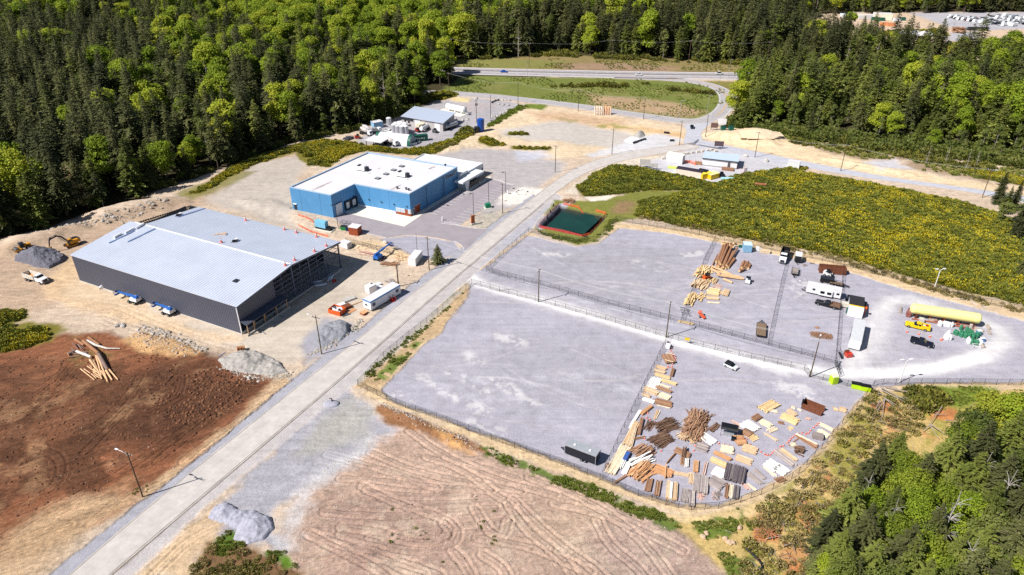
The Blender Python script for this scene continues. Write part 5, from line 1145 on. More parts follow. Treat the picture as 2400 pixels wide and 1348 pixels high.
rubble('rubble','broken stones in the earth bank left of the fenced yard',[(880,945),(960,978),(1040,1010),(1100,1040)],150,0.1,0.3,0.6,m_stone,5)
rubble('rubble','stones scattered over the torn ground of the brown field',[(20,900),(200,950),(400,900),(300,1050),(80,1100),(250,1180),(420,1040)],60,0.05,0.2,9,m_stone,6)
rubble('rubble','stones scattered over the torn ground of the pinkish field',[(760,1100),(950,1150),(1200,1150),(1400,1250),(1100,1300),(800,1320),(1550,1320)],150,0.04,0.16,9,m_stone,7)
m_gravel=M('grey_gravel',(168,168,182),0.95,var=0.25,scale=1.2,bump=1.0,bscale=5);m_gravel2=M('beige_gravel',(168,163,158),0.95,var=0.3,scale=1.5,bump=1.0,bscale=4);m_grav3=M('slate_gravel',(140,142,150),0.95,var=0.25,scale=1.0,bump=0.8,bscale=4)
heap('gravel_pile','beige gravel heap with ridges at the corner of the construction yard',[(516,842),(560,824),(610,828),(655,850),(676,872),(640,882),(580,876),(530,866)],1.7,m_gravel2,seed=11,rough=0.5,peaks=[(575,842,1.0,7.5),(640,862,0.65,5.5)],st=0.28)
heap('gravel_pile','slate grey gravel heap beside the orange bin and street pole',[(738,798),(748,772),(770,756),(800,750),(822,762),(820,782),(790,808),(752,820)],2.0,m_grav3,seed=12,rough=0.45,peaks=[(800,772,1.0,6.5),(772,780,0.8,6),(755,795,0.45,4)],st=0.28)
heap('gravel_pile','blue grey gravel heap nearest the camera by the road',[(488,1216),(500,1190),(530,1176),(560,1190),(600,1196),(636,1216),(640,1240),(620,1268),(580,1278),(550,1262),(556,1240),(520,1226)],1.7,m_gravel,seed=13,rough=0.35,peaks=[(598,1232,1.0,5.5),(528,1200,0.8,4.5),(560,1215,0.7,5)],st=0.22)
heap('gravel_pile','white gravel heap beyond the junction, the smaller rear one',[(1482,318),(1496,308),(1510,310),(1512,320),(1495,324)],2.2,m_gravel2,seed=14,rough=0.3,st=0.8)
heap('gravel_pile','wide pale gravel heap beside the dark curb near the junction',[(1460,332),(1478,320),(1512,326),(1514,330),(1484,338)],1.6,M('white_gravel',(222,222,226),0.95),seed=15,rough=0.3,st=0.8)
heap('sand_pile','pale sand mound beside the two dark green bins',[(1725,318),(1760,310),(1800,315),(1828,325),(1790,334),(1740,330)],1.7,M('pale_sand',(226,204,172),0.95,var=0.08),'sand pile',16,0.3,st=1.0)
mb=MB();b=PH(777,947);mb.ball((0,0,0),(2.0,1.4,0.7),nu=12,nv=5,z0=0);mb.cyl((0.2,0.2,0.5),(0.1,0.4,1.4),0.22,0.1,7,1);mb.cyl((0.1,0.4,1.3),(-0.5,0.2,1.6),0.12,0.06,6,1);tag(mb.build('stone_mound',[m_gravel,m_black],loc=b),'little grey mound with a black stub beside the road','mound')
mb=MB();b=PH(566,822);rr=random.Random(3)
for i in range(5):mb.box((-0.8+i*0.4,0,0),(0.25,1.4,1.3),rr.uniform(-0.1,0.1),0,0.9,0.9)
tag(mb.build('pallet_stack',M('brown_crate',(176,118,66),0.8),loc=b,rz=0.3),'small brown pallets standing on the gravel heap','pallets')
mb=MB();a,b=PH(510,838),PH(524,828);d=b-a
for i in range(5):q=a+d*(i/5);mb.quad(q,q+d/5,q+d/5+Vector((0.5,0.5,0.15)),q+Vector((0.5,0.5,0.05+0.1*(i%2))))
tag(mb.build('tarp',M('blue_tarp',(60,110,190),0.5)),'crumpled strip of blue tarp beside the gravel heap','tarp')
p,_=at((538,757),(520,750));mb=MB();ring(mb,[(-1,-.35),(1,-.35),(1,.35),(-1,.35)],0.08,0,0.25);tag(mb.build('concrete_form',m_white,loc=p,rz=-0.5),'white rectangular frame lying at the foot of the dark wall','frame')
LG='logs in the heap on the brown field'
def lp(x,y,z=0.0):b=PH(140+x/9.63,770+y/9.63);return Vector((b.x,b.y,b.z+z))
log(lp(640,330,.8),lp(1370,470,.3),0.45,0.14,M('bleached_log',(216,206,200),0.8,var=0.15),'bleached white crooked log lying across the top of the heap',LG,bend=-1.1)
log(lp(660,230,.4),lp(900,390,.4),0.36,0.32,m_bark,'short brown log lying apart beyond the white crooked log',LG)
log(lp(560,350,1.0),lp(900,640,1.2),0.5,0.42,m_bark,'thick reddish log in the middle of the heap',LG)
log(lp(900,640,.9),lp(1090,960,.5),0.5,0.45,M('grey_bark',(132,112,104),0.9,var=0.3,scale=2),'thick grey log at the near right of the heap',LG)
log(lp(360,270,.3),lp(560,410,.7),0.42,0.36,m_bark,'dark red log at the far left end of the heap',LG)
log(lp(200,610,.4),lp(370,540,.5),0.5,0.34,MATS['grey_bark'],'stubby grey log with dark end at the left of the heap',LG)
log(lp(400,560,.5),lp(720,680,.5),0.42,0.36,MATS['bleached_log'],'grey white log in the tangle left of the heap',LG)
for i,(x0,y0,x1,y1,r0)in enumerate(((480,935,790,1170,.18),(560,940,700,1020,.18),(640,890,830,1000,.18),(700,750,880,1000,.3),(760,740,960,1160,.3),(830,640,950,1080,.24),(870,640,1090,1220,.28),(730,1060,830,1130,.17),(750,1040,910,1130,.17),(1100,920,1320,1170,.24),(1060,980,1190,1180,.3),(780,950,910,1050,.18),(760,990,890,1080,.18),(950,980,1050,1150,.2),(900,700,1010,1000,.26),(690,870,740,900,.15))):
 log(lp(x0,y0,.25+.12*(i%4)),lp(x1,y1,.2),r0,r0*0.7,m_peel,'thin peeled pole at the near end of the log heap',LG)
rr=random.Random(21)
for i in range(9):
 x,y=rr.uniform(300,640),rr.uniform(420,680);a=rr.uniform(-1,1);L=rr.uniform(60,140)
 log(lp(x-L*math.cos(a),y-L*math.sin(a),rr.uniform(.2,.9)),lp(x+L*math.cos(a),y+L*math.sin(a),rr.uniform(.2,.6)),0.16,0.08,MATS['grey_bark'],'broken grey branch in the tangle left of the log heap',LG,name='branch')
t=thing('office_trailer','long white construction trailer with blue roof trim beside the road','trailer',*at((861.5,727),(931,686)))
TL=aim((861.5,727),(931,686))[2];mb=MB();mb.box((0,0,0.35),(TL,3.2,2.45));mb.build('body',m_white,t)
mb=MB();mb.box((0,0,2.805),(TL+0.06,3.26,0.42));mb.build('roof_trim',M('trim_blue',(58,130,196),0.5),t);MB().box((0,0,3.23),(TL-0.1,3.1,0.05)).build('roof',m_wroof,t)
for x in(-TL*0.4,TL*0.38):
 w_=MB().box((x,-1.62,1.3),(1.2,0.06,1.1)).build('window',M('window_frame_blue',(150,170,200),0.5),t);MB().box((x,-1.66,1.4),(1.0,0.05,0.9)).build('pane',m_glass,w_)
d_=MB().box((TL*0.1,-1.62,0.5),(1.0,0.06,2.1)).build('door',M('door_white',(210,216,226),0.5),t);MB().box((TL*0.1+0.35,-1.67,1.4),(0.12,0.06,0.12)).build('handle',m_steel,d_)
w_=MB().box((-TL/2-0.03,0.3,1.4),(0.06,0.9,0.5)).build('window',m_dsteel,t)
mb=MB();mb.box((0,0,0.0),(TL-1,2.4,0.345));mb.build('undercarriage',m_dsteel,t)
b=aim((861.5,727),(931,686));c,a=b[0],b[1];mb=MB()
for i in range(4):mb.box((TL*0.16+0.0,-1.9-i*0.32,0),(1.3,0.3,0.75-i*0.18))
for y in(-0.65,0.65):
 mb.bar((TL*0.16+y,-1.8,1.7),(TL*0.16+y,-3.0,1.0),0.08,0.08)
 for k in(0,1):mb.bar((TL*0.16+y,-1.8-1.2*k,0),(TL*0.16+y,-1.8-1.2*k,1.7-0.7*k),0.08,0.08)
tag(mb.build('entry_steps',m_red,loc=(c.x,c.y,0),rz=a),'red entry steps against the door of the white construction trailer','steps')
mb=MB();c,a,_=aim((848,738),(858,732));mb.box((0,0,0),(1.8,1.6,0.5));mb.box((0,0,0.505),(1.9,1.7,0.08),m=1);tag(mb.build('step_platform',[m_brick,MATS['wood_orange_0']],loc=(c.x,c.y,0),rz=a),'low red brown step platform at the near end of the white construction trailer','platform')
p,r=at((966,624),(982,604));container('storage_container','white storage container beside the street pole',p,r,6.4,2.6,2.6,m_white,m_wroof,ribs=False)
p,r=at((800,576),(822,583));container('storage_container','white box container standing beyond the open gable of the warehouse',p,r,3.5,2.2,2.0,m_white,m_wroof,ribs=False)
t=thing('water_tank','white cube shaped tank beside the construction trailer','tank',*at((862,688),(878,680)));MB().box((0,0,0.1),(3.0,2.2,2.4)).build('body',m_white,t,bev=0.15);MB().cyl((0.6,0.2,2.5),(0.6,0.2,2.75),0.35,0.3,10).build('lid',m_steel,t)
for i,(x,y)in enumerate(((884,670),(888,676))):mb=MB();mb.box((0,0,0),(2.4,1.4,0.6-0.2*i));mb.box((0,0,0.605-0.2*i),(2.5,1.5,0.06));tag(mb.build('covered_pallet',m_white,loc=PH(x,y),rz=0.9),('white topped pallet behind the white cube tank','lower white pallet between the cube tank and the construction trailer')[i],'pallet')
t=thing('orange_bin','open orange waste bin filled with white scrap','bin',*at((782,730),(800,735)));mb=MB();ring(mb,[(-2.1,-1.5),(2.1,-1.5),(2.1,1.5),(-2.1,1.5)],0.1,0.1,1.5);mb.box((0,0,0.1),(4.0,2.8,0.1));mb.build('body',m_orange,t)
mb=MB();rr=random.Random(8)
for i in range(22):mb.box((rr.uniform(-1.6,1.6),rr.uniform(-1.1,1.1),0.7+rr.uniform(0,.5)),(rr.uniform(.4,1.3),rr.uniform(.3,.8),rr.uniform(.1,.4)),rr.uniform(0,6),rr.choice((0,0,1)))
tag(mb.build('scrap',[m_white,m_steel],t),None,None)
for nm,px,py,sz,m,rz,lb in(('steel_frame_stack',818,703,(4.2,2.0,0.7),m_conc,0.72,'grey stacked panels between the orange bin and the white trailer'),('plank_stack',834,712,(4.5,0.5,0.3),MATS['wood_tan_0'],0.72,'single long tan beams beside the grey stacked panels'),('brown_crate',812,722,(2.6,2.0,0.9),m_rust,0.7,'rust brown crate behind the orange bin'),('white_board_stack',800,716,(2.6,1.8,0.5),m_white,0.7,'white flat boards stacked behind the orange bin'),('orange_sheet_stack',824,729,(2.8,1.6,0.25),MATS['wood_orange_1'],0.9,'orange brown flat panel between the bin and the trailer'),('scrap_sheet',812,738,(2.6,1.2,0.25),m_steel,0.6,'grey scrap sheets lying in front of the orange bin')):
 mb=MB();rr=random.Random(px);k=max(1,int(sz[2]/0.14))
 for i in range(k):
  if nm in('steel_frame_stack','plank_stack'):
   for j in range(6):mb.box((rr.uniform(-.1,.1),-sz[1]/2+sz[1]*(j+.5)/6,i*0.15),(sz[0]*rr.uniform(.9,1),sz[1]/7,0.13))
  else:mb.box((rr.uniform(-.08,.08),rr.uniform(-.08,.08),i*0.15),(sz[0],sz[1],0.13),rr.uniform(-.05,.05))
 tag(mb.build(nm,m,loc=PH(px,py),rz=rz),lb,'materials')
p,r=at((882,612),(896,604));boom_lift('boom_lift','all blue boom lift with raised arm in front of the open gable',p,r+0.1,0.12,7.0,white=False)
for nm,a,b,w,k,n,lb in(('timber_pile',(840,590),(905,606),2.5,'pink',16,'pinkish and white boards laid out behind the all blue boom lift'),('timber_pile',(890,618),(938,622),2.0,'brown',30,'brown timber bundle beside the small wooden transformer pole'),('timber_pile',(925,596),(952,612),2.4,'tan',14,'tan panels heaped left of the white storage container'),('timber_pile',(908,656),(928,668),2,'grey',26,'grey scrap heap at the far end of the construction trailer')):
 sticks(a,b,w,n,k,lb,0.7,0.3 if k!='pink' else 0.08,0.08,seed=n)
for i,(x,y,cc)in enumerate(((743,663,0),(750,671,0),(757,669,0),(772,655,1),(778,652,1))):
 mb=MB();mb.cyl((-1.3,0,0.35),(1.3,0,0.35),0.35,0.35,10);tag(mb.build('insulation_roll',M('wrap_white',(226,232,244),0.5),loc=PH(x,y),rz=(0.35 if cc==0 else 1.5)),('white wrapped roll lying before the open gable, in the near row of three','white wrapped roll lying before the open gable, in the far pair')[cc],'insulation roll','wrapped rolls in the warehouse shadow')
mb=MB();mb.cyl((0,0,0),(0,0,0.9),0.4,0.3,9);mb.box((0.5,0.4,0),(0.5,0.5,0.7));tag(mb.build('red_drum',m_red,loc=PH(782,661)),'red drum beside the far white rolls in the warehouse shadow','drum')
for a,b in(((604,770),(622,784)),((645,738),(668,745))):
 mb=MB();q=PH(*a);w=PH(*b);mb.bar(q+Vector((0,0,0.15)),w+Vector((0,0,0.15)),0.25,0.15);tag(mb.build('loose_beam',m_galv),'loose pale beam on the shaded ground by the warehouse low wall' if a[0]<620 else 'loose pale beam farther along the shaded ground by the open gable','beam')
fence([(812,571),(850,581),(890,591),(925,599)],'grey construction fence between the warehouse yard and the asphalt lot',H=1.8)
fence([(700,530),(730,545),(770,556)],'low orange netting fence behind the far corner of the warehouse',H=0.9,step=2.5,mesh=m_onet,name='safety_fence',rail=False)
fence([(700,511),(712,514),(728,520),(735,526)],'short orange netting fence near the left wall of the blue building',H=0.8,step=2,mesh=m_onet,name='safety_fence',rail=False)
t=thing('generator','light blue generator on a concrete pad near the loading dock','generator',*at((745,535),(772,541)));MB().box((0.4,0,0),(7.5,2.6,0.3)).build('pad',m_apron,t)
mb=MB();mb.box((-0.6,0,1.0),(4.6,1.9,2.3));mb.box((1.2,0,3.302),(0.7,1.2,0.2));mb.build('housing',M('sky_blue_paint',(128,196,232),0.45),t,bev=0.04);MB().box((-0.6,0,0.3),(4.8,1.8,0.695)).build('fuel_base',m_black,t);mb=MB();mb.box((2.6,0,0.3),(1.6,1.6,1.0));mb.cyl((2.6,0.3,1.3),(2.6,0.3,1.9),0.2,0.2,8);mb.build('radiator',m_black,t)
t=thing('refuse_enclosure','brown and white topped bin shed at the edge of the asphalt lot','shed',*at((824,546),(843,549)));MB().box((0,0,0),(3.6,3.0,2.9)).build('body',m_brick,t);MB().box((0,0,2.905),(3.8,3.2,0.16)).build('roof',m_white,t)
for x,m,lb in((800,M('bin_green',(30,140,70),0.5),'green wheeled bin beside the brown bin shed'),(812,M('bin_navy',(24,44,92),0.5),'dark blue wheeled bin between the green bin and the brown shed')):
 t=thing('waste_bin',lb,'bin',PH(x+6,538+(x-800)*0.2),-0.1);MB().box((0,0,0.1),(1.9,1.4,1.3),tx=1.1,ty=1.1).build('body',m,t);MB().box((0,0,1.405),(2.1,1.6,0.1)).build('lid',m_dsteel,t)
fence([(796,533),(803,524),(825,529)],'small dark railing behind the green and blue bins',H=1.6,step=2)
lamp_post(793,535.5,'dark lamp post beside the loading dock of the blue building',9.5);lamp_post(1001.5,489,'dark lamp post against the shaded blue wall, nearer the corner windows',9,d=(0.3,-1));lamp_post(1041,463,'dark lamp post against the shaded blue wall below the sign',9,d=(0.3,-1))
lamp_post(1110,506,'dark lamp post at the parking lot edge by the brown sign',9.2);lamp_post(1145.5,478.5,'dark lamp post at the parking lot edge by the green utility box',9.2);lamp_post(1185,453,'dark lamp post at the far corner of the parking lot',9.2)
t=thing('utility_box','green utility box on a pale pad at the edge of the parking lot','utility box',PH(1143.5,487),0.35);MB().box((0,0,0),(2.8,2.4,0.15)).build('pad',m_apron,t);MB().box((0,0,0.15),(2.0,1.7,1.6)).build('cabinet',M('utility_green',(26,122,92),0.5),t,bev=0.04)
t=thing('site_sign','brown pylon sign standing on the gravel island by the road','sign',PH(1108.5,527),0.6);MB().box((0,0,0),(1.8,1.0,0.7)).build('plinth',m_conc,t);MB().box((0,0,0.705),(1.4,0.5,3.0)).build('panel',M('sign_brown',(168,92,48),0.6),t)
mb=MB();mb.cyl((0,0,0),(0,0,1.2),0.3,0.3,8);mb.box((0,0,1.2),(0.4,0.4,0.3));tag(mb.build('fire_hydrant',m_white,loc=PH(1037,517)),'white hydrant standing on the kerb island of the parking lot','hydrant')
mb=MB();mb.cyl((0,0,0),(0,0,1.3),0.35,0.3,8);mb.cyl((0,0,1.3),(0,0,1.6),0.4,0.1,8);tag(mb.build('fire_hydrant',m_white,loc=PH(1190,455)),'white hydrant at the far end of the parking lot beside a lamp post','hydrant')
mb=MB();mb.cyl((0,0,0),(0,0,1.3),0.35,0.3,8);tag(mb.build('litter_bin',m_conc,loc=PH(1124,432)),'pale litter bin on the walkway beside the entrance annex','bin')
rubble('rubble','dark clods on the pale gravel right of the parking lot',[(1195,450),(1215,455),(1240,452)],22,0.2,0.45,2.5,m_dsteel,8)
boulder(903,569,1.0,'flat white slab in the gravel by the asphalt lot',m_conc)
struct(MB().prism([tuple(G(*p,-0.75))for p in[(1324,490),(1411,509),(1369,548),(1280,531)]],-1.0,-0.75).build('pond_water',None or(lambda:(lambda m:m)(M('pond_green',(24,62,54),0.22,var=0.25,scale=0.12,spec=0.3)))()))['label']='dark green water of the square settling pond'
fence([(1310,480),(1290,500),(1264,527),(1266,535),(1320,543),(1364,551)],'pinkish red safety netting round the left side of the pond',H=1.1,step=2.8,mesh=m_rnet,pm=m_red,name='safety_fence',rail=False)
fence([(1364,551.5),(1381,550),(1400,530),(1421,503),(1395,496)],'orange safety netting round the right side of the pond',H=1.1,step=2.8,mesh=m_onet,pm=m_orange,name='safety_fence',rail=False)
fence([(1368,496),(1355,488),(1320,480)],'orange safety netting along the far bank of the pond',H=1.1,step=2.6,mesh=m_onet,pm=m_orange,name='safety_fence',rail=False)
sticks((1318,474),(1348,471),2.5,60,'brown','brown brush heap beyond the far corner of the pond',1.0,0.7,0.06,name='brush_pile')
for i,(x,y)in enumerate(((1283,510),(1297,484),(1290,498))):mb=MB();mb.box((0,0,0),(0.5,0.4,1.1),tx=0.6,ty=0.6);tag(mb.build('float_post',m_black,loc=PH(x,y)),'black stub post beside the left bank of the pond','post','stub posts by the pond')
fence([(1139,634),(1171,646),(1267,669),(1401,708),(1500,733),(1595,757),(1660,773),(1800,810),(1957,852)],'black chain link fence along the far side of the gravel lane')
fence([(1105.5,666),(1171,684),(1254,705),(1374,738),(1561,791),(1647,814),(1760,841),(1884,868),(1896,884),(1960,899),(2010,912),(2040,917)],'black chain link fence along the near side of the gravel lane')
fence([(1139,634),(1190,587),(1239,545),(1262,549)],'short chain link fence from the lane mouth up to the pond')
fence([(1262,549),(1310,561),(1356,569),(1398,564),(1422,540),(1444,517)],'chain link fence curving round the near bank of the pond')
fence([(1444,517),(1501,527),(1600,544),(1677,560),(1760,577),(1854,596),(1977,622),(2067,647),(2168,671),(2294,708),(2400,733),(2500,760)],'long chain link fence between the yards and the broom field')
fence([(1677,560),(1652,610),(1624,680),(1595,757)],'chain link divider fence left of the tall log piles');fence([(1847,596),(1830,665),(1813,740),(1798,809)],'chain link divider fence beside the white dump truck');fence([(1977,622),(1970,700),(1957,852)],'chain link divider fence left of the white storage sheds')
fence([(1566,793),(1510,905),(1455,1020),(1409,1122)],'chain link divider fence between the empty yard and the timber yard')
fence([(1105.5,666),(1050,713),(1000,757),(945,800),(900,838),(839,905)],'chain link fence beside the main road');fence([(839,905),(907,939),(951,957),(1048,990),(1151,1031),(1234,1060),(1317,1090),(1406,1125),(1495,1163),(1560,1185),(1620,1196),(1683,1193),(1735,1178),(1783,1160),(1838,1134),(1872,1110),(1925,1053),(1985,980),(2040,917)],'long curved chain link fence round the near edge of the yards')
fence([(2040,917),(2047,905),(2068,902),(2187,901.5),(2305,902),(2420,903),(2520,905)],'chain link fence along the grass strip at the right edge')
for px,py in((1609,806),):
 mb=MB();mb.box((0,0,0.9),(1.3,0.05,0.8));tag(mb.build('warning_sign',m_yellow,loc=PH(px,py)+Vector((0,-0.08,0.3)),rz=-0.3),'yellow sign hanging on the chain link fence by the lane','sign')
t=thing('yard_gate','black gate panel across the lane beside the street pole','gate',PH(1962,868),R(80));
mb=MB()
for z in(0.1,1.0,1.9):mb.bar((-3,0,z),(3,0,z),0.07,0.07)
for x in(-3,-1.5,0,1.5,3):mb.bar((x,0,0.1),(x,0,1.9),0.07,0.07)
mb.build('gate_frame',m_black,t);mb=MB();mb.quad((-3,0.02,0.1),(3,0.02,0.1),(3,0.02,1.9),(-3,0.02,1.9),0,[(0,0),(6,0),(6,1.8),(0,1.8)]);mb.build('mesh_panel',m_chain,t)
p1=pole(335,1165,'utility pole with white lamp beside the brown field nearest the camera',12.2,lamp=2.4,armdir=Vector((-0.93,0.36)));p2=pole(754,830,'utility pole with lamp beside the slate gravel heap',12.1,lamp=2.0,armdir=Vector((-0.93,0.36)))
p3=pole(1006,633,'utility pole with crossarm right of the white storage container',12,lamp=0);p4=pole(1178,500,'tall pale based pole between the parking lot and the road',12.2);p5=pole(1301,404,'utility pole at the bend beyond the parking lot',12);p6=pole(1434,362,'utility pole beside the road curve below the sand ground',12);p7=pole(1592,341,'utility pole in front of the junction island',12)
p8=pole(1653,323,'street pole right of the junction throat',11,arm=False,lamp=1.5,armdir=Vector((0.9,0.3)));p9=pole(1769,369,'utility pole beyond the long white office',12);p10=pole(1970,401,'utility pole on the sand strip above the broom field',12);p11=pole(2302,463,'utility pole at the right end of the broom field',12,lamp=1.5)
q1=pole(1262,708,'utility pole on the gravel lane nearest the main road',11.3,armdir=Vector((0.45,0.9)));q2=pole(1561,791,'utility pole on the gravel lane at the divider of the timber yard',11.6,armdir=Vector((0.45,0.9)));q3=pole(1898,884,'utility pole with white lamp near the lane gate',12.1,lamp=1.2,armdir=Vector((0.45,0.9)))
pole(934,672,'short wooden transformer pole at the end of the construction trailer',7.5,transf=False,r=0.24,armdir=Vector((0.2,0.98)));pole(866+112,591,'thin bare pole behind the white storage container',7,arm=False,r=0.09)
wires(p3 and(p3,12),(q1,11.3),'overhead wires crossing from the road to the first lane pole');wires((q1,11.3),(q2,11.6),'overhead wires between the first and second lane poles');wires((q2,11.6),(q3,12.1),'overhead wires between the second and third lane poles')
for a,b,nm in((p3,p4,'overhead wires between the container pole and the parking lot pole'),(p4,p5,'overhead wires from the parking lot pole to the bend'),(p5,p6,'overhead wires along the road bend'),(p6,p7,'overhead wires from the bend to the junction'),(p7,p9,'overhead wires from the junction to the office'),(p9,p10,'overhead wires along the sand strip'),(p10,p11,'overhead wires above the broom field')):wires((a,12),(b,12),nm,r=0.014,sag=1.6)
f1=pole(1053,219,'utility pole at the left end of the frontage road',12,group='poles along the frontage road');f2=pole(1214,243,'utility pole beside the frontage road above the far yard',12,group='poles along the frontage road');f3=pole(1355,261,'utility pole on the frontage road left of the braced panels',12,group='poles along the frontage road');f4=pole(1508,279,'utility pole on the frontage road left of the junction',11,group='poles along the frontage road')
for a,b in((f1,f2),(f2,f3),(f3,f4),(f4,p7)):wires((a,12),(b,12),'overhead wires along the frontage road',r=0.012,sag=1.8)
ns=[pole(x,y,'utility pole on the bank above the highway, '+w,16,group='poles above the highway')for x,y,w in((1058,147,'leftmost by the trees'),(1240,158,'second from the left'),(1433,150,'in the middle'),(1613,152,'second from the right'),(1795,155,'rightmost by the trees'))]
for a,b in zip(ns[:-1],ns[1:]):wires((a,16),(b,16),'overhead wires along the bank above the highway',n=2,r=0.014,sag=1.5)
pole(1117,288,'utility pole with transformers near the blue tank',12,transf=True);pole(1150,278,'utility pole beyond the blue tank',12.5,arm=False)
lamp_post(1656,271,'tall street lamp inside the curve of the ramp',11,m_galv,d=(1,0.2),group='street lamps by the ramp',base=False);lamp_post(1683,217,'street lamp halfway up the ramp',11,m_galv,d=(1,0.2),group='street lamps by the ramp',base=False);lamp_post(1707,181,'street lamp where the ramp meets the highway',11,m_galv,d=(1,0.2),group='street lamps by the ramp',base=False);lamp_post(1236,178,'slim lamp post on the near side of the highway',9,m_galv,group='street lamps by the ramp',base=False);lamp_post(1592,276,'slim lamp post on the far side of the junction',9,m_galv,d=(1,0),group='street lamps by the ramp',base=False)
lamp_post(2189,677,'white twin headed floodlight by the broom field fence',6.6,m_white,2,(1,0.1),0.14,'twin headed floodlights');lamp_post(2108,896,'white twin headed floodlight by the lane gate',6.6,m_white,2,(1,0.1),0.14,'twin headed floodlights')
p,r=at((1400,1085),(1329,1058));t=box_trailer('enclosed_trailer','black enclosed trailer with silver roof parked in the empty yard',p,r,7.3,2.5,2.3,M('trailer_black',(34,36,46),0.4,var=0.1),M('trailer_silver',(200,204,210),0.35,0.4))
p,r=at((1703,857),(1722,866));car('small_hatchback','small white hatchback parked alone in the timber yard',p,r,wht,3.55,1.65,1.5,True,roofm=m_black)
for i,(x,y,lb,a)in enumerate(((1952,897,'lime green portable toilet beside the gate',0.2),)):
 t=thing('portable_toilet',lb,'portable toilet',PH(x,y),a);MB().box((0,0,0),(1.6,1.6,2.2)).build('cabin',m_lime,t,bev=0.04);MB().box((0,0,2.205),(1.65,1.65,0.2),tx=0.85,ty=0.85).build('roof',M('roof_pale_lime',(226,236,190),0.5),t);MB().box((0,-0.81,0.15),(0.8,0.04,1.9)).build('door',M('toilet_door',(168,204,20),0.5),t)
for x,y,lb in((2006,909,'lime green waste bin with black lid, nearer the gate'),(2027,914,'lime green waste bin with black lid at the fence corner')):
 t=thing('waste_bin',lb,'bin',PH(x,y),-0.32,'lime green bins');MB().profile([(-1.1,0.1),(-1.2,1.15),(1.2,1.15),(1.1,0.1)],-0.75,0.75).build('body',m_lime,t);mb=MB();mb.box((0,0.15,1.155),(2.4,1.3,0.12),tilt=(0.15,0));mb.build('lid',m_black,t)
rr=random.Random(31);UG='long brown logs in the upper yard'
def up(x,y,z=0.0):b=G(1590+x/5.392,560+y/5.392);return Vector((b.x,b.y,z))
tall=[(480,365,600,150),(500,380,560,180),(520,370,620,130),(540,390,640,120),(560,390,660,150),(470,340,540,190),(590,390,690,180),(600,370,740,150),(510,350,590,110),(530,360,630,100),(550,370,680,110),(490,330,560,130),(620,378,715,270),(575,360,650,170),(415,375,490,215),(630,372,700,262),(545,345,610,120)]
for i,(x0,y0,x1,y1)in enumerate(tall):
 z=0.4+0.5*(i%3)if i not in(12,14,15)else 0.4
 lb='thin dark log lying apart at the left of the tall log pile' if i==14 else('thick log lying apart at the right of the tall log pile' if i in(12,15)else 'long brown log in the tall pile beside the divider fence')
 log(up(x0,y0,z),up(x1,y1,z+0.15),0.44 if i!=14 else 0.2,0.36 if i!=14 else 0.16,m_bark,lb,UG if i not in(12,14,15)else UG)
for i in range(12):x,y=rr.uniform(540,690),rr.uniform(100,150);a=rr.uniform(0.2,1.6);log(up(x,y,0.4+rr.random()*1.2),up(x+45*math.cos(a),y-26*math.sin(a),0.5+rr.random()),0.36,0.34,m_bark,'short brown log on the crown of the tall log pile','short logs on top of the tall log pile')
for i,(x0,y0,x1,y1)in enumerate(((775,420,810,310),(790,390,830,300),(810,385,850,305),(830,380,880,310),(850,375,895,330),(765,430,840,400),(880,385,910,335),(800,400,865,345))):log(up(x0,y0,0.35+0.35*(i%2)),up(x1,y1,0.4+0.3*(i%2)),0.38,0.34,m_bark,'brown log in the small round pile left of the utility vehicle','logs in the small round pile')
for i,(x0,y0,x1,y1,r0)in enumerate(((390,395,830,515,.35),(500,400,680,470,.42),(480,490,800,520,.3),(570,520,680,565,.42),(540,470,760,500,.32),(420,380,560,420,.36),(560,440,720,480,.4),(600,470,790,490,.3),(450,430,520,460,.45),(640,500,820,520,.3))):log(up(x0,y0,0.4+0.3*(i%3)),up(x1,y1,0.35),r0,r0*0.75,m_peel,'peeled pale log in the row pointing at the utility vehicle','peeled logs in the middle of the upper yard')
def zl(X,Y):return(1590+X/5.392,560+Y/5.392)
sticks(zl(200,640),zl(330,540),4.6,70,'tan','tan timber heap against the divider fence below the orange loader',1.3,0.16,0.15,seed=2,lmin=0.3,lmax=0.7);sticks(zl(250,510),zl(380,350),4.2,80,'gold','golden timber heap against the divider fence above the orange loader',1.3,0.3,0.15,seed=3,lmin=0.15,lmax=0.42)
sticks(zl(110,850),zl(200,690),2.6,44,'gold','golden beam heap along the lower part of the divider fence',1.1,0.14,0.17,seed=4,lmin=0.2,lmax=0.55);sticks(zl(240,790),zl(310,690),2.0,22,'gold','small golden offcut heap right of the beam heap',0.7,0.25,0.14,seed=5,lmin=0.25,lmax=0.6);sticks(zl(395,560),zl(470,510),3.0,16,'gold','stubby golden logs right of the orange loader',0.8,0.2,0.2,seed=6,rnd=True)
lumber(zl(360,675),zl(515,700),2.8,3,'gold','wide golden board stack in the middle of the upper yard');lumber(zl(390,635),zl(530,660),1.3,2,'gold','narrow golden boards just beyond the wide golden stack');lumber(zl(350,750),zl(510,760),1.8,3,'tan','tan board stack just below the wide golden stack');lumber(zl(360,806),zl(518,815),0.8,1,'pale','single row of pale boards below the tan stack');lumber(zl(585,725),zl(615,655),1.8,4,'tan','stubby tan beam stack right of the wide golden stack');lumber(zl(520,690),zl(585,680),1.6,2,'tan','short tan offcuts between the golden and stubby stacks')
lumber(zl(0,1045),zl(190,1085),1.0,2,'gold','two long golden beams outside the lane fence');sticks(zl(420,590),zl(560,620),3,26,'pink','scattered pink bark and slats above the golden boards',0.12,0.7,0.05,lmin=0.2,seed=7)
p,r=at(zl(330,520),zl(390,500));skid_steer('orange_loader','small orange loader standing among the timber heaps',p,r,m_orange,'loader')
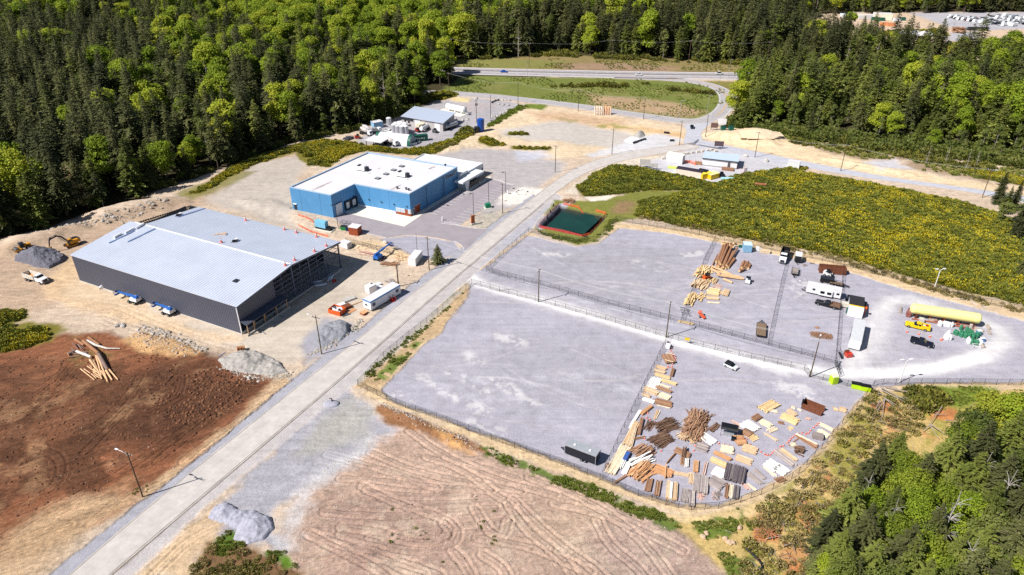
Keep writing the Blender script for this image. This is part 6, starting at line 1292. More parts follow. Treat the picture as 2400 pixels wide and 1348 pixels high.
for i in range(3):mb=MB();b=PH(1590+(75+i*10)/5.39,560+(900+i*35)/5.39);[mb.bar((-1+k,-0.5,0),(-1+k,0,0.8),0.08,0.08)or mb.bar((-1+k,0.5,0),(-1+k,0,0.8),0.08,0.08)for k in(0,2)];mb.bar((-1.3,0,0.8),(1.3,0,0.8),0.1,0.1);tag(mb.build('sawhorse',m_black,loc=b,rz=-0.3),'black sawhorse in the near corner of the upper yard','sawhorse','black sawhorses')
t=thing('log_splitter','orange log splitter near the lane fence','machine',*at(zl(330,1025),zl(250,950)));mb=MB();mb.bar((-1.6,0,0.5),(1.5,0,0.9),0.7,0.4);mb.box((0.9,0,0.7),(1.0,1.0,0.7));mb.build('body',M('splitter_orange',(226,96,62),0.5),t);mb=MB();mb.box((0.8,-0.7,0.4),(0.9,0.5,0.6));mb.build('engine',m_white,t)
for y in(-0.7,0.7):wheel(t,-0.2,y,0.35,0.22)
p,r=at(zl(1035,1270),zl(1050,1080));flat_trailer('flatbed_trailer','wooden decked flatbed trailer parked against the lane fence',p,r,6.6,2.5)
t=thing('utility_vehicle','small white utility cart with dark roof near the peeled logs','utility cart',*at(zl(868,580),zl(882,520)));mb=MB();mb.box((0,0,0.35),(2.9,1.5,0.5));mb.box((-1.0,0,0.852),(0.9,1.4,0.3));mb.build('body',m_white,t,bev=0.05);MB().box((0.1,0,1.75),(1.3,1.4,0.08)).build('roof',m_black,t);mb=MB();[mb.bar((0.1+sx*0.6,sy*0.65,0.85),(0.1+sx*0.55,sy*0.62,1.75),0.06,0.06)for sx in(-1,1)for sy in(-1,1)];mb.bar((1.4,0,0.5),(2.6,0,0.4),0.15,0.15);mb.build('roll_cage',m_black,t)
for x in(-0.95,0.95):
 for y in(-0.7,0.7):wheel(t,x,y,0.32,0.25)
p,r=at(zl(845,170),zl(885,120));t=container('shipping_container','light blue storage box at the far fence of the upper yard',zl(0,0)and(*G(*zl(862,150)),0),R(-8),2.7,2.9,2.6,M('box_pale_blue',(140,186,216),0.5),M('box_roof_blue',(206,226,238),0.5),ribs=True)
for x,y,sz,m,lb in((790,108,(1.6,0.9,0.6),m_green,'dark green crate left of the light blue storage box'),(995,145,(1.1,1.0,1.1),m_white,'white cube tank right of the light blue storage box'),(1030,158,(0.9,0.9,1.0),m_conc,'pale cube crate beside the white cube tank'),(1095,178,(3.0,1.2,0.9),M('tan_box',(226,200,166),0.7),'long tan box at the far fence of the upper yard')):
 mb=MB();mb.box((0,0,0.1),sz);mb.box((0,0,0.1+sz[2]+0.002),(sz[0]*1.04,sz[1]*1.04,0.06));mb.box((0,0,0),(sz[0]*0.9,sz[1]*0.8,0.098));tag(mb.build('storage_crate',m,loc=PH(*zl(x,y)),rz=-0.2),lb,'crate')
p,r=at(zl(1350,190),zl(1305,320));dump_truck('dump_truck','white hooded dump truck with black box at the far fence',p,r,m_black,M('box_floor_dark',(54,52,56),0.8))
def z2(X,Y):return(1800+X/4.492,560+Y/4.492)
p,r=at(z2(315,190),z2(305,275));box_trailer('enclosed_trailer','small white roofed cargo trailer next to the dump truck',p,r,3.6,2.1,2.1,m_black,m_wroof,axle=1,vents=1)
p,r=at(z2(290,300),z2(270,420));flat_trailer('utility_trailer','open black utility trailer in front of the small cargo trailer',p,r,4.2,2.0,rail=True,deckm=M('grey_deck',(166,156,150),0.85))
sticks(z2(355,270),z2(410,290),1.2,14,'grey','grey scrap pile right of the small cargo trailer',0.4,0.8,0.08);lumber(z2(440,255),z2(500,265),0.8,1,'char','short dark plank lying near the far fence',bear=False)
t=thing('waste_bin','long rusty open topped bin by the divider fence','bin',*at(z2(565,345),z2(775,365)));Lb=8.0;mb=MB();ring(mb,[(-Lb/2,-1.2),(Lb/2,-1.2),(Lb/2,1.2),(-Lb/2,1.2)],0.1,0.1,2.3);mb.box((0,0,0.1),(Lb-0.2,2.2,0.1))
for i in range(10):mb.box((-Lb/2+0.4+i*0.8,-1.24,0.1),(0.14,0.08,2.1));mb.box((-Lb/2+0.4+i*0.8,1.24,0.1),(0.14,0.08,2.1))
mb.build('body',m_rust,t)
p,r=at(z2(600,380),z2(660,400));skid_steer('skid_steer','red and white skid steer in front of the rusty bin',p,r,m_white)
p,r=at(z2(580,445),z2(655,460));t=container('fuel_tank','dark low storage box between the skid steer and the travel trailer',p,r,4.0,1.9,1.3,m_black,m_dsteel,'storage box',ribs=False)
p,r=at(z2(670,480),z2(760,500));flat_trailer('utility_trailer','small wooden utility trailer beside the divider fence',p,r,3.8,1.8,rail=True)
for i,(x,y,m)in enumerate(((540,490,m_black),(575,505,m_dsteel),(605,520,m_orange),(640,515,m_steel),(665,525,m_black),(700,530,m_dsteel),(735,540,m_black))):
 b=PH(*z2(x,y));mb=MB();mb.box((0,0,0.2),(1.2,0.8,0.6));mb.cyl((-0.4,-0.5,0.3),(-0.4,0.5,0.3),0.3,0.3,8);mb.cyl((0.4,-0.5,0.3),(0.4,0.5,0.3),0.3,0.3,8);mb.bar((0.5,0,0.7),(0.9,0,1.2),0.08,0.5);tag(mb.build('plant_attachment',m,loc=b,rz=i),('black attachment at the left end of the row behind the travel trailer','dark grey attachment second in the row behind the travel trailer','orange attachment in the row behind the travel trailer','pale grey attachment in the row behind the travel trailer','black attachment right of the pale grey one','dark attachment near the divider fence','black attachment touching the divider fence')[i],'attachment')
p,r=at(z2(725,620),z2(430,560));t=box_trailer('travel_trailer','long white travel trailer with slide out room',p,r,9.6,2.5,2.6,m_white,m_wroof,0.55,vents=3,cat='travel trailer');mb=MB();mb.box((-0.6,1.55,0.75),(3.8,0.7,1.9));mb.build('slide_out',m_white,t,bev=0.03)
for x in(-1.6,0.3):MB().box((x,1.92,1.4),(1.2,0.05,0.8)).build('window',m_glass,t)
for x in(-4.0,2.8):MB().box((x,1.28,1.6),(0.8,0.05,0.6)).build('window',m_glass,t)
p,r=at(z2(720,735),z2(515,680));pickup('flatbed_truck','black pickup with wooden flat bed below the travel trailer',p,r,blk,'flat',6.6,cat='pickup truck')
mb=MB();mb.box((0,0,0.3),(2.0,1.4,1.2));mb.box((0,0,0),(1.8,1.2,0.295),m=1);tag(mb.build('equipment_box',[M('beige_box',(206,200,186),0.6),m_black],loc=PH(*z2(795,715)),rz=-0.3),'beige equipment box tight against the divider fence','box')
sticks(z2(430,1000),z2(690,1040),2.6,420,'brown','long heap of dry brown and green cut branches',0.8,0.8,0.022,lmin=0.08,lmax=0.3,name='brush_pile',seed=3)
sticks(z2(495,920),z2(530,950),0.8,26,'brown','small patch of brown bark by the brush heap',0.1,0.8,0.04,lmin=0.2)
p,r=at(z2(820,650),z2(1025,710));pickup('pickup_truck','black pickup with canopy parked behind the black roofed shed',p,r,blk,'canopy',6.0)
t=thing('storage_shed','white shed with black roof and yellow trim by the divider fence','shed',*at((2004,708),(2001,752)));mb=MB();mb.box((0.2,0,0.1),(7.4,4.0,2.9));mb.build('body',m_white,t);mb=MB();mb.box((-0.8,0,3.003),(6.0,4.1,0.12));mb.build('roof',M('black_roofing',(44,44,50),0.85),t);MB().box((2.35,0,3.003),(0.28,4.12,0.2)).build('roof_trim',m_yellow,t);MB().box((0.2,0,0.0),(7.2,3.8,0.098)).build('skid',m_black,t);MB().box((3.2,0,3.003),(1.3,4.0,0.05)).build('front_roof',m_white,t)
mb=MB();mb.path([(1.2,2.6,0),(1.8,2.6,3.0)],0.12,8);mb.box((1.8,2.6,2.6),(0.7,0.5,0.5));tag(mb.build('orange_auger',m_orange,loc=(*aim((2004,708),(2001,752))[0],0),rz=aim((2004,708),(2001,752))[1]),'orange pipe standing against the black roofed shed','pipe')
p,r=at((2011,768),(1998,826));t=box_trailer('semi_trailer','long white box trailer behind the black roofed shed',p,r,11.5,2.9,2.9,m_white,M('dull_white_roof',(210,212,216),0.5),0.5,vents=0,tongue=False)
t=thing('red_tote','red open crate at the near end of the white box trailer','crate',PH(1988,836),0.15);mb=MB();ring(mb,[(-.8,-0.6),(.8,-0.6),(.8,0.6),(-.8,0.6)],0.08,0.1,1.2);mb.box((0,0,0.1),(1.45,1.05,0.5));mb.build('body',M('faded_red',(206,76,60),0.6),t);MB().box((-0.1,0.9,0.1),(1.2,0.5,1.4)).build('lid',m_rust,t)
mb=MB();mb.bar((0,0,0.1),(0.6,2.4,0.5),0.5,0.3);mb.bar((0.3,0.2,0.4),(1.0,3.0,1.6),0.08,0.08);tag(mb.build('tow_dolly',m_dsteel,loc=PH(1974,842),rz=0.2),'grey jack stand beside the red crate','stand')
mb=MB();mb.cyl((0,0,0),(0,0,1.6),0.65,0.65,10);mb.cyl((0,0,1.6),(0,0,1.8),0.65,0.3,10);tag(mb.build('green_tank',m_green,loc=PH(*z2(840,780))),'round green tank between the divider fence and the shed','tank')
def z3(X,Y):return(2060+X/4.815,640+Y/4.815)
c0,a0,TLn=aim(z3(330,480),z3(1120,605));t=thing('storage_tank','very long yellow propane tank on steel legs','tank',(c0.x,c0.y,0),a0);TLn*=1.0
mb=MB();mb.cyl((-TLn/2+0.8,0,2.6),(TLn/2-0.8,0,2.6),1.5,1.5,24)
for s in(-1,1):
 pr_=1.5;px_=TLn/2-0.8
 for k in range(1,6):q=1.5*math.cos(k*math.pi/10*0.98);xx=TLn/2-0.8+0.9*math.sin(k*math.pi/10);mb.cyl((s*px_,0,2.6),(s*xx,0,2.6),pr_,q,24,cap=(k==5));pr_,px_=q,xx
mb.build('tank',M('tank_yellow',(252,240,158),0.4,var=0.04),t)
for x in(-TLn*0.4,-TLn*0.2,0,TLn*0.2,TLn*0.4):mb=MB();mb.box((x,0,0.0),(0.5,2.2,1.35));mb.build('leg',M('leg_rust',(110,60,44),0.6),t)
mb=MB();mb.bar((-TLn/2+0.6,-2.1,0.35),(TLn/2-0.4,-2.1,0.35),0.25,0.25);mb.bar((-TLn*0.15,-1.75,0.9),(TLn*0.45,-1.75,0.9),0.14,0.14);mb.bar((-TLn/2,-1.4,0.5),(-TLn/2,1.4,0.5),0.2,0.2)
for i in range(9):mb.bar((-TLn*0.15+i*TLn*0.07,-1.75,0),(-TLn*0.15+i*TLn*0.07,-1.75,0.9),0.08,0.08)
mb.build('pipework',M('pipe_rose',(190,110,84),0.5),t);mb=MB();mb.box((-TLn/2-0.2,-0.6,0.2),(1.1,1.2,1.3));mb.cyl((-TLn/2-0.2,0.6,0),(-TLn/2-0.2,0.6,2.2),0.2,0.2,8);mb.build('pump',M('pump_rose',(150,92,86),0.5),t);mb=MB();mb.box((-TLn*0.33,-2.5,0),(1.2,1.5,1.1));mb.box((TLn*0.36,-2.2,0),(0.6,0.5,1.6));mb.build('control_cabinet',m_conc,t)
p,r=at(z3(560,650),z3(300,590));pickup('service_truck','bright yellow service pickup below the yellow tank',p,r,yel,'utility',6.3)
p,r=at(z3(370,775),z3(585,835));pickup('pickup_truck','midnight blue pickup parked alone on the gravel loop',p,r,nvy,'bed',5.7)
KB=M('barrier_block',(172,160,150),0.9,var=0.15)
for a,b,lb in((z3(300,470),z3(375,490),'barrier block below the pump end of the yellow tank'),(z3(555,535),z3(650,550),'barrier block below the middle of the yellow tank'),(z3(1070,640),z3(1175,665),'barrier block below the right end of the yellow tank'),(z3(1215,600),z3(1250,640),'upper barrier block right of the yellow tank'),(z3(1230,650),z3(1255,700),'lower barrier block right of the yellow tank'),(z3(245,400),z3(240,455),'barrier block left of the pump end of the yellow tank'),(z3(1010,625),z3(1055,630),'short barrier block above the green drums'),(z3(1150,820),z3(1185,850),'barrier block beside the white frame at the loop')):
 c,a2,l=aim(a,b);mb=MB();mb.profile([(-0.4,0),(-0.35,0.3),(-0.15,0.75),(0.15,0.75),(0.35,0.3),(0.4,0)],-l/2,l/2);tag(mb.build('concrete_barrier',KB,loc=(c.x,c.y,0),rz=a2-math.pi/2),lb,'barrier','barrier blocks round the yellow tank')
m_cyl=M('bottle_green',(58,132,98),0.45,var=0.2);m_cylw=M('bottle_white',(238,240,242),0.45)
def bottle(x,y,m,label,group,r=0.45,h=1.15,z=0.0):
 t=thing('gas_cylinder',label,'gas cylinder',PH(x,y),0,group);mb=MB();mb.cyl((0,0,0.08),(0,0,h),r,r,10);mb.cyl((0,0,h),(0,0,h+0.18),r,r*0.5,10);mb.build('body',m,t)
 mb=MB();mb.cyl((0,0,h+0.18),(0,0,h+0.42),r*0.55,r*0.55,9,0,True);mb.build('collar',m,t);return t
rr=random.Random(77);b0=None
spots=[(x,y)for(x,y)in[(850,690),(870,700),(905,705),(930,700),(925,720),(960,700),(985,690),(1010,680),(1000,710),(1030,700),(975,730),(1010,735),(1045,720),(1055,745),(1020,715),(990,715),(1100,735),(1070,730),(960,725),(1040,700),(1115,725)]]
for i,(x,y)in enumerate(spots):
 if b0 is None:b0=bottle(*z3(x,y),m_cyl,'green gas cylinder in the large cluster below the yellow tank','green gas cylinders')
 else:dup(b0,(*G(*z3(x,y)),0),rr.uniform(0,6))
for(x,y),lb in(((920,640),'green gas cylinder standing apart, left of the pair above the cluster'),((985,655),'green gas cylinder standing apart, right of the pair above the cluster')):dup(b0,(*G(*z3(x,y)),0),0,lb)
for(x,y)in((1040,800),(1070,800),(1100,810)):dup(b0,(*G(*z3(x,y)),0),0,'green gas cylinder in the lowest row beside the white ones')
w0=None
for i,(x,y)in enumerate(((675,590),(690,600),(725,595),(765,605),(785,610),(815,610),(745,600))):
 if w0 is None:w0=bottle(*z3(x,y),m_cylw,'white gas cylinder in the row just below the yellow tank','white gas cylinders')
 else:dup(w0,(*G(*z3(x,y)),0),i)
for i,(x,y)in enumerate(((740,740),(760,720),(775,735),(790,745),(770,755),(755,750),(800,755),(780,700))):dup(w0,(*G(*z3(x,y)),0),i,'white gas cylinder in the cluster left of the green drums')
for i,(x,y)in enumerate(((1000,775),(1010,795),(1130,790),(1145,815))):dup(w0,(*G(*z3(x,y)),0),i,'white gas cylinder in the lowest row beside the green ones')
for i,(x,y)in enumerate(((316,668),(450,692),(575,722),(712,750),(700,760))):
 o=bpy.data.objects.new('traffic_cone',me_cone);COL.objects.link(o);o.location=PH(*z3(x,y));o.scale=(1.3,1.3,1.1);tag(o,'orange cone in the row between the two pickups','cone','cones between the pickups')
mb=MB();[mb.bar((sx*0.9,sy*0.6,0),(sx*0.9,sy*0.6,0.8),0.07,0.07)for sx in(-1,1)for sy in(-1,1)];[mb.bar((-0.9,sy*0.6,0.8),(0.9,sy*0.6,0.8),0.07,0.07)for sy in(-1,1)];[mb.bar((sx*0.9,-0.6,0.8),(sx*0.9,0.6,0.8),0.07,0.07)for sx in(-1,1)];tag(mb.build('bottle_cage',m_white,loc=PH(*z3(1095,840)),rz=-0.3),'white open frame cage beside the lowest gas cylinders','cage')
mb=MB();mb.box((0,0,0),(1.0,0.9,1.1));mb.box((0,0,1.1),(1.1,1.0,0.06),m=1);tag(mb.build('blue_tote',[M('tote_blue',(60,120,200),0.5),m_white],loc=PH(*z3(1160,770))),'blue tote right of the green gas cylinders','tote')
mb=MB();mb.box((0,0,0),(1.1,1.0,1.2));mb.box((0,0,1.2),(1.0,0.9,0.3),m=1);tag(mb.build('teal_tote',[M('tote_teal',(70,140,150),0.5),m_white],loc=PH(*z3(1120,695))),'teal tote with white top above the green gas cylinders','tote')
def y4(X,Y):return(1400+X/6.127,780+Y/6.127)
def y5(X,Y):return(1400+X/5.183,940+Y/5.183)
def y6(X,Y):return(1640+X/4.493,900+Y/4.493)
t=thing('white_generator','small white generator at the top of the timber yard divider fence','generator',*at(y4(1000,250),y4(1030,180)));MB().box((-0.3,0,0.2),(1.6,1.2,1.0)).build('housing',m_white,t,bev=0.04);mb=MB();[mb.bar((0.7+0.25*i,-0.6,0.1),(0.9+0.25*i,0.6,1.0),0.12,0.12)for i in range(4)];mb.build('frame',m_dsteel,t)
L4_=[((985,335),(1055,450),2.6,5,'brown','brown timber stack tied with pale cross boards near the lane'),((840,492),(985,535),1.0,3,'tan','tan board bundle below the brown tied stack, upper of two'),((815,545),(970,580),1.0,3,'tan','tan board bundle below the brown tied stack, lower of two'),((1092,528),(1058,640),0.8,4,'brown','dark brown upright bundle right of the two tan bundles'),((825,600),(1040,662),1.1,3,'gold','long gold board bundle under the dark brown upright bundle'),((850,655),(775,800),2.8,2,'white','white board sheet stack against the divider fence'),((905,685),(1140,755),0.9,3,'gold','long gold bundle right of the white board sheet'),((885,748),(1045,802),0.7,3,'pale','short pale bundle right of the white board sheet'),((840,790),(1068,865),1.0,3,'brown','brown long bundle under the short pale bundle'),((668,815),(868,890),1.6,4,'tan','tan stack below the white board sheet against the fence'),((640,890),(755,925),0.9,3,'tan','short tan stack under the fence side tan stack'),((895,890),(1040,950),1.9,3,'pale','wide pale stack at the right of the fence side row'),((650,960),(825,1015),1.0,3,'white','whitish bundle at the lower end of the fence side row'),((822,985),(1065,1050),2.0,3,'brown','wide brown stack at the lower end of the fence side row'),((850,1045),(1040,1090),0.3,1,'pale','single pale board beside the wide brown stack')]
for a,b,w,l,k,lb in L4_:lumber(y4(*a),y4(*b),w,l,k,lb)
mb=MB()
for i,(a,b)in enumerate(((y4(975,328),y4(1110,355)),(y4(968,430),y4(1085,462)))):q,w=PH(*a),PH(*b);mb.bar(q+Vector((0,0,0.95)),w+Vector((0,0,0.95)),0.16,0.1)
tag(mb.build('cross_boards',MATS['wood_pale_0']),'two pale cross boards lying on the brown tied stack','boards')
L5_=[((525,115),(385,340),0.75,2,'white','very long white beam pair along the divider fence'),((660,72),(535,170),0.9,4,'orange','orange beam stack at the top of the fence side beams'),((735,118),(690,225),0.5,2,'tan','short tan board pair above the upper stick heap'),((760,125),(705,232),0.25,1,'pale','single pale board above the upper stick heap'),((480,265),(340,545),1.5,3,'tan','row of long tan beams in the middle of the fence side'),((545,220),(500,420),0.8,4,'brown','brown beam stack right of the orange beams'),((450,330),(390,560),1.3,4,'tan','second row of long tan beams beside the brown beam stack'),((350,555),(150,890),2.4,3,'pale','longest pale beam row near the lower fence corner'),((380,640),(290,830),0.7,4,'white','white beam stack under a blue cover'),((380,760),(320,900),1.2,3,'white','white painted beams beside the longest pale beam row'),((350,915),(212,1000),0.5,2,'brown','brown beam lying across the lower fence corner'),((440,470),(580,445),0.6,2,'brown','single brown beam poking out right of the fence side rows'),((940,650),(830,775),0.45,3,'brown','dark beam slanting away from the brown crossed stack'),((945,600),(1120,680),1.5,4,'brown','brown crossed stack in the centre of the timber yard'),((1060,585),(1040,700),0.9,6,'dark','dark upright boards lying on the brown crossed stack'),((1030,700),(1025,785),0.8,3,'brown','short brown bundle below the brown crossed stack'),((1085,710),(1080,810),0.9,3,'white','short white bundle below the brown crossed stack'),((690,820),(905,905),2.2,4,'orange','wide orange plank stack right of the brown fan'),((830,800),(820,950),0.4,6,'orange','orange board lying across the wide orange plank stack'),((935,885),(1120,918),0.8,3,'tan','tan beam pointing at the upright tan bundle'),((1135,890),(1145,1020),1.1,3,'tan','upright tan bundle left of the grey board stack'),((1200,740),(1190,875),1.1,3,'orange','upright orange bundle above the grey board stack'),((1325,750),(1290,905),0.7,2,'pink','upright pinkish bundle right of the upright orange bundle'),((640,955),(605,1105),1.3,3,'brown','leftmost upright brown bundle by the lower fence'),((745,980),(715,1165),1.1,3,'brown','second upright brown bundle by the lower fence'),((910,1000),(895,1215),2.3,4,'tan','thick tan and white stack by the lower fence'),((900,1005),(885,1210),0.5,6,'white','white boards lying along the thick tan stack'),((1075,1080),(1050,1230),1.6,3,'grey','weathered grey bundle left of the large grey stack'),((1150,1090),(1140,1290),1.2,3,'grey','narrow weathered grey bundle against the lower fence'),((1260,915),(1245,1130),3.0,4,'grey','large weathered grey board stack in the lower middle'),((1250,410),(1420,520),2.3,2,'white','white board fan right of the tall stick tower'),((1205,555),(1340,600),2.3,4,'grey','grey brown square bundle below the tall stick tower')]
for a,b,w,l,k,lb in L5_:lumber(y5(*a),y5(*b),w,l,k,lb)
c,a,l=aim(y5(375,645),y5(325,745));mb=MB();mb.box((0,0,0.75),(l,0.9,0.06));mb.box((0,0.47,0.3),(l,0.04,0.45));tag(mb.build('blue_cover',M('cover_blue',(70,100,170),0.5),loc=(c.x,c.y,0),rz=a),'blue sheet laid over the white beam stack','cover')
sticks(y5(970,255),y5(690,360),3.8,120,'dark','upper dark stick heap, the more scattered one',1.1,0.2,0.07,seed=1,lmin=0.3,lmax=0.65);sticks(y5(890,420),y5(655,540),3.6,110,'dark','lower dark stick heap, the neater one',1.0,0.12,0.07,seed=2,lmin=0.35,lmax=0.75);sticks(y5(670,240),y5(585,370),1.6,22,'dark','small dark stick bundle left of the upper dark heap',0.5,0.14,0.07,seed=3)
sticks(y5(640,560),y5(440,700),4.2,50,'brown','brown board fan above the white and grey boards',1.2,0.2,0.1,seed=4,fan=0.2);sticks(y5(650,660),y5(390,810),3.0,30,'white','white and grey board fan between two brown fans',1.3,0.12,0.1,seed=5);sticks(y5(660,770),y5(420,960),4.6,56,'orange','lower brown plank fan near the fence corner',1.1,0.16,0.11,seed=6,fan=-0.3)
sticks(y5(1262,110),y5(1120,520),4.4,260,'brown','tall stick tower of brown poles in the timber yard',1.7,0.3,0.075,lmin=0.18,lmax=0.42,seed=7);sticks(y5(1120,400),y5(1060,510),3.4,50,'tan','loose tan sticks at the foot of the tall stick tower',0.9,0.7,0.06,seed=8);sticks(y5(1475,280),y5(1360,375),1.3,18,'dark','small dark pole pile left of the black canopy',0.4,0.12,0.09,seed=9)
sticks(y5(1210,1140),y5(1310,1190),1.6,26,'pink','pinkish debris below the large grey board stack',0.3,0.8,0.05,seed=10);sticks(y5(1400,1130),y5(1500,1170),2.2,50,'grey','grey twig heap near the lower fence',0.6,0.9,0.04,seed=11);sticks(y5(120,860),y5(150,760),1,16,'brown','short broken boards against the divider fence corner',0.6,0.3,0.07,seed=12)
L6_=[((655,285),(800,205),2.6,3,'gold','wide gold stack standing alone at the top of the yard'),((660,275),(820,300),0.9,2,'pale','pale boards slipped off the front of the wide gold stack'),((860,335),(1030,415),2.6,3,'gold','large gold stack left of the rusty bin'),((930,285),(1010,340),1.4,3,'tan','tan bundle on the upper side of the large gold stack'),((560,385),(630,345),1.6,3,'brown','small brown bundle above the pallet boards'),((640,400),(750,455),1.7,3,'pale','pale pallet board stack with white top'),((460,415),(585,500),3.2,3,'white','white sheet stack right of the black canopy'),((300,445),(415,495),1.3,1,'pale','thin pale boards above the black canopy'),((330,395),(450,455),0.6,2,'pink','long pinkish boards above the white sheet stack'),((450,500),(540,545),2.2,3,'brown','brown and white bundle below the white sheet stack'),((375,610),(475,600),2.9,4,'orange','orange brown deck stack right of the black canopy'),((525,585),(595,555),2.0,1,'gold','flat gold sheet beside the orange brown deck stack'),((720,505),(805,470),1.3,1,'pale','flat pale panel below the pale pallet stack'),((685,525),(820,605),0.7,2,'tan','lone slanting tan beam in the open middle'),((828,410),(880,420),0.9,2,'brown','tiny brown pallet left of the large gold stack'),((1115,365),(1165,378),0.9,2,'pink','tiny pinkish pallet below the rusty bin'),((1265,425),(1395,490),1.3,2,'pale','long pale boards against the right hand fence'),((1245,490),(1360,560),1.8,1,'pale','thin pale strips above the grey block'),((1020,545),(1240,685),1.3,3,'brown','very long brown beam bundle near the right hand fence'),((1010,545),(1235,660),0.4,5,'pale','pale beam lying along the very long brown bundle'),((930,660),(1080,545),0.35,1,'brown','dark crossbeam propped under the very long bundle'),((960,655),(1010,655),1.0,4,'pale','little pale block stack under the very long bundle'),((790,710),(1000,870),1.6,2,'grey','long grey pole row, left of the two'),((850,690),(1020,815),1.0,2,'tan','long tan grey pole row, right of the two'),((700,830),(820,910),3.0,3,'white','square white sheet stack by the curved fence, left half'),((800,880),(910,950),2.6,3,'white','square white sheet stack by the curved fence, right half'),((680,870),(800,980),1.0,1,'pale','pale board edge below the square white sheet stack'),((570,900),(690,1010),1.1,1,'grey','upper grey pole row by the curved fence'),((500,935),(650,1060),1.6,1,'grey','lower grey pole row by the curved fence'),((490,1050),(590,1125),0.6,1,'pale','pale poles nearest the curved fence'),((225,690),(350,715),2.2,4,'pale','chunky pale stack in the centre right of the yard'),((455,675),(600,720),2.4,3,'tan','tan stack with dark bearers in the centre right'),((150,730),(325,810),0.9,4,'orange','long orange stack below the chunky pale stack'),((115,800),(290,880),1.3,4,'gold','long gold stack below the long orange stack'),((380,775),(545,835),2.0,2,'tan','tan bundle with crossing sticks right of the long orange stack'),((385,875),(350,1040),4.2,5,'char','large charcoal coloured board stack'),((145,920),(270,975),2.4,4,'white','short white stack left of the charcoal stack'),((110,1010),(245,1090),3.2,3,'grey','pale grey stack left of the lower upright boards'),((295,1060),(275,1210),0.8,3,'brown','leftmost of the lower upright boards under the charcoal stack'),((335,1065),(330,1200),1.4,2,'pale','pale middle of the lower upright boards under the charcoal stack'),((385,1085),(370,1225),1.2,3,'char','dark right end of the lower upright boards under the charcoal stack'),((425,1030),(520,1120),0.9,1,'pink','loose pinkish boards right of the lower upright boards'),((800,1030),(890,1000),1.4,1,'brown','faded brown boards beneath the curved fence'),((1405,265),(1450,275),1.0,1,'gold','thin gold board by the upper right fence'),((1470,270),(1540,290),1.6,3,'tan','stubby tan stack by the upper right fence'),((965,245),(1005,262),0.9,1,'pale','small pale board above the large gold stack'),((1030,265),(1070,290),0.7,1,'pale','small pale board left of the rusty bin')]
for a,b,w,l,k,lb in L6_:lumber(y6(*a),y6(*b),w,l,k,lb)
sticks(y6(985,690),y6(1105,720),3.0,26,'dark','dark split timber heap below the very long beam bundle',0.9,0.45,0.12,seed=14);sticks(y6(600,260),y6(625,235),0.5,3,'dark','two short dark sticks left of the wide gold stack',0.15,0.1,0.06,seed=15);sticks(y6(120,1160),y6(220,1190),2.0,26,'pink','thin pinkish slats scattered by the lower fence',0.12,0.9,0.04,seed=16);sticks(y6(920,455),y6(985,490),1.6,16,'gold','gold shavings scattered below the large gold stack',0.06,0.7,0.04,seed=17)
c,a,l=aim(y6(1195,575),y6(1280,560));mb=MB();mb.box((0,0,0.1),(2.3,1.5,0.9));mb.box((0,0,0),(2.1,1.3,0.098),m=1);tag(mb.build('block_stack',[MATS['wood_grey_1'],m_black],loc=(c.x,c.y,0),rz=-0.35),'grey block stack beside the right hand fence of the timber yard','block')
t=thing('waste_bin','rusty hook lift bin with open end in the timber yard','bin',*at(y6(1115,245),y6(1265,305)));Lb=4.6
mb=MB();mb.box((0,1.15,0.1),(Lb,0.12,1.5));mb.box((0,-1.15,0.1),(Lb,0.12,1.5));mb.box((0,0,0.1),(Lb-0.02,2.17,0.1));[mb.box((-Lb/2+0.4+i*0.9,s*1.24,0.12),(0.14,0.06,1.4))for i in range(5)for s in(-1,1)];mb.build('body',m_rust,t);mb=MB();mb.box((-Lb/2-0.04,0,0.1),(0.12,2.42,1.9));mb.bar((-Lb/2-0.3,0,0.2),(-Lb/2-0.3,0,2.0),0.3,0.3);mb.build('front_panel',m_black,t)
t=thing('work_canopy','black canopy over a workbench among the timber stacks','canopy',*at(y6(235,515),y6(370,545)));mb=MB();mb.profile([(-1.9,2.2),(-1.7,2.5),(1.7,2.5),(1.9,2.2),(1.9,2.1),(-1.9,2.1)],-1.2,1.2,0,0.7);mb.build('roof',m_black,t);mb=MB();[mb.bar((sx*1.7,sy*1.05,0),(sx*1.7,sy*1.05,2.1),0.08,0.08)for sx in(-1,1)for sy in(-1,1)];mb.build('frame',m_dsteel,t);mb=MB();mb.box((0,-0.3,0),(2.4,1.0,0.9));mb.box((1.2,-1.6,0),(1.0,0.8,0.8),m=1);mb.build('bench',[m_galv,m_black],t)
CG='orange cones of the timber yard'
def cones(pts,label):
 for q in pts:
  o=bpy.data.objects.new('traffic_cone',me_cone);COL.objects.link(o);o.location=PH(*q);o.scale=(0.85,)*3;tag(o,label,'cone',CG)
cones([y6(*q)for q in((1272,415),(1245,422),(1225,440),(1200,462),(1165,492),(1143,520),(1118,528),(1078,517),(1035,527),(1007,545),(980,563),(955,580),(945,600),(925,622))],'orange cone in the curved line beside the long brown beams');cones([y6(*q)for q in((880,655),(848,662),(812,695),(790,708),(765,725),(740,750),(712,752),(685,745),(645,718),(610,690),(530,640))],'orange cone in the curved line above the long grey poles')
cones([y6(*q)for q in((200,630),(252,640),(300,650),(365,572),(490,590))],'orange cone among the stacks near the black canopy');cones([y4(*q)for q in((1070,235),(1055,262),(1072,298),(1092,325),(1112,350),(1122,375),(1110,405),(1095,430),(1080,460),(1068,492),(1030,505),(1010,490))],'orange cone in the chain round the brown tied stack');cones([y5(*q)for q in((658,80),(612,150),(600,208),(638,228),(690,270),(640,325),(575,460),(350,910),(665,880),(775,610),(1190,548),(1170,605),(935,650),(1290,395))],'orange cone among the fence side timber')
mud=M('sandy_patch',(226,196,146),0.95)
def f8(X,Y):return(800+X/6,210+Y/6)
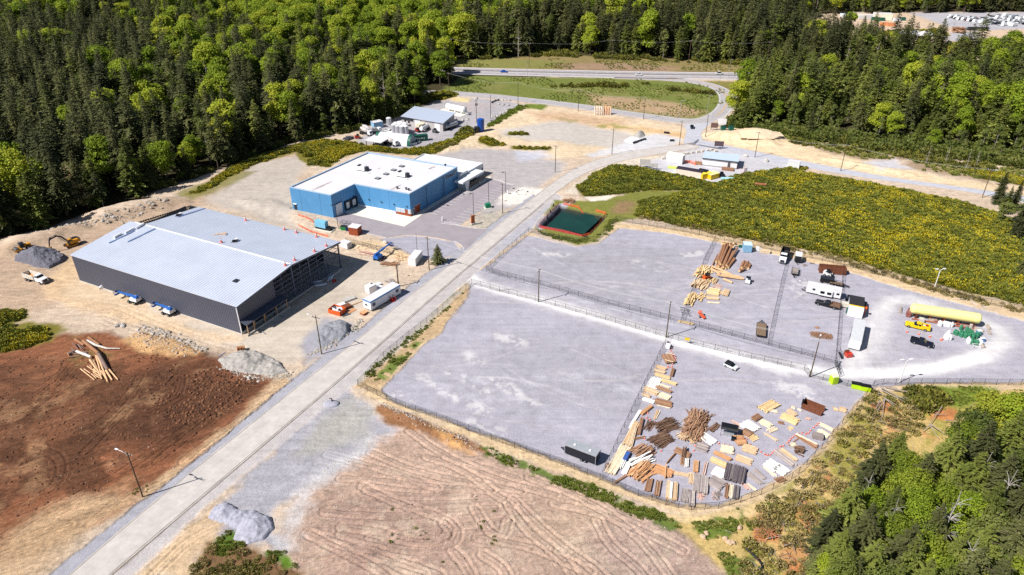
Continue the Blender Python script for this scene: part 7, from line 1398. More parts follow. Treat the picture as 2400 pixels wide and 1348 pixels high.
m_grey_wall=M('workshop_grey',(190,184,184),0.6,var=0.05);m_gwall2=M('workshop_roof',(196,206,226),0.4,0.15,var=0.05)
a_,b_,c_=G(*f8(870,495)),G(*f8(1430,592)),G(*f8(1592,470));d_=a_+(c_-b_);t=thing('grey_workshop','grey workshop with lean roof in the far concrete yard','building',(*a_,0));o_=a_
pl=[(q-o_)for q in(a_,b_,c_,d_)];levelw([tuple(q)for q in(a_,b_,c_,d_)])
mb=MB();H1,H2=4.5,4.9;V=[(*pl[0],0),(*pl[1],0),(*pl[2],0),(*pl[3],0),(*pl[0],H1),(*pl[1],H1),(*pl[2],H2),(*pl[3],H2)];mb.add(V,[(3,2,1,0),(0,1,5,4),(1,2,6,5),(2,3,7,6),(3,0,4,7)]);mb.build('wall',m_grey_wall,t)
q=inset([tuple(x)for x in pl],-0.7);hh=lambda v:H1+(H2-H1)*(1 if v in(2,3)else 0)+(-0.15 if v in(0,1)else 0.15);mb=MB();V=[(*q[i],hh(i)+0.03)for i in range(4)]+[(*q[i],hh(i)+0.28)for i in range(4)];mb.add(V,[(3,2,1,0),(4,5,6,7),(0,1,5,4),(1,2,6,5),(2,3,7,6),(3,0,4,7)]);mb.build('roof',m_gwall2,t)
Wf,Lf=frame(pl[0],pl[1]);feat(Wf,'roller_door',[m_white],[(Lf*0.31,0.02,3.2,3.7,0,0.08)],t);feat(Wf,'roller_door',[m_white],[(Lf*0.8,0.02,3.2,3.7,0,0.08)],t);feat(Wf,'window',[m_black],[(Lf*0.04,1.6,1.0,1.1,0,0.06)],t);feat(Wf,'window',[m_black],[(Lf*0.13,1.4,1.2,1.1,0,0.06)],t);feat(Wf,'upper_band',[m_dsteel],[(0.02,3.0,Lf*0.26,1.2,0,0.5)],t);feat(Wf,'lean_canopy',[m_galv],[(Lf*0.1,1.0,2.2,0.1,0,1.5)],t)
e0_,e1_,e2_=G(*f8(940,800)),G(*f8(1075,742)),G(*f8(590,690));ax=(e2_-e1_);ay=(e1_-e0_);LA,WA=ax.length,ay.length;c=(e0_+e1_)/2+ax/2
t=thing('fabric_shelter','white fabric arch shelter with green ends in the far yard','shelter',(*c,0),math.atan2(ax.y,ax.x));nseg=12
def arch(x0,x1,m,k=1.0):
 mb=MB();pts=[(math.cos(math.pi*i/nseg)*WA/2*k,max(0,math.sin(math.pi*i/nseg))**0.85*4.5*k)for i in range(nseg+1)]
 for i in range(nseg):(ya,za),(yb,zb)=pts[i],pts[i+1];mb.add([(x0,ya,za),(x1,ya,za),(x1,yb,zb),(x0,yb,zb)],[(0,1,2,3)],0,sm=True)
 return mb
arch(-LA/2+1.5,LA/2-1.5,m_white).build('cover',m_white,t);arch(-LA/2,-LA/2+1.52,m_green,1.01).build('end_band',m_green,t);arch(LA/2-1.52,LA/2,m_green,1.01).build('end_band',m_green,t)
mb=MB();pts=[(-LA/2+0.2,math.cos(math.pi*i/nseg)*WA/2*0.98,math.sin(math.pi*i/nseg)*4.35)for i in range(nseg+1)];mb.add(pts,[tuple(range(nseg+1))]);pts=[(LA/2-0.2,y,z)for _,y,z in pts];mb.add(pts,[tuple(range(nseg+1))[::-1]]);mb.build('end_wall',M('shelter_end',(190,206,214),0.6),t)
p,r=at(f8(1020,730),f8(1190,712));t=container('shipping_container','dark green container with white lettering behind the fabric shelter',p,r,7.5,2.5,2.8,m_green,M('container_top',(24,80,70),0.5));Wc,_=frame((-3.4,-1.25),(3.4,-1.25));mb=MB();mb.X=Wc;mb.cyl((1.0,-0.06,1.7),(1.0,-0.02,1.7),0.62,0.62,14);mb.build('emblem',m_white,t);mb=MB();mb.X=Wc
for i in range(8):mb.bar((1.9+i*0.5,-0.05,1.25-0.05*(i%3)),(2.05+i*0.5,-0.05,1.75+0.12*((i*5)%3)),0.2,0.06);mb.bar((1.85+i*0.5,-0.045,1.4+0.1*(i%2)),(2.25+i*0.5,-0.045,1.45),0.16,0.06)
mb.build('lettering',m_white,t)
m_silo=M('silo_aluminium',(206,206,212),0.4,0.4)
for i,(x,y)in enumerate(((745,620),(775,600),(800,635),(830,610),(860,645),(890,620),(915,640),(850,590),(905,600),(820,585))):t=thing('silo','aluminium silo standing in the cluster behind the fabric shelter','silo',PH(*f8(x,y)),0,'aluminium silos');mb=MB();mb.cyl((0,0,0),(0,0,4.6),1.25,1.25,14);mb.build('shell',m_silo,t);mb=MB();mb.cyl((0,0,4.6),(0,0,5.1),1.25,0.4,14);mb.build('cap',m_white,t)
p,r=at(f8(1480,570),f8(1610,525));tanker('grey tank trailer parked along the shaded workshop wall',p,r,8.0)
c,a,l=aim(f8(1495,290),f8(1740,345));t=thing('bulk_tank','white horizontal bulk tank on a pale slab beyond the workshop','tank',(c.x,c.y,0),a);MB().box((-1,-2,0),(l+5,7,0.15)).build('pad',m_apron,t);mb=MB();mb.cyl((-l/2,0,2.2),(l/2,0,2.2),1.7,1.7,18);mb.cyl((l/2,0,2.2),(l/2+0.5,0,2.2),1.7,1.0,18);mb.cyl((-l/2,0,2.2),(-l/2-0.5,0,2.2),1.7,1.0,18);mb.build('tank',m_white,t);mb=MB();[mb.box((l*k,0,0.15),(0.6,2.4,1.2))for k in(-0.35,0,0.35)];mb.build('leg',m_white,t);mb=MB();[mb.bar((-l/2,s*0.6,4.3),(l/2,s*0.6,4.3),0.08,0.08)for s in(-1,1)];mb.box((l/2+1.8,0,0.3),(2.4,1.6,0.9));mb.build('walkway_rail',m_galv,t)
t=thing('blue_tank','tall dark blue upright tank with ladder on the sandy rim','tank',PH(*f8(1960,590)),0);mb=MB();mb.cyl((0,0,1.0),(0,0,6.2),1.7,1.7,18);mb.cyl((0,0,6.2),(0,0,6.5),1.7,1.0,18);mb.cyl((0,0,0),(0,0,1.0),1.3,1.7,18);mb.build('tank',M('tank_blue',(26,78,168),0.4),t);mb=MB();[mb.bar((1.8,s*0.35,0.2),(1.8,s*0.35,6.9),0.1,0.1)for s in(-1,1)];[mb.bar((1.8,-0.35,0.5+i*0.7),(1.8,0.35,0.5+i*0.7),0.08,0.08)for i in range(9)];mb.build('ladder',M('ladder_blue',(20,50,120),0.5),t)
t=thing('black_tank','squat black tank left of the dark blue tank','tank',PH(*f8(1905,605)),0);MB().cyl((0,0,0),(0,0,2.8),1.3,1.3,16).build('tank',m_black,t);MB().cyl((0,0,2.8),(0,0,3.1),1.25,0.5,16).build('cap',m_dsteel,t)
p,r=at(f8(450,540),f8(560,520));t=container('small_shed','small pale blue shed with white roof by the forest edge',p,r,5.0,4.0,3.0,M('shed_blue',(140,180,214),0.6),m_wroof,'shed',ribs=False)
t=thing('water_tank','grey upright tank by the forest behind the small shed','tank',PH(*f8(672,495)),0);MB().cyl((0,0,0),(0,0,3.6),1.3,1.3,12).build('tank',m_silo,t);MB().cyl((0,0,3.6),(0,0,3.9),1.3,0.6,12).build('cap',m_white,t)
c,a,l=aim(f8(345,790),f8(575,830));t=thing('open_shed','white flat shed roof on posts in front of the fabric shelter','shed',(c.x,c.y,0),a);mb=MB();mb.box((0,3.4,2.9),(l,8,0.2),tilt=(0.05,0));mb.build('roof',m_wroof,t);mb=MB();[mb.box((sx*l*0.45,y,0),(0.25,0.25,2.9))for sx in(-1,0,1)for y in(0,6.8)];mb.build('post',m_dsteel,t)
for i,(a,b,lb)in enumerate((((320,590),(420,620),'mixer truck nearest the small pale blue shed'),((290,620),(400,650),'mixer truck in the middle of the parked three'),((400,640),(520,610),'mixer truck nearest the silos'))):p,r=at(f8(*a),f8(*b));mixer_truck(lb,p,r,'mixer trucks in the far yard')
p,r=at(f8(640,770),f8(740,790));mixer_truck('mixer truck tucked under the white flat shed roof',p,r,'mixer trucks in the far yard')
p,r=at(f8(1200,560),f8(1130,605));tanker('white tank truck in front of the workshop doors',p,r,6.0,m_white,name='tank_truck',cat='tank truck');p,r=at(f8(1100,560),f8(1160,540));container('pale_container','cream box standing in front of the left workshop door',p,r,6,2.5,2.6,M('cream_box',(226,214,190),0.6))
p,r=at(f8(1290,600),f8(1350,610));skid_steer('small_loader','small loader in front of the right workshop door',p,r,m_steel,'loader');p,r=at(f8(1060,590),f8(1090,600));skid_steer('small_loader','red small loader beside the cream box',p,r,m_red,'loader')
p,r=at(f8(60,720),f8(140,690));pickup('pickup_truck','grey pickup at the left end of the far yard',p,r,gry);p,r=at(f8(190,690),f8(280,690));skid_steer('farm_loader','red loader at the left end of the far yard',p,r,m_red,'loader');p,r=at(f8(545,680),f8(590,700));container('utility_cabinet','dark cabinet left of the fabric shelter',p,r,3,2,2.2,m_dsteel,ribs=False);p,r=at(f8(650,600),f8(720,610));pickup('pickup_truck','white pickup parked left of the silos',p,r,wht)
for i,(x,y)in enumerate(((960,790),(990,782),(1020,778),(1045,772),(1090,750))):mb=MB();mb.box((0,0,0),(1.1,1.1,1.1));mb.box((0,0,1.1),(1.0,1.0,0.1),m=1);tag(mb.build('liquid_tote',[m_white,m_steel],loc=PH(*f8(x,y)),rz=0.3),'white tote in the row at the green end of the fabric shelter','tote','white totes')
for i,(x,y)in enumerate(((878,636),(900,622),(925,612),(960,604),(1015,602),(1060,604),(1110,610),(965,656),(1028,664),(1095,670),(1150,718),(1110,736),(1070,752),(1030,768),(990,786))):boulder(1000+x/5.714,130+y/5.714,0.9,'dark boulder in the row round the gravel apron of the far yard',m_dsteel if i<4 else None,i,'boulders round the far yard')
for i,(x,y)in enumerate(((390,862),(480,872),(545,866),(880,822),(910,822),(945,822),(665,575),(655,590))):boulder(1000+x/5.714,130+y/5.714,1.0,'boulder scattered beside the far workshop drive',None,i+50,'boulders beside the far drive')
for cx,m,lb,k in((1400,M('panel_cream',(240,222,204),0.7),'cream braced formwork panel, the left of the pair on the sand',0),(1420,M('panel_orange',(230,176,130),0.7),'orange braced formwork panel, the right of the pair on the sand',1)):
 b=PH(cx+2,268);t=thing('braced_formwork',lb,'panel',b,-0.12);MB().box((0,0,0.2),(4.4,0.25,4.4)).build('board',m,t);mb=MB()
 for i in range(4):x=-1.9+i*1.26;mb.bar((x,-0.2,4.2),(x,-2.6,0),0.2,0.2);mb.bar((x,-0.2,2.2),(x,-2.6,0.05),0.15,0.15);mb.box((x,-0.2,0.0),(0.2,0.14,4.7))
 mb.build('brace',M('brace_white',(240,228,214),0.7),t)
for a,b,lb in(((1484,337),(1513,327.5),'dark timber curb in front of the wide pale gravel heap'),((1556,312),(1569,313),'dark pipe section beside the junction sand'),((1570,331),(1580,331),'dark grating pallet left of the junction pole')):mb=MB();q,w=PH(*a),PH(*b);mb.bar(q+Vector((0,0,0.4)),w+Vector((0,0,0.4)),0.9,0.8);tag(mb.build('timber_curb',m_black),lb,'curb')
def j2(X,Y):return(1460+X/5.617,240+Y/5.617)
p,r=at(j2(905,325),j2(912,352));car('parked_car','dark blue car waiting at the junction',p,r,nvy);p,r=at((1172,169.5),(1190,170));car('moving_car','bright blue car on the highway',p,r,blu,4.6);p,r=at((1488,176.5),(1506,177));car('moving_car','white car in the middle of the highway',p,r,wht,4.6);p,r=at((1678,174),(1694,174));car('moving_car','white van like car near the right end of the highway',p,r,wht,5.0,1.9,1.9)
p=None
for x,y,lb in((1310,410,'dark green waste bin on the white gravel, farther from the street pole' if False else 'dark green waste bin nearer the street pole'),(1412,430,'dark green waste bin nearer the sand mound')):t=thing('waste_bin',lb,'bin',PH(*j2(x,y)),0.1);MB().profile([(-1.0,0),(-1.1,2.0),(1.1,2.2),(1.0,0)],-1.0,1.0).build('body',m_green,t);MB().box((0,0,2.14),(2.3,2.1,0.1),tilt=(0,-0.09)).build('lid',M('lid_green',(14,66,58),0.5),t)
for x,y,w,h,lb,m in((1298,320,4.2,3.0,'white sign on posts at the forest edge by the junction',m_white),(1196,365,3.4,2.4,'dark notice board on posts right of the junction',M('board_brown',(110,84,80),0.7)),(1258,610,4.2,2.4,'dark lattice sign beside the concrete blocks',M('board_dark',(92,76,84),0.7)),(285,860,4.5,2.6,'pale framed notice board at the edge of the second broom patch',m_conc),(395,885,4,1.6,'low pale panel beside the second broom patch',m_conc)):
 t=thing('site_sign',lb,'sign',PH(*j2(x,y)),-0.2);MB().box((0,0,1.2),(w,0.15,h)).build('panel',m,t);mb=MB();[mb.box((s*w*0.4,0.17,0),(0.18,0.18,h+1.3))for s in(-1,1)];mb.build('post',m_dsteel,t)
t=thing('barrier_sign','orange striped barrier standing on sand by the broom field','barrier',PH(*j2(1800,1140)),-0.2);mb=MB();[mb.box((0,0,z),(4.6,0.15,0.6))for z in(0.8,1.9)];mb.build('board',M('barrier_orange',(206,130,96),0.6),t);mb=MB();[mb.bar((s*1.8,0.6,0),(s*1.8,0.1,2.6),0.15,0.15)for s in(-1,1)];mb.build('leg',m_white,t)
a_,b_,c_=G(*j2(1042,832)),G(*j2(1492,884)),G(*j2(1535,800));dcc=(c_-b_);LO=(b_-a_).length;WO=min(dcc.length,11);t=thing('site_office','long white site office with pale blue roof in the gravel lot','building',(*((a_+b_)/2),0),math.atan2((b_-a_).y,(b_-a_).x));MB().box((0,WO/2,0.5),(LO,WO,3.0)).build('wall',m_white,t);mb=MB();mb.profile([(-LO/2-0.4,0),(-LO/2-0.4,0.15),(LO/2+0.4,0.15),(LO/2+0.4,0)],-0.4,WO+0.4);mb.X=None;o=mb.build('roof',M('office_roof',(196,212,232),0.5),t);o.location=(0,0,3.52);MB().box((0,-0.45,3.3),(LO+0.8,0.1,0.35)).build('fascia',m_dsteel,t);MB().box((0,WO/2,0),(LO-0.6,WO-0.6,0.49)).build('skirting',m_conc,t);MB().box((LO*0.27,-0.04,0.6),(1.1,0.08,2.2)).build('door',m_steel,t);mb=MB();mb.box((LO*0.26,-1.8,0),(5,2.6,0.8));mb.build('porch',MATS['wood_brown_1'],t);mb=MB();mb.box((-LO/2-1.8,1.2,0),(3,2.2,1.0));[mb.bar((-LO/2-3.2+i*0.7,0.2,0),(-LO/2-3.2+i*0.7,0.2,2.4),0.12,0.12)for i in range(5)];mb.build('deck',MATS['wood_brown_0'],t)
p,r=at(j2(610,770),j2(765,800));container('storage_container','white tall storage box near the concrete blocks',p,r,7.5,3.4,3.6,m_white,M('cream_top',(246,240,224),0.6),ribs=False);p,r=at(j2(2190,850),j2(2290,865));container('storage_container','white box half hidden at the right end of the gravel lot',p,r,5.0,3.0,2.8,m_white,m_wroof,ribs=False)
for x0,y0,x1,y1,L,W_,H_,m,m2,lb in((610,915,700,925,4.5,3.0,2.0,m_white,M('lime_lid',(214,236,110),0.5),'white box with lime lid behind the second broom patch'),(740,940,1000,985,11,3.6,2.6,M('cream_side',(244,226,210),0.5),M('black_lid',(58,48,62),0.7),'long orange and white box with black roof behind the second broom patch'),(1010,960,1080,975,4.0,3.2,2.4,m_dsteel,m_black,'dark box between the long orange box and the yellow bins'),(1040,1000,1110,985,5.0,3.0,2.2,m_yellow,M('yellow_lid',(250,226,70),0.5),'yellow bin, the left of the two'),(1140,1005,1210,985,5.0,3.0,2.0,m_yellow,M('cream_lid',(250,240,170),0.5),'yellow bin with cream lid, the right of the two')):p,r=at(j2(x0,y0),j2(x1,y1));container('storage_bin',lb,p,r,L,W_,H_,m,m2,'bin',ribs=False)
p,r=at(j2(1330,1000),j2(1260,960));skid_steer('tractor','dark tractor right of the yellow bins',p,r,m_dsteel,'tractor');mb=MB();q,w=PH(*j2(1290,1025)),PH(*j2(1460,1030));mb.cyl(q+Vector((0,0,0.7)),w+Vector((0,0,0.7)),0.7,0.7,10);tag(mb.build('plastic_pipe',M('pipe_aqua',(170,220,236),0.4)),'pale aqua pipe lying right of the dark tractor','pipe');sticks(j2(1470,1020),j2(1540,1040),3.5,18,'orange','orange and white scrap at the end of the aqua pipe',1.2,0.6,0.15)
for i,(x,y)in enumerate(((540,738),(610,722),(672,710),(738,700),(797,690),(852,683),(917,672),(987,663),(1052,654),(1115,646),(1172,636),(1220,655),(530,750))):mb=MB();mb.box((0,0,0),(1.7,0.9,0.9));mb.box((0,0,0.902),(0.4,0.4,0.15));tag(mb.build('concrete_block',M('block_concrete',(214,206,196),0.9),loc=PH(*j2(x,y)),rz=0.35),'concrete block in the row beside the long white office','block','concrete blocks')
boulder(*j2(1615,712),1.2,'white boulder beside the far corner of the long white office',m_conc);boulder(*j2(1885,775),1.4,'flat white rock near the young tree by the east road',m_conc)
fence([j2(1600,870),j2(1590,950),j2(1550,1030)],'orange site fence at the right end of the bins',H=2.0,step=3,mesh=m_onet,name='safety_fence',rail=False,pm=M('rust_post',(190,110,80),0.6));fence([j2(780,800),j2(880,800),j2(960,830)],'thin orange fence between the storage box and the office',H=1.4,step=3,mesh=m_onet,name='safety_fence',rail=False)
def c1(X,Y):return(1940+X/5.217,Y/5.217)
for x0,y0,x1,y1,L,W_,H_,m,m2,lb in((200,215,290,220,14,6,3,m_white,M('pale_blue_top',(220,232,244),0.5),'white shed at the left end of the far clearing'),(290,225,415,225,13,6,4.6,M('cream_wall',(250,236,214),0.7),M('beige_roof',(196,186,172),0.7),'cream hall in the far clearing'),(420,228,570,225,22,6,3,m_white,m_wroof,'long low white hall in the far clearing'),(590,230,735,235,15,7,5,M('cream_wall',(250,236,214),0.7),m_wroof,'large cream hall near the grey lot')):p,r=at(c1(x0,y0),c1(x1,y1));container('distant_hall',lb,p,r,L,W_,H_,m,m2,'building',ribs=False)
for x,y,m,L,lb in((570,245,m_green,5,'dark green bins in the far clearing, left group'),(635,255,m_green,8,'dark green bins in the far clearing, middle group'),(900,250,m_green,6,'dark green bin at the edge of the grey lot'),(300,232,M('orange_bin_pale',(224,150,104),0.5),5,'orange bin before the cream hall'),(690,315,MATS['orange_bin_pale'],7,'pale orange bin by the far broom strip'),(770,320,MATS['orange_bin_pale'],7,'second pale orange bin by the far broom strip'),(840,262,m_white,6,'white cab beside the dark green bin'),(1830,372,m_dsteel,16,'yellow striped dark trailer by the lot fence')):p=PH(*c1(x,y));container('distant_bin',lb,p,-0.05,L,3,2.4,m,m,'bin',ribs=False)
p=PH(*c1(1060,475));t=thing('white_tent','white tent canopy on sand in the far clearing','tent',p,-0.1);mb=MB();mb.profile([(-12,3.5),(-10,6),(-4,4.8),(0,6.3),(5,5),(10,6),(12,3.5)],-5,5,0,0.5);mb.build('roof',m_white,t);mb=MB();[mb.box((x,y,0),(0.4,0.4,3.5))for x in(-11,0,11)for y in(-4.5,4.5)];mb.build('post',m_white,t);p=PH(*c1(1260,440));car('parked_car','white and black car beside the white tent',p,0.1,wht,6,2.2,2.2)
sticks(c1(1500,385),c1(1690,400),10,40,'brown','brown stump heap beside the far grey lot',4.0,0.6,0.5,seed=5)
rr=random.Random(9);far_pal=[(paint((236,238,240),'white'),7),(slv,4),(gry,3),(nvy,3),(blk,2),(red,1)];pal=[m for m,k in far_pal for _ in range(k)];vm={}
def far_car(kind,m):
 key=(kind,m.name)
 if key not in vm:
  mb=MB();L,W_,H_={'car':(5.0,2.1,1.7),'van':(6.5,2.4,2.8),'rv':(11,3,3.6)}[kind]
  mb.profile([(-L/2,0.35),(-L/2,H_*0.6),(L/2,H_*0.55),(L/2,0.35)],-W_/2,W_/2,0);mb.profile([(-L/2+0.2,H_*0.6+0.01),(-L/2+0.5,H_),(L*0.15,H_),(L*0.32,H_*0.57)],-W_/2+0.1,W_/2-0.1,1 if kind=='car' else 0,0.85);mb.box((-L*0.1,0,H_+0.01),(L*0.45,W_*0.7,0.08),m=0)
  for x in(-L*0.3,L*0.3):
   for y in(-W_/2+0.1,W_/2-0.1):mb.cyl((x,y-0.15,0.4),(x,y+0.15,0.4),0.4,0.4,8,2)
  o=mb.build('lot_'+kind,[m,m_glass,m_rubber]);COL.objects.unlink(o);vm[key]=o.data
 return vm[key]
names={'car':('parked_car','car','car parked in the crowded rows of the far grey lot'),'van':('parked_van','van','van parked in the crowded rows of the far grey lot'),'rv':('parked_motorhome','motorhome','motorhome parked in the crowded rows of the far grey lot')}
cn={'paint_white':'white','paint_silver':'silver','paint_grey':'grey','paint_midnight':'dark blue','paint_black':'black','paint_red':'red'}
rowsl=[((1480,215),(1780,245)),((1560,235),(1900,290)),((1660,240),(2000,300)),((1770,230),(2150,320)),((1880,230),(2300,330)),((1980,210),(2400,300)),((2080,205),(2500,270)),((2180,205),(2600,260))]
for ri,(a,b)in enumerate(rowsl):
 for k in range(15):
  q=k/14;x,y=a[0]+(b[0]-a[0])*q,a[1]+(b[1]-a[1])*q
  if rr.random()<0.12:continue
  kind=rr.choice(('car','car','car','car','van','van' if ri>2 else 'car','rv' if ri>4 else 'car'));m=rr.choice(pal)if kind=='car' else rr.choice((MATS['paint_white'],MATS['paint_white'],slv))
  nm,cat,lb=names[kind];o=bpy.data.objects.new(nm,far_car(kind,m));COL.objects.link(o);o.location=PH(*c1(x+rr.uniform(-4,4),y+rr.uniform(-2,2)));o.rotation_euler=(0,0,rr.choice((0.5,0.5,3.6))+rr.uniform(-0.15,0.15));tag(o,cn[m.name]+' '+lb,cat,'vehicles in the far lot')
lamp_post(*c1(1535,350),'tall mast standing beside the stump heap of the far lot',20,m_dsteel,group='masts of the far lot',base=False)
NG=np.random.RandomState(11)
def mesh_from(name,V,F,mats,mi=None):
 me=bpy.data.meshes.new(name);V=np.asarray(V,np.float32);F=np.asarray(F,np.int32);k=F.shape[1]
 me.vertices.add(len(V));me.vertices.foreach_set('co',V.ravel());me.loops.add(F.size);me.loops.foreach_set('vertex_index',F.ravel())
 me.polygons.add(len(F));me.polygons.foreach_set('loop_start',np.arange(0,F.size,k,dtype=np.int32));me.polygons.foreach_set('loop_total',np.full(len(F),k,np.int32))
 for m in mats:me.materials.append(m)
 if mi is not None:me.polygons.foreach_set('material_index',np.asarray(mi,np.int32))
 me.update(calc_edges=True);return me
def fan(c,d,n,L,Wd,rs=None):
 """leafy spray: kite quads from base c along unit d with face normal n"""
 s=np.cross(d,n);s/=(np.linalg.norm(s,axis=1,keepdims=True)+1e-9)
 a=c;b=c+d*L*0.55+s*Wd;e=c+d*L;f=c+d*L*0.5-s*Wd
 return np.stack([a,b,e,f],1).reshape(-1,3)
def nrm(a):return a/(np.linalg.norm(a,axis=-1,keepdims=True)+1e-9)
def conifer(seed,H=22,Rr=3.4,base=0.14,whorl=0.75,nb=7,twigs=7,droop=0.35,ragged=0.25,leaf=1.0):
 r=np.random.RandomState(seed);C,D,Nn,Ls,Ws=[],[],[],[],[]
 z=H*base
 while z<H*0.985:
  t=(z-H*base)/(H*(1-base));prof=(1-t)**0.8*(0.55+0.45*min(1,t*5));ph=r.rand()*6.28
  for b in range(nb if t<0.8 else 5):
   az=ph+6.283*b/nb+r.randn()*0.25;L=max(0.35,Rr*prof*(1+r.randn()*ragged));el=-droop*(1-t)+0.35*t+r.randn()*0.1;zz=z+r.randn()*0.2
   h=np.array([math.cos(az),math.sin(az),0]);d=h*math.cos(el)+np.array([0,0,math.sin(el)]);sd=np.array([-h[1],h[0],0])
   k=max(2,int(twigs*(0.4+L/Rr)))
   for i in range(k):
    f=(i+0.6)/k;p=d*L*f+np.array([0,0,zz-0.18*L*f*f]);sgn=1 if i%2 else-1
    dd=nrm(d*0.75+sd*sgn*(0.85-0.5*f)+np.array([0,0,-0.22+r.randn()*0.16]));C.append(p);D.append(dd);Nn.append(nrm(np.array([r.randn()*0.45,r.randn()*0.45,1])));l=(0.85+0.35*r.rand())*(0.45+0.30*L*(1-f*0.55))*leaf;Ls.append(l);Ws.append(l*0.26)
   C.append(d*L*0.45+np.array([0,0,zz]));D.append(d);Nn.append(np.array([0,0,1.0]));Ls.append(L*0.6);Ws.append(0.16+0.05*L)
  z+=whorl*(1-0.35*t)
 for i in range(4):C.append(np.array([0,0,H*0.95]));D.append(nrm(np.array([r.randn()*0.12,r.randn()*0.12,1])));Nn.append(nrm(r.randn(3)));Ls.append(H*0.06);Ws.append(0.14)
 V=fan(np.array(C),np.array(D),np.array(Nn),np.array(Ls)[:,None],np.array(Ws)[:,None]);return V,np.arange(len(V)).reshape(-1,4)
def lobes(seed,H,Rr,n,base=0.35):
 r=np.random.RandomState(seed);out=[]
 for i in range(n):
  t=r.rand();a=r.rand()*6.28;z=H*(base+(0.86-base)*t);q=Rr*(0.62*math.sin(math.pi*(0.22+0.62*t)))*math.sqrt(r.rand())*1.25;s=Rr*(0.22+0.26*r.rand());out.append((q*math.cos(a),q*math.sin(a),z,s))
 out.append((0,0,H*0.82,Rr*0.5));return out
def broadleaf(seed,H=17,Rr=4.6,n=12,leaves=190,size=0.5,base=0.3,dens=1.0):
 r=np.random.RandomState(seed);Vs=[]
 for(x,y,z,s)in lobes(seed,H,Rr,n,base):
  k=int(leaves*(s/(Rr*0.45))**2*dens);d=nrm(r.randn(k,3));d[:,2]=np.where(d[:,2]<-0.35,-d[:,2]*0.5,d[:,2]);rad=s*(0.62+0.42*r.rand(k,1)**0.6)*(1+0.22*np.sin(d[:,:1]*7+seed)*np.cos(d[:,1:2]*6));p=np.array([x,y,z])+d*rad*np.array([1,1,0.82]);n=nrm(d*0.75+r.randn(k,3)*0.55+np.array([0,0,0.45]));t=nrm(np.cross(n,r.randn(k,3)));Vs.append(fan(p,t,n,size*(0.6+0.8*r.rand(k,1)),size*(0.3+0.3*r.rand(k,1)),r))
 V=np.concatenate(Vs);return V,np.arange(len(V)).reshape(-1,4)
def trunk_mesh(name,H,r0,mat,limbs=0,seed=0,spread=3.0,top=0.95,lo=0.3):
 r=random.Random(seed);mb=MB();k=5;p=[(r.uniform(-0.2,0.2)*i/3,r.uniform(-0.2,0.2)*i/3,H*top*i/k)for i in range(k+1)];p[0]=(0,0,-0.4)
 mb.path(p,r0,7,0,r0*0.22)
 for i in range(limbs):
  t=lo+(0.85-lo)*(i+r.random())/limbs;q=int(t*k);a=r.uniform(0,6.28);b=Vector(p[min(q,k)]);L=spread*(1-0.4*t)*r.uniform(0.6,1.1);e=b+Vector((math.cos(a)*L,math.sin(a)*L,L*r.uniform(0.25,0.8)));mb.cyl(b,b.lerp(e,0.55)+Vector((0,0,0.15*L)),r0*0.34,r0*0.2,5);mb.cyl(b.lerp(e,0.55)+Vector((0,0,0.15*L)),e,r0*0.2,0.04,5)
 o=mb.build(name,mat);COL.objects.unlink(o);return o.data
FD=[(0.034,0.039,0.016),(0.066,0.074,0.026),(0.108,0.116,0.038),(0.160,0.165,0.056)]
FC=[(0.055,0.070,0.018),(0.120,0.145,0.029),(0.185,0.215,0.041),(0.250,0.268,0.062)]
FB=[(0.100,0.150,0.014),(0.215,0.300,0.022),(0.345,0.420,0.034),(0.500,0.500,0.050)]
FM=[(0.070,0.095,0.022),(0.120,0.155,0.032),(0.175,0.205,0.045),(0.230,0.240,0.080)]
m_fir=leafmat('fir_needles',FD,0.12);m_cedar=leafmat('cedar_sprays',FC,0.2);m_maple=leafmat('spring_leaves',FB,0.35);m_darkmaple=leafmat('darker_maple_leaves',[(0.075,0.110,0.012),(0.165,0.220,0.019),(0.275,0.320,0.030),(0.400,0.400,0.044)],0.3);m_alder=leafmat('olive_leaves',FM,0.3);m_blossom=leafmat('cream_blossom',[(0.20,0.17,0.09),(0.34,0.28,0.14),(0.42,0.36,0.22)],0.2)  # second maple ramp is a darker leaf colour for some lower right trees
m_broom=leafmat('broom_green',[(0.092,0.108,0.018),(0.168,0.184,0.027),(0.245,0.250,0.038)],0.15,nscale=0.12);m_broomy=leafmat('broom_flower',[(0.36,0.29,0.014),(0.52,0.42,0.018),(0.66,0.53,0.026)],0.15)
m_grass=leafmat('grass_blades',[(0.11,0.16,0.025),(0.19,0.24,0.035),(0.28,0.30,0.06)],0.2);m_dry=leafmat('dry_scrub',[(0.20,0.15,0.07),(0.36,0.28,0.11),(0.50,0.41,0.18)],0.2);m_olive=leafmat('olive_scrub',[(0.07,0.08,0.02),(0.15,0.155,0.03),(0.27,0.25,0.04)],0.2)
m_trunk=M('fir_trunk',(92,80,70),0.9,var=0.25,scale=2);m_palet=M('pale_trunk',(150,142,134),0.9,var=0.2,scale=2);m_snag=M('dead_wood',(160,150,142),0.9,var=0.15,scale=2)
CON=[];BRD=[];ALD=[]
for i in range(6):
 H=22;V,F=conifer(100+i,H,(4.6,5.4,3.7,5.7,4.6,4.2)[i],(0.1,0.18,0.22,0.08,0.3,0.14)[i],0.78,7,7,(0.3,0.45,0.2,0.4,0.35,0.3)[i],0.26);CON.append((mesh_from('fir_crown',V,F,[m_fir]),trunk_mesh('fir_stem',H,0.32,m_palet if i==4 else m_trunk)))
for i in range(5):
 H=17;V,F=broadleaf(200+i,H,(4.6,5.2,4.0,4.8,5.5)[i],(24,28,20,26,30)[i],380,0.5,(0.25,0.32,0.2,0.36,0.3)[i]);BRD.append((mesh_from('maple_crown',V,F,[m_maple]),trunk_mesh('maple_stem',H,0.28,m_trunk,7,i)))
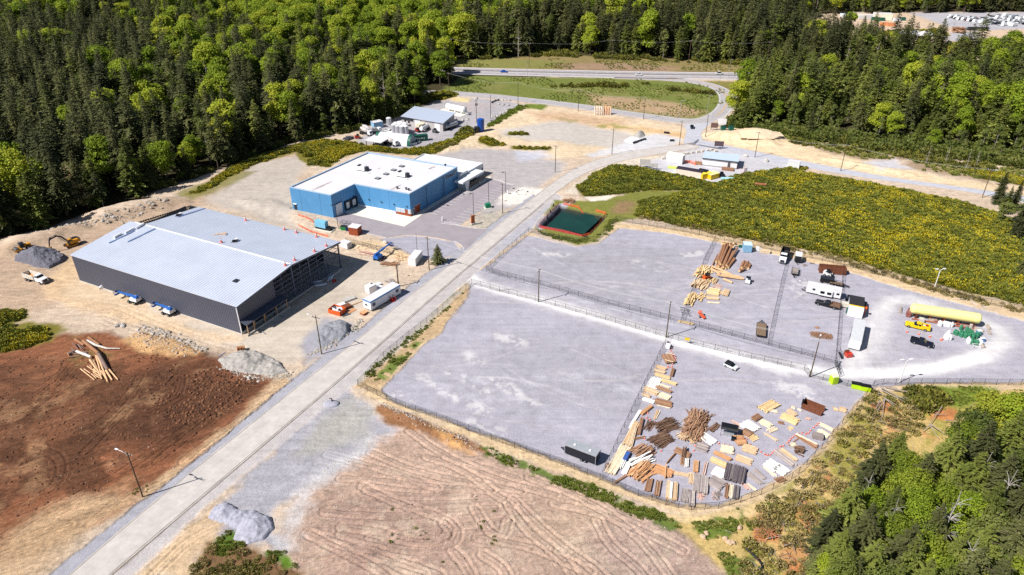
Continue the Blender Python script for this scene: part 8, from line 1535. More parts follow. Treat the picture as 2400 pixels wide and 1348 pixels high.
for i in range(4):
 H=16;V,F=broadleaf(300+i,H,(3.0,3.4,2.6,3.2)[i],(13,14,11,14)[i],270,0.42,(0.08,0.12,0.06,0.14)[i]);ALD.append((mesh_from('alder_crown',V,F,[m_alder]),trunk_mesh('alder_stem',H,0.2,m_palet,6,20+i,2.2)))
CED=[]
for i in range(4):
 H=20;V,F=conifer(150+i,H,(3.9,4.5,3.5,4.2)[i],(0.06,0.1,0.04,0.08)[i],0.72,7,8,(0.15,0.3,0.05,0.25)[i],0.34);CED.append((mesh_from('cedar_crown',V,F,[m_cedar]),trunk_mesh('cedar_stem',H,0.3,m_trunk)))
CONH=[];BRDH=[]
for i in range(4):
 V,F=conifer(400+i,22,(4.2,4.6,3.9,4.4)[i],0.08,0.5,10,17,(0.3,0.4,0.25,0.35)[i],0.3,0.62);CONH.append((mesh_from('fir_crown',V,F,[(m_fir,m_cedar)[i%2]]),trunk_mesh('fir_stem',22,0.36,m_trunk,10,i,3.5)))
for i in range(3):
 V,F=broadleaf(500+i,14,5.0,30,430,0.36,0.12);BRDH.append((mesh_from('maple_crown',V,F,[(m_maple,m_alder,m_darkmaple)[i]]),trunk_mesh('maple_stem',14,0.3,m_trunk,12,40+i,4)))
BLO=[]
V,F=broadleaf(600,15,5.2,14,320,0.5,0.25);BLO.append((mesh_from('blossom_crown',V,F,[m_blossom,m_alder],(np.random.RandomState(5).rand(len(F))<0.4).astype(int)),trunk_mesh('blossom_stem',15,0.3,M('red_trunk',(120,76,56),0.9),12,60,4)))
m_silver=M('silver_wood',(176,170,164),0.85,var=0.15,scale=2)
silver_snag=trunk_mesh('snag_stem',18,0.24,m_silver,70,99,3.2,lo=0.35)
snag_mesh=[trunk_mesh('snag_stem',18,0.3,m_snag,26,70+i,3.0,lo=0.25)for i in range(3)]
def polyw(pl):return W(pl)
def inside(pts,x,y):
 ins=np.zeros(x.shape,bool);n=len(pts)
 for i in range(n):
  ax,ay=pts[i];bx,by=pts[(i+1)%n]
  if ay!=by:ins^=((ay>y)!=(by>y))&(x<(bx-ax)*(y-ay)/(by-ay)+ax)
 return ins
FORL=[(-420,640),(-60,575),(0,563),(83,545),(150,524),(227,497),(320,468),(375,440),(434,423),(521,392),(581,369),(624,352),(701,330),(780,318),(800,316),(860,296),(933,276),(987,250),(1000,230),(1006,212),(1060,200),(1082,190),(1088,182),(1086,170),(1070,158),(1062,150),(1064,140),(1150,138),(1290,126),(1450,133),(1600,143),(1700,148),(1800,150),(1812,160),(1800,172),(1790,181),(1795,188),(1760,194),(1735,206),(1722,222),(1722,240),(1706,270),(1700,292),(1760,308),(1834,318),(1884,327),(1967,335),(2034,352),(2117,358),(2201,362),(2268,378),(2330,388),(2420,396),(2900,470)]
edge=W(FORL);forest=np.concatenate([edge,np.array([(900,300),(1500,900),(1500,1500),(-1500,1500),(-1500,300),(-500,180)])])
clear=W([(1880,34),(2060,32),(2200,31),(2420,29),(2800,32),(2900,135),(2450,168),(2300,158),(2215,150),(2130,136),(2047,118),(1960,104),(1880,88)])
hwl=[tuple(p)for p in hw];frl=[tuple(p)for p in fr]
st=7.3;gx=np.arange(-760,760,st);gy=np.arange(60,1100,st);TX,TY=np.meshgrid(gx,gy);TX=(TX+NG.uniform(-3.9,3.9,TX.shape)).ravel();TY=(TY+NG.uniform(-3.9,3.9,TY.shape)).ravel()
ok=inside(forest,TX,TY)&~inside(clear,TX,TY);ok&=(segdist(TX,TY,np.array(hwl),False)<-14)&(segdist(TX,TY,np.array(frl),False)<-8)
PX=1200+FPX*TX/(TY*CT+CAM_H*ST);dep=TY*CT+CAM_H*ST
ok&=(PX>-420)&(PX<2820)&(NG.rand(len(TX))<np.where(TY>650,0.75,0.9));TX,TY,PX=TX[ok],TY[ok],PX[ok];PY=674-FPX*(TY*ST-CAM_H*CT)/(TY*CT+CAM_H*ST)
ED=-np.minimum.reduce([segdist(TX,TY,edge,False)*1.0])if False else-segdist(TX,TY,edge,False)
bn=fbm(TX,TY,0.012,3,5)+0.35*fbm(TX,TY,0.05,2,8)
pb=0.27+bn*1.1
def blob(x,y,r,v,ry=None):
 global pb
 pb=pb+v*np.exp(-((PX-x)/r)**2-((PY-y)/(ry or r))**2)
blob(520,60,220,0.30,60);blob(850,40,260,0.5,70);blob(1250,20,300,0.4,45);blob(1000,120,120,0.2,60);blob(640,100,130,0.35,45);blob(420,130,110,0.25,50);blob(180,200,120,0.25,40);blob(700,20,260,0.25,30);blob(1200,60,200,0.2,30);blob(1500,110,320,-0.55,45);blob(100,150,180,-0.3,150);blob(250,250,250,-0.15);blob(1900,180,160,-0.35,70);blob(2200,270,300,0.06,70);blob(2300,330,250,0.1,60);blob(2000,290,200,-0.12,40);blob(1750,270,80,-0.2,40);blob(2360,180,120,0.4,60);blob(950,190,120,0.25,60);blob(60,480,160,0.15,60);blob(1450,10,150,-0.2,20);blob(700,250,150,-0.1,60)
isb=NG.rand(len(TX))<np.clip(pb,0.05,0.92);kind=np.where(isb,1,0);alder=(NG.rand(len(TX))<np.where(PX>1700,0.5,np.where(ED<14,0.45,0.2)));kind=np.where(isb&alder,2,kind)
kind=np.where((kind==0)&(NG.rand(len(TX))<np.where((PX>1680)&(PY>190),0.85,np.where(ED<20,0.35,0.14))),3,kind);fr_edge=(ED<16)&(PX>1800)&(PY>250);kind=np.where(fr_edge&(NG.rand(len(TX))<0.75),2,kind)
SC=np.clip(0.84+0.7*NG.rand(len(TX))**1.6+0.5*fbm(TX,TY,0.06,2,12),0.7,1.65)*np.where(ED<8,0.78,1.0);SC=np.where((PX>1780)&(PY>230)&(PX<2900),SC*np.clip(0.42+ED/60,0.3,1.0),SC);SC=np.where((PY<150)&(PX>1050)&(PX<1850),SC*1.15,SC)
SC=np.where(kind==1,SC*1.12,SC)
rot=NG.rand(len(TX))*6.283;size=SC*22/(TY*CT+CAM_H*ST)
inview=(PX>-60)&(PX<2460)&(PY>0)&(PY<1400)
def regionname(x,y,ed):
 if x<700:return 'in the left forest '+('front row by the cleared land' if ed<12 else 'behind the metal warehouse' if x<420 else 'behind the blue building')
 if x<1100:return 'at the forest edge beside the far concrete yard' if ed<14 else 'in the forest above the far concrete yard'
 if x<1800 and y<165:return 'in the dark stand above the highway bank'
 if y<230:return 'in the forest between the ramp and the far clearing'
 return 'at the brushy edge of the right hand forest' if ed<20 else 'inside the right hand forest'
def plant(nm,cat,protos,i,x,y,sc,rz,label,group,dz=0.0):
 cr,tr=protos;g=height(x,y);t=bpy.data.objects.new(nm,None);COL.objects.link(t);t.empty_display_size=0.3;t.location=(x,y,g+dz);t.rotation_euler=(0,0,rz);t.scale=sc if isinstance(sc,tuple)else(sc,sc,sc);tag(t,label,cat,group)
 for n2,me in(('crown',cr),('trunk',tr)):
  if me is None:continue
  o=bpy.data.objects.new(n2,me);COL.objects.link(o);o.parent=t
 return t
far_con,far_brd=[],[];tall_=lambda s:'tall' if s>1.08 else 'short' if s<0.85 else 'mid sized'
for kk,protos,nm,cat,desc,far in((0,CON,'fir_tree','fir tree','dark fir',far_con),(1,BRD,'maple_tree','maple tree','bright yellow green maple',far_brd),(2,ALD,'alder_tree','alder tree','olive green alder',far_brd),(3,CED,'cedar_tree','cedar tree','olive green cedar',far_con)):
 idx=np.where(kind==kk)[0];vis=idx[inview[idx]];order=vis[np.argsort(-size[vis])];chosen=set(order[:(240,270,270,290)[kk]].tolist());hid=[i for i in idx if i not in chosen]
 for n_,i in enumerate(chosen):
  plant(nm,cat,protos[i%len(protos)],i,TX[i],TY[i],(SC[i]*NG.uniform(0.9,1.1),SC[i]*NG.uniform(0.9,1.1),SC[i]),rot[i],tall_(SC[i])+' '+desc+' '+regionname(PX[i],PY[i],ED[i]),desc+'s '+regionname(PX[i],PY[i],ED[i]))
 far+=[(TX[i],TY[i],SC[i],rot[i],kk,int(i))for i in hid]
for pl in([(2440,915),(2700,900),(3300,900),(3300,1900),(2440,1900),(2440,1350)],[(2450,520),(3300,560),(3300,760),(2520,735)],[(1900,1400),(2440,1360),(2440,1900),(1900,1900)]):
 q=W(pl);X,Y=np.meshgrid(np.arange(q[:,0].min(),q[:,0].max(),6.5),np.arange(q[:,1].min(),q[:,1].max(),6.5));X=(X+NG.uniform(-3,3,X.shape)).ravel();Y=(Y+NG.uniform(-3,3,Y.shape)).ravel();k=inside(q,X,Y)
 for n_,(x,y)in enumerate(zip(X[k],Y[k])):(far_brd if n_%4==0 else far_con).append((x,y,NG.uniform(0.6,0.9),NG.rand()*6.28,1 if n_%4==0 else(3 if n_%2 else 0),n_))
def joined(name,crown,trunk):
 """one mesh of crown and trunk, for the far wood"""
 me=bpy.data.meshes.new(name);import bmesh as _b
 bm=_b.new();bm.from_mesh(crown);n0=len(bm.faces);bm.from_mesh(trunk);bm.faces.ensure_lookup_table()
 for f in bm.faces[n0:]:f.material_index=1
 bm.to_mesh(me);bm.free();me.materials.append(crown.materials[0]);me.materials.append(trunk.materials[0]);o=bpy.data.objects.new(name,me);return o
def scatter(name,label,pts,protos,cat=None,kind_='stuff'):
 """pts: (x, y, z, scale, rotation, prototype index); one object, instanced on points"""
 A=np.array(pts,np.float32);me=bpy.data.meshes.new(name);me.vertices.add(len(A));me.vertices.foreach_set('co',A[:,:3].ravel())
 for nm,col in(('scl',3),('rot',4)):at_=me.attributes.new(nm,'FLOAT','POINT');at_.data.foreach_set('value',A[:,col].copy())
 at_=me.attributes.new('idx','INT','POINT');at_.data.foreach_set('value',A[:,5].astype(np.int32).copy());me.update()
 o=bpy.data.objects.new(name,me);COL.objects.link(o)
 ng=bpy.data.node_groups.new(name+'_scatter','GeometryNodeTree');ng.interface.new_socket('Geometry',in_out='INPUT',socket_type='NodeSocketGeometry');ng.interface.new_socket('Geometry',in_out='OUTPUT',socket_type='NodeSocketGeometry')
 N,L=ng.nodes,ng.links;gi=N.new('NodeGroupInput');go=N.new('NodeGroupOutput');jn=N.new('GeometryNodeJoinGeometry')
 def attr(n,tp):a=N.new('GeometryNodeInputNamedAttribute');a.data_type=tp;a.inputs['Name'].default_value=n;return a.outputs['Attribute']
 s_,r_,i_=attr('scl','FLOAT'),attr('rot','FLOAT'),attr('idx','INT');cx=N.new('ShaderNodeCombineXYZ');L.new(r_,cx.inputs[2])
 for k,p in enumerate(protos):
  oi=N.new('GeometryNodeObjectInfo');oi.inputs['Object'].default_value=p;oi.inputs['As Instance'].default_value=True
  cp=N.new('FunctionNodeCompare');cp.data_type='INT';cp.operation='EQUAL';L.new(i_,cp.inputs[2]);cp.inputs[3].default_value=k
  ip=N.new('GeometryNodeInstanceOnPoints');L.new(gi.outputs[0],ip.inputs['Points']);L.new(cp.outputs[0],ip.inputs['Selection']);L.new(oi.outputs['Geometry'],ip.inputs['Instance']);L.new(cx.outputs[0],ip.inputs['Rotation']);L.new(s_,ip.inputs['Scale']);L.new(ip.outputs[0],jn.inputs[0])
 L.new(jn.outputs[0],go.inputs[0]);md=o.modifiers.new('scatter','NODES');md.node_group=ng
 return tag(o,label,cat,None,kind_)
pc=[joined('far_fir',*q)for q in CON]+[joined('far_cedar',*q)for q in CED];pbm=[joined('far_maple',*q)for q in BRD];pal_=[joined('far_alder',*q)for q in ALD]
scatter('distant_fir_forest','dark fir forest filling the background',[(x,y,0,s,r,6+i%4 if k==3 else i%6)for x,y,s,r,k,i in far_con],pc);scatter('distant_broadleaf_forest','bright broadleaf trees filling gaps in the background forest',[(x,y,0,s,r,(i%5)if k==1 else 5+i%4)for x,y,s,r,k,i in far_brd],pbm+pal_)
for i,(x,y,s)in enumerate(((1790,235,1.25),(1812,222,1.15),(1848,245,1.3),(1855,240,1.0),(1875,232,1.1),(2040,190,1.4),(905,268,1.3),(935,252,1.2),(500,250,1.5),(1215,135,1.2),(2215,385,0.5),(2262,400,0.55),(2170,385,0.5),(2285,395,0.5),(1975,180,1.2))):t=plant('dead_tree','dead tree',(None,snag_mesh[i%3]),i,*G(x,y),s,i*1.3,'bare grey dead tree '+regionname(x,y,9 if y>240 else 30),'bare dead trees')
for i,(x,y,s)in enumerate(((185,470,1.1),(225,455,0.9),(205,490,0.8))):plant('blossoming_tree','blossoming tree',BLO[0],i,*G(x,y),s,i*2.1,'cream blossoming tree in front of the left forest beside the earth berm','blossoming trees')
plant('maple_tree','maple tree',BRD[4],0,*G(395,425),1.05,1.0,'large round yellow green maple at the left forest edge behind the gravel lot',None);plant('maple_tree','maple tree',BRD[1],0,*G(318,440),0.8,2.0,'smaller round green maple left of the large round one',None);plant('alder_tree','alder tree',ALD[1],0,*G(2335,172),1.5,0,'very wide green tree beside the far grey lot',None).scale=(2.6,2.6,1.55);plant('alder_tree','alder tree',ALD[2],0,*G(2290,165),1.4,2,'second wide green tree beside the far grey lot',None).scale=(2.2,2.2,1.4)
plant('fir_tree','fir tree',CON[3],0,*G(1027,617),0.3,0,'small young fir beside the street pole and white container',None).scale=(0.42,0.42,0.32)
for i,(x,y,s)in enumerate(((2335,478,0.62),(2352,500,0.5),(2372,492,0.55),(2398,520,0.75),(2380,560,0.7),(2412,600,0.8),(2395,650,0.55),(2428,545,0.9),(2440,640,0.8),(2398,690,0.4),(2432,700,0.6))):plant('fir_tree','fir tree',CONH[i%4],i,*G(x,y),s,i*1.1,'dark fir in the clump at the right end of the broom field','firs at the right end of the broom field')
plant('alder_tree','alder tree',ALD[3],0,*G(2345,522),0.55,0,'pale olive round tree in the fir clump at the right end of the broom field',None).scale=(1.0,1.0,0.55)
LR='trees in the near lower right corner'
def near(tx,ty,h,proto,nm,cat,label,wk=1.0,H0=22,group=LR):g=G(tx,ty,h);return plant(nm,cat,proto,0,g.x,g.y,(h/H0*wk,h/H0*wk,h/H0),RNG.uniform(0,6.28),label,group)
def who(x,y,maple):
 c='yellow green maple' if maple else 'olive cedar' if maple is None else 'dark fir';r_='in the top row, ' if y<1010 else 'in the middle rows, ' if y<1200 else 'in the bottom row, ';return c+' of the lower right wood, '+r_+('left side' if x<2110 else 'centre' if x<2260 else 'right side')
firs=[(2075,1035,15),(2010,1130,17),(2045,1085,14),(2120,1010,13),(2185,1060,16),(2250,1010,19),(2330,985,20),(2400,960,20),(2380,1060,21),(2310,1060,19),(2420,1120,20),(2350,1130,18),(1960,1190,13),(1985,1240,15),(2050,1180,18),(2110,1140,15),(2150,1225,18),(2065,1265,17),(2215,1180,15),(2330,1230,18),(2400,1215,20),(2260,1260,16),(1930,1280,9),(2190,1310,17),(2370,1310,19),(2120,1320,15),(2020,1310,14),(2420,1030,22),(2290,1320,17),(2440,1270,18),(2460,1180,20),(2250,1100,15)]
for i,(x,y,h)in enumerate(firs):near(x,y,h,CONH[i%4],*(('fir_tree','fir tree',who(x,y,False))if i%2==0 else('cedar_tree','cedar tree',who(x,y,None))),1.18)
maps=[(2150,1105,15),(2175,1140,14),(2130,1060,13),(2310,960,15),(2345,925,16),(2390,920,17),(2285,985,13),(2080,1325,14),(2200,1255,14),(2300,1170,14),(1990,1335,12),(2255,1340,16),(2330,1350,15),(2160,1180,13),(2420,930,17),(2345,1190,15),(2225,1130,13),(2060,1150,12),(2100,1210,13),(2370,1255,15),(2280,1090,14),(1955,1300,9),(2410,1310,15),(2362,930,13),(2322,945,12),(2405,945,14),(2300,1000,12),(2190,1200,12),(2240,1300,13)]
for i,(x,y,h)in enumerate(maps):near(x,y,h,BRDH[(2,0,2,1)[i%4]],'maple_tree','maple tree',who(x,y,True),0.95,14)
near(2258,1140,19,(None,silver_snag),'dead_tree','dead tree','bare silver dead tree standing above the lower right wood',0.9,18,None)
for i,(x,y,h)in enumerate(((2145,1035,13),(2050,1100,15),(2330,1050,20),(2390,1090,21),(2110,1160,16),(2300,1250,18))):near(x,y,h,(None,silver_snag),'dead_tree','dead tree','thin silver dead tree poking through the lower right wood',0.6,18,'silver dead trees of the lower right wood')
def bush(seed,k,h,w,size,mats,frac,up=0.6,thin=0.3,flat=0.0):
 r=np.random.RandomState(seed);d=nrm(r.randn(k,3));d[:,2]=abs(d[:,2]);rad=(0.35+0.65*r.rand(k,1)**0.5);p=d*rad*np.array([w,w,h])*0.85;t=nrm(d*0.6+np.array([0,0,up])+r.randn(k,3)*0.35);n=nrm(np.cross(t,r.randn(k,3)));n=np.where(n[:,2:]<0,-n,n);n=nrm(n+np.array([0,0,flat]));V=fan(p,t,n,size*(0.6+0.8*r.rand(k,1)),size*thin*(0.7+0.6*r.rand(k,1)),r);F=np.arange(len(V)).reshape(-1,4);mi=((r.rand(k)<frac)&(p[:,2]>h*0.25)).astype(int);me=mesh_from('bush',V,F,mats,mi);return bpy.data.objects.new('bush',me)
BR=[bush(10+i,230,(1.3,1.5,1.2,1.4,1.25)[i],1.4,0.42,[m_broom,m_broomy],(0.02,0.12,0.26,0.46,0.7)[i],0.35,0.36,0.9)for i in range(5)]
pts=[]
for bi,pl in enumerate(BROOM):
 q=W(pl);x0,y0=q.min(0);x1,y1=q.max(0);st=1.25 if bi<2 else 1.35;st=1.9 if bi in(9,10)else st;X,Y=np.meshgrid(np.arange(x0,x1,st),np.arange(y0,y1,st));X=(X+NG.uniform(-.6,.6,X.shape)).ravel();Y=(Y+NG.uniform(-.6,.6,Y.shape)).ravel();sd=segdist(X,Y,q,True)+3.0*fbm(X,Y,0.15,3,40+bi);n1=1.15*fbm(X,Y,0.13,4,31)+0.55*fbm(X,Y,0.4,2,33);gap=fbm(X,Y,0.09,3,61);k=(sd>0.4)&(gap>-0.30 if bi<2 else gap>-0.2);X,Y,sd,n1=X[k],Y[k],sd[k],n1[k]
 pxx=1200+FPX*X/(Y*CT+CAM_H*ST);bias=np.clip((pxx-1800)/1100,-0.12,0.14)if bi==0 else(np.full(len(X),-0.14)if bi==1 else np.full(len(X),0.18));lev=np.clip(np.floor((n1+bias+0.20+NG.randn(len(X))*0.10)*6.5),0,4)
 for x,y,s_,l_ in zip(X,Y,sd,lev):pts.append((x,y,height(x,y)-0.1,NG.uniform(0.7,1.25)*min(1,0.6+s_*0.12)*(1.25 if bi==0 else 1.05),NG.rand()*6.28,l_))
scatter('broom_shrubs','green broom thicket dotted with yellow flowers',pts,BR)
GR=[bush(50+i,60,0.55,0.6,0.5,[m_grass,m_dry],(0.05,0.4)[i],0.8,0.2,0.4)for i in range(2)];SB=[bush(60+i,170,1.1+0.3*i,1.1+0.25*i,0.5,[m_olive,m_dry],(0.05,0.3,0.75,1.0)[i],0.4,0.26,0.5)for i in range(4)]+[bush(90,260,1.6,1.5,0.55,[m_alder,m_olive],0.2,0.4,0.35,0.6)]
def fillpts(pl,st,scale,protof,thr=None,ns=0.3,seed=0,out=None,soft=1.0):
 q=W(pl);x0,y0=q.min(0);x1,y1=q.max(0);X,Y=np.meshgrid(np.arange(x0,x1,st),np.arange(y0,y1,st));X=(X+NG.uniform(-.5,.5,X.shape)*st).ravel();Y=(Y+NG.uniform(-.5,.5,Y.shape)*st).ravel();sd=segdist(X,Y,q,True)+soft*2*fbm(X,Y,0.4,3,seed);n=fbm(X,Y,ns,3,seed+20);k=sd>0
 if thr is not None:k&=n>thr
 for x,y,nn in zip(X[k],Y[k],n[k]):out.append((x,y,height(x,y)-0.05,NG.uniform(*scale),NG.rand()*6.28,protof(nn)))
gp=[]
fillpts([(1120,1040),(1160,1055),(1250,1095),(1350,1125),(1420,1150),(1520,1190),(1600,1235),(1590,1255),(1480,1205),(1340,1150),(1230,1110),(1140,1068)],0.55,(0.4,0.85),lambda n:0 if n>0.0 else 1,-0.02,0.35,1,gp)
for pl in([(1620,1222),(1690,1210),(1750,1212),(1720,1262),(1650,1265)],[(1715,1195),(1800,1178),(1825,1200),(1760,1245)],[(1690,1300),(1770,1295),(1800,1370),(1700,1390)],[(2190,906),(2345,906),(2330,938),(2250,952),(2195,938)],[(868,902),(905,858),(985,795),(1000,788),(960,832),(905,892)],[(850,880),(930,812),(1000,760),(1080,690),(1090,682),(1010,765),(940,822),(868,890)],[(490,1270),(550,1238),(580,1280),(560,1310),(500,1300)],[(610,1290),(665,1290),(700,1335),(640,1325)],[(1256,540),(1300,552),(1352,560),(1395,556),(1430,515),(1450,512),(1425,550),(1400,568),(1350,572),(1290,558)]):fillpts(pl,0.6,(0.3,0.7),lambda n:0 if n>0.0 else 1,-0.05,0.35,2,gp)
for pl in([(870,1200),(1100,1150),(1300,1180),(1200,1320),(900,1330)],[(300,1155),(345,1140),(350,1165),(320,1180)],[(1030,700),(1070,672),(1075,682),(1045,712)],[(740,850),(800,790),(850,752),(852,765),(800,808)],[(905,665),(960,645),(955,665),(930,680)],[(980,1010),(1010,1000),(1020,1020)],[(895,690),(935,672),(930,690)],[(930,890),(1090,690),(1098,690),(1000,800)],[(1000,622),(1030,600),(1045,605),(1030,628)]):fillpts(pl,0.9,(0.2,0.55),lambda n:0 if n>0.1 else 1,0.24 if pl[0][0]in(870,930)else 0.06,0.3,3,gp)
fillpts([(1090,180),(1440,185),(1600,190),(1700,212),(1690,262),(1620,282),(1400,248),(1200,226),(1060,212)],1.9,(0.3,0.9),lambda n:0 if n>0.0 else 1,0.02,0.05,4,gp);fillpts([(1070,142),(1290,130),(1800,150),(1800,168),(1090,158)],2.0,(0.4,1.1),lambda n:1 if n>0.05 else 0,0.0,0.05,5,gp);fillpts([(1830,322),(2020,347),(2180,374),(2420,402),(2420,440),(2200,405),(2050,384),(1930,352)],2.0,(0.8,2.0),lambda n:1,-0.1,0.06,6,gp);fillpts([(1145,292),(1215,248),(1236,250),(1170,288),(1140,302)],1.4,(0.9,1.8),lambda n:0,None,0.2,7,gp)
scatter('grass','green and straw coloured grass tufts along banks and verges',gp,GR)
sp=[]
fillpts([(1740,1215),(1830,1160),(1890,1110),(1940,1045),(2045,920),(2110,935),(2170,945),(2160,1010),(2080,1080),(2000,1180),(1980,1300),(1960,1380),(1720,1380),(1720,1300),(1760,1260)],1.25,(0.3,1.05),lambda n:0 if n<-0.16 else 1 if n<-0.02 else 2 if n<0.14 else 3,None,0.14,8,sp);sp=[q for q in sp if NG.rand()<0.36]
fillpts([(2140,915),(2200,915),(2215,945),(2170,965),(2130,945)],1.2,(1.0,2.0),lambda n:0,None,0.2,9,sp);fillpts([(440,1360),(495,1278),(560,1280),(640,1305),(700,1360)],0.9,(0.25,0.7),lambda n:1 if n>0 else 3,-0.05,0.3,10,sp);fillpts([(1500,500),(1700,545),(1980,605),(2250,690),(2400,725),(2400,735),(2240,700),(1970,615),(1690,552),(1490,512)],1.3,(0.35,0.75),lambda n:2 if n>0 else 3,-0.1,0.2,11,sp)
fillpts([(1000,345),(1040,335),(1070,345),(1030,362)],1.5,(0.6,1.3),lambda n:1,0,0.2,12,sp);fillpts([(1070,318),(1095,300),(1110,312),(1090,325)],1.3,(1.2,2.2),lambda n:0,None,0.2,13,sp);fillpts([(1840,325),(2000,340),(2150,365),(2330,392),(2330,402),(2150,380),(1990,355),(1840,335)],1.8,(0.9,2.0),lambda n:0 if n>-0.05 else 1,-0.05,0.1,14,sp);fillpts([(1085,132),(1290,122),(1500,132),(1800,146),(1800,156),(1500,142),(1290,132),(1085,142)],2.4,(1.2,2.6),lambda n:0 if n>0 else 1,0,0.08,15,sp);fillpts([(1230,205),(1500,196),(1700,215),(1690,250),(1660,262),(1690,225),(1500,205)],2.4,(1.0,2.4),lambda n:0,0.02,0.08,16,sp)
fillpts([(1705,298),(1760,308),(1834,318),(1884,327),(1967,335),(2034,352),(2117,358),(2201,362),(2268,378),(2420,396),(2420,368),(2201,338),(2034,326),(1884,304),(1760,290),(1712,284)],1.7,(1.0,2.6),lambda n:4 if n>-0.12 else 0,None,0.1,18,sp);fillpts([(360,446),(434,425),(521,394),(581,371),(624,354),(701,332),(780,320),(860,298),(987,252),(1000,236),(985,244),(855,288),(700,322),(580,362),(430,414),(350,438)],1.8,(0.6,1.6),lambda n:4 if n>0 else 0,-0.06,0.1,19,sp)
scatter('scrub','mixed olive and straw coloured scrub bushes',sp,SB)
def clod(seed,m):
 rr=random.Random(seed);mb=MB();mb.ball((0,0,0.2),(1,0.8,0.6),nu=6,nv=4);mb.v=[tuple(c*rr.uniform(0.7,1.25)for c in q)for q in mb.v];mb.sm=[False]*len(mb.sm);o=mb.build('clod',m);COL.objects.unlink(o);return o
cps=[]
for pl,n,lo,hi,ks in(([(0,850),(250,800),(480,840),(620,890),(560,950),(330,1140),(120,1190),(-60,1250)],1500,0.08,0.36,(0,1)),([(400,850),(610,880),(570,945),(450,1010),(360,960)],900,0.12,0.5,(0,1)),([(700,1180),(900,1010),(1300,1120),(1600,1250),(1690,1345),(700,1345)],1300,0.05,0.2,(2,3)),([(880,950),(940,965),(1090,1030),(1150,1065),(1100,1055),(960,1000)],500,0.1,0.4,(1,2)),([(800,570),(900,580),(930,600),(820,585)],120,0.1,0.4,(2,3)),([(280,800),(330,778),(480,828),(440,840)],260,0.1,0.45,(2,3)),([(560,1275),(700,1290),(690,1190),(800,1090),(900,1020),(760,1080),(640,1200)],500,0.06,0.22,(3,3))):
 q=W(pl);x0,y0=q.min(0);x1,y1=q.max(0);X=NG.uniform(x0,x1,n*3);Y=NG.uniform(y0,y1,n*3);k=np.where(inside(q,X,Y)&(fbm(X,Y,0.15,3,88)>-0.12))[0][:n]
 for i in k:cps.append((X[i],Y[i],height(X[i],Y[i])-0.03,lo+(hi-lo)*NG.rand()**2.5,NG.rand()*6.28,ks[int(NG.rand()<0.5)]))
scatter('clods','clods of earth and stones lying over the dirt fields',cps,[clod(1,M('dark_clod',(92,62,46),0.95,var=0.3)),clod(2,M('brown_clod',(134,92,66),0.95,var=0.3)),clod(3,M('pink_clod',(184,158,140),0.95,var=0.2)),clod(4,M('pale_clod',(204,194,184),0.95,var=0.2))])
def zc(X,Y):return(2020+X/5.616,880+Y/5.616)
CUT='cut grey saplings in the scrub'
for i,(a,b)in enumerate((((230,190),(640,390)),((290,180),(760,290)),((250,230),(560,380)),((400,220),(760,270)),((290,340),(250,600)),((280,350),(130,620)),((290,340),(420,440)),((280,330),(430,410)),((230,360),(130,560)),((1040,450),(870,690)),((880,690),(1000,860)),((870,700),(790,760)),((890,680),(1070,800)),((930,550),(1110,540)),((1080,630),(1260,628)),((590,470),(760,420)),((210,640),(330,660)),((230,820),(290,900)),((330,300),(620,330)),((200,270),(420,330)))):
 q,w=PH(*zc(*a)),PH(*zc(*b));log(q+Vector((0,0,0.9)),w+Vector((0,0,0.7)),0.13,0.05,m_snag,'thin cut grey sapling lying in the scrub near the fence corner',CUT,name='fallen_sapling',n=6)
def zd(X,Y):return(1580+X/5.031,1080+Y/5.031)
for i,(a,b,r0,m)in enumerate((((1500,320),(1640,130),.1,m_snag),((1430,560),(1510,330),.1,m_snag),((1460,540),(1600,340),.08,m_snag),((1600,330),(1680,160),.08,m_snag),((1280,1030),(1560,930),.13,m_palet),((1500,830),(1600,775),.2,m_bark),((1250,770),(1390,765),.1,m_palet),((1090,940),(1270,905),.12,m_palet),((980,680),(1010,700),.1,m_palet),((1100,1130),(1150,1090),.1,m_palet),((600,840),(690,880),.07,m_palet),((1395,870),(1440,960),.1,m_snag),((1400,1000),(1420,1130),.08,m_snag))):
 q,w=PH(*zd(*a)),PH(*zd(*b));log(q+Vector((0,0,0.5)),w+Vector((0,0,0.6)),r0,r0*0.5,m,'fallen branch lying on the scrubby slope below the curved fence','fallen branches on the slope',name='fallen_branch',n=6)
for(X,Y,s,lb)in((1120,870,1.5,'torn reddish stump roots on the scrubby slope'),(1130,60,0.0,'')):
 if s:b=PH(*zd(X,Y));mb=MB();rr=random.Random(4);mb.cyl((0,0,-0.2),(0.3,0.3,0.9),0.7,0.5,9);[mb.path([(0.2,0.2,0.5),(math.cos(a)*1.0,math.sin(a)*1.0,0.7*rr.random()),(math.cos(a)*rr.uniform(1.5,2.8),math.sin(a)*rr.uniform(1.2,2.0),rr.uniform(0,1.0))],0.25,6,0,0.06)for a in np.linspace(0,6.0,11)];tag(mb.build('tree_stump',M('red_root',(176,112,82),0.9,var=0.3,scale=3),loc=b),lb,'stump')
for i,(X,Y,s)in enumerate(((340,905,.7),(375,860,.6),(600,920,.6),(650,970,.7),(690,970,.6),(770,800,.7))):boulder(*zd(X,Y),s,'tan boulder at the edge of the pinkish field below the curved fence',M('tan_rock',(198,172,146),0.9),i,'tan boulders below the curved fence')
mb=MB();p_=[PH(*zd(x,y))+Vector((0,0,0.3))for x,y in((840,1045),(910,1100),(980,1165),(1030,1230),(1040,1340),(1030,1420))];mb.path(p_,0.22,7);tag(mb.build('drain_pipe',m_black),'black bent drain pipe at the bottom of the slope','pipe')
debris=[];q=W([(1760,1250),(1900,1100),(2050,930),(2160,960),(2040,1120),(1960,1350),(1740,1370)]);mb=MB();rr=random.Random(12)
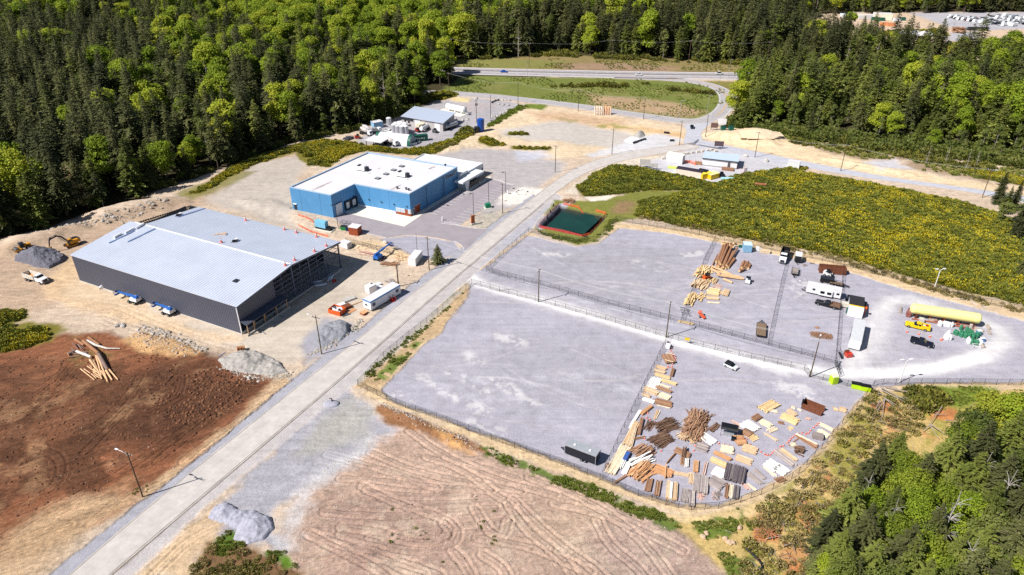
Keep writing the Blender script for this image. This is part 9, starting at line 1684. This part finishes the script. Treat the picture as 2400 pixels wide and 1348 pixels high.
while len(debris)<700:
 x,y=rr.uniform(*(q[:,0].min(),q[:,0].max())),rr.uniform(*(q[:,1].min(),q[:,1].max()))
 if inside(q,np.array([x]),np.array([y]))[0]:a=rr.uniform(0,6.28);L_=rr.uniform(0.4,2.0);z=height(x,y)+rr.uniform(0.05,0.6);mb.bar((x,y,z),(x+math.cos(a)*L_,y+math.sin(a)*L_,z+rr.uniform(-0.1,0.3)),0.06,0.05,rr.choice((0,0,1)));debris.append(1)
tag(mb.build('debris',[m_palet,M('red_bark',(168,104,76),0.9)]),'broken twigs and bark strewn through the scrub',None,None,'stuff')
make_ground()
AZ,EL=R(62),R(47)
w=bpy.data.worlds.new('World');scene.world=w;w.use_nodes=True;nt=w.node_tree;bg=nt.nodes['Background']
sk=nt.nodes.new('ShaderNodeTexSky');sk.sky_type='NISHITA';sk.sun_disc=False;sk.sun_elevation=EL;sk.sun_rotation=AZ+math.pi;sk.altitude=100;sk.air_density=1.0;sk.dust_density=0.6;sk.ozone_density=1.2
nt.links.new(sk.outputs[0],bg.inputs[0]);bg.inputs[1].default_value=0.052
sd_=bpy.data.lights.new('sun','SUN');sd_.energy=5.0;sd_.angle=R(0.53);sd_.color=(1.0,0.955,0.89)
so=bpy.data.objects.new('sun',sd_);COL.objects.link(so);so.rotation_euler=Vector((math.sin(AZ)*math.cos(EL),math.cos(AZ)*math.cos(EL),-math.sin(EL))).to_track_quat('-Z','Y').to_euler();so.location=(-200,-100,300)
cd=bpy.data.cameras.new('camera');co=bpy.data.objects.new('camera',cd);COL.objects.link(co);co.location=(0,0,CAM_H);co.rotation_euler=(math.pi/2-TH,0,0)
cd.sensor_fit='HORIZONTAL';cd.sensor_width=36;cd.lens=36*FPX/2400;cd.clip_end=6000;cd.clip_start=1
scene.camera=co
scene.view_settings.view_transform='Standard';scene.view_settings.look='None';scene.view_settings.exposure=0.38;scene.view_settings.gamma=1.0;scene.view_settings.use_curve_mapping=False
scene.render.engine='CYCLES';scene.cycles.max_bounces=5;scene.cycles.diffuse_bounces=2;scene.cycles.transparent_max_bounces=12;scene.cycles.use_denoising=False
scene.render.resolution_x=1024;scene.render.resolution_y=575
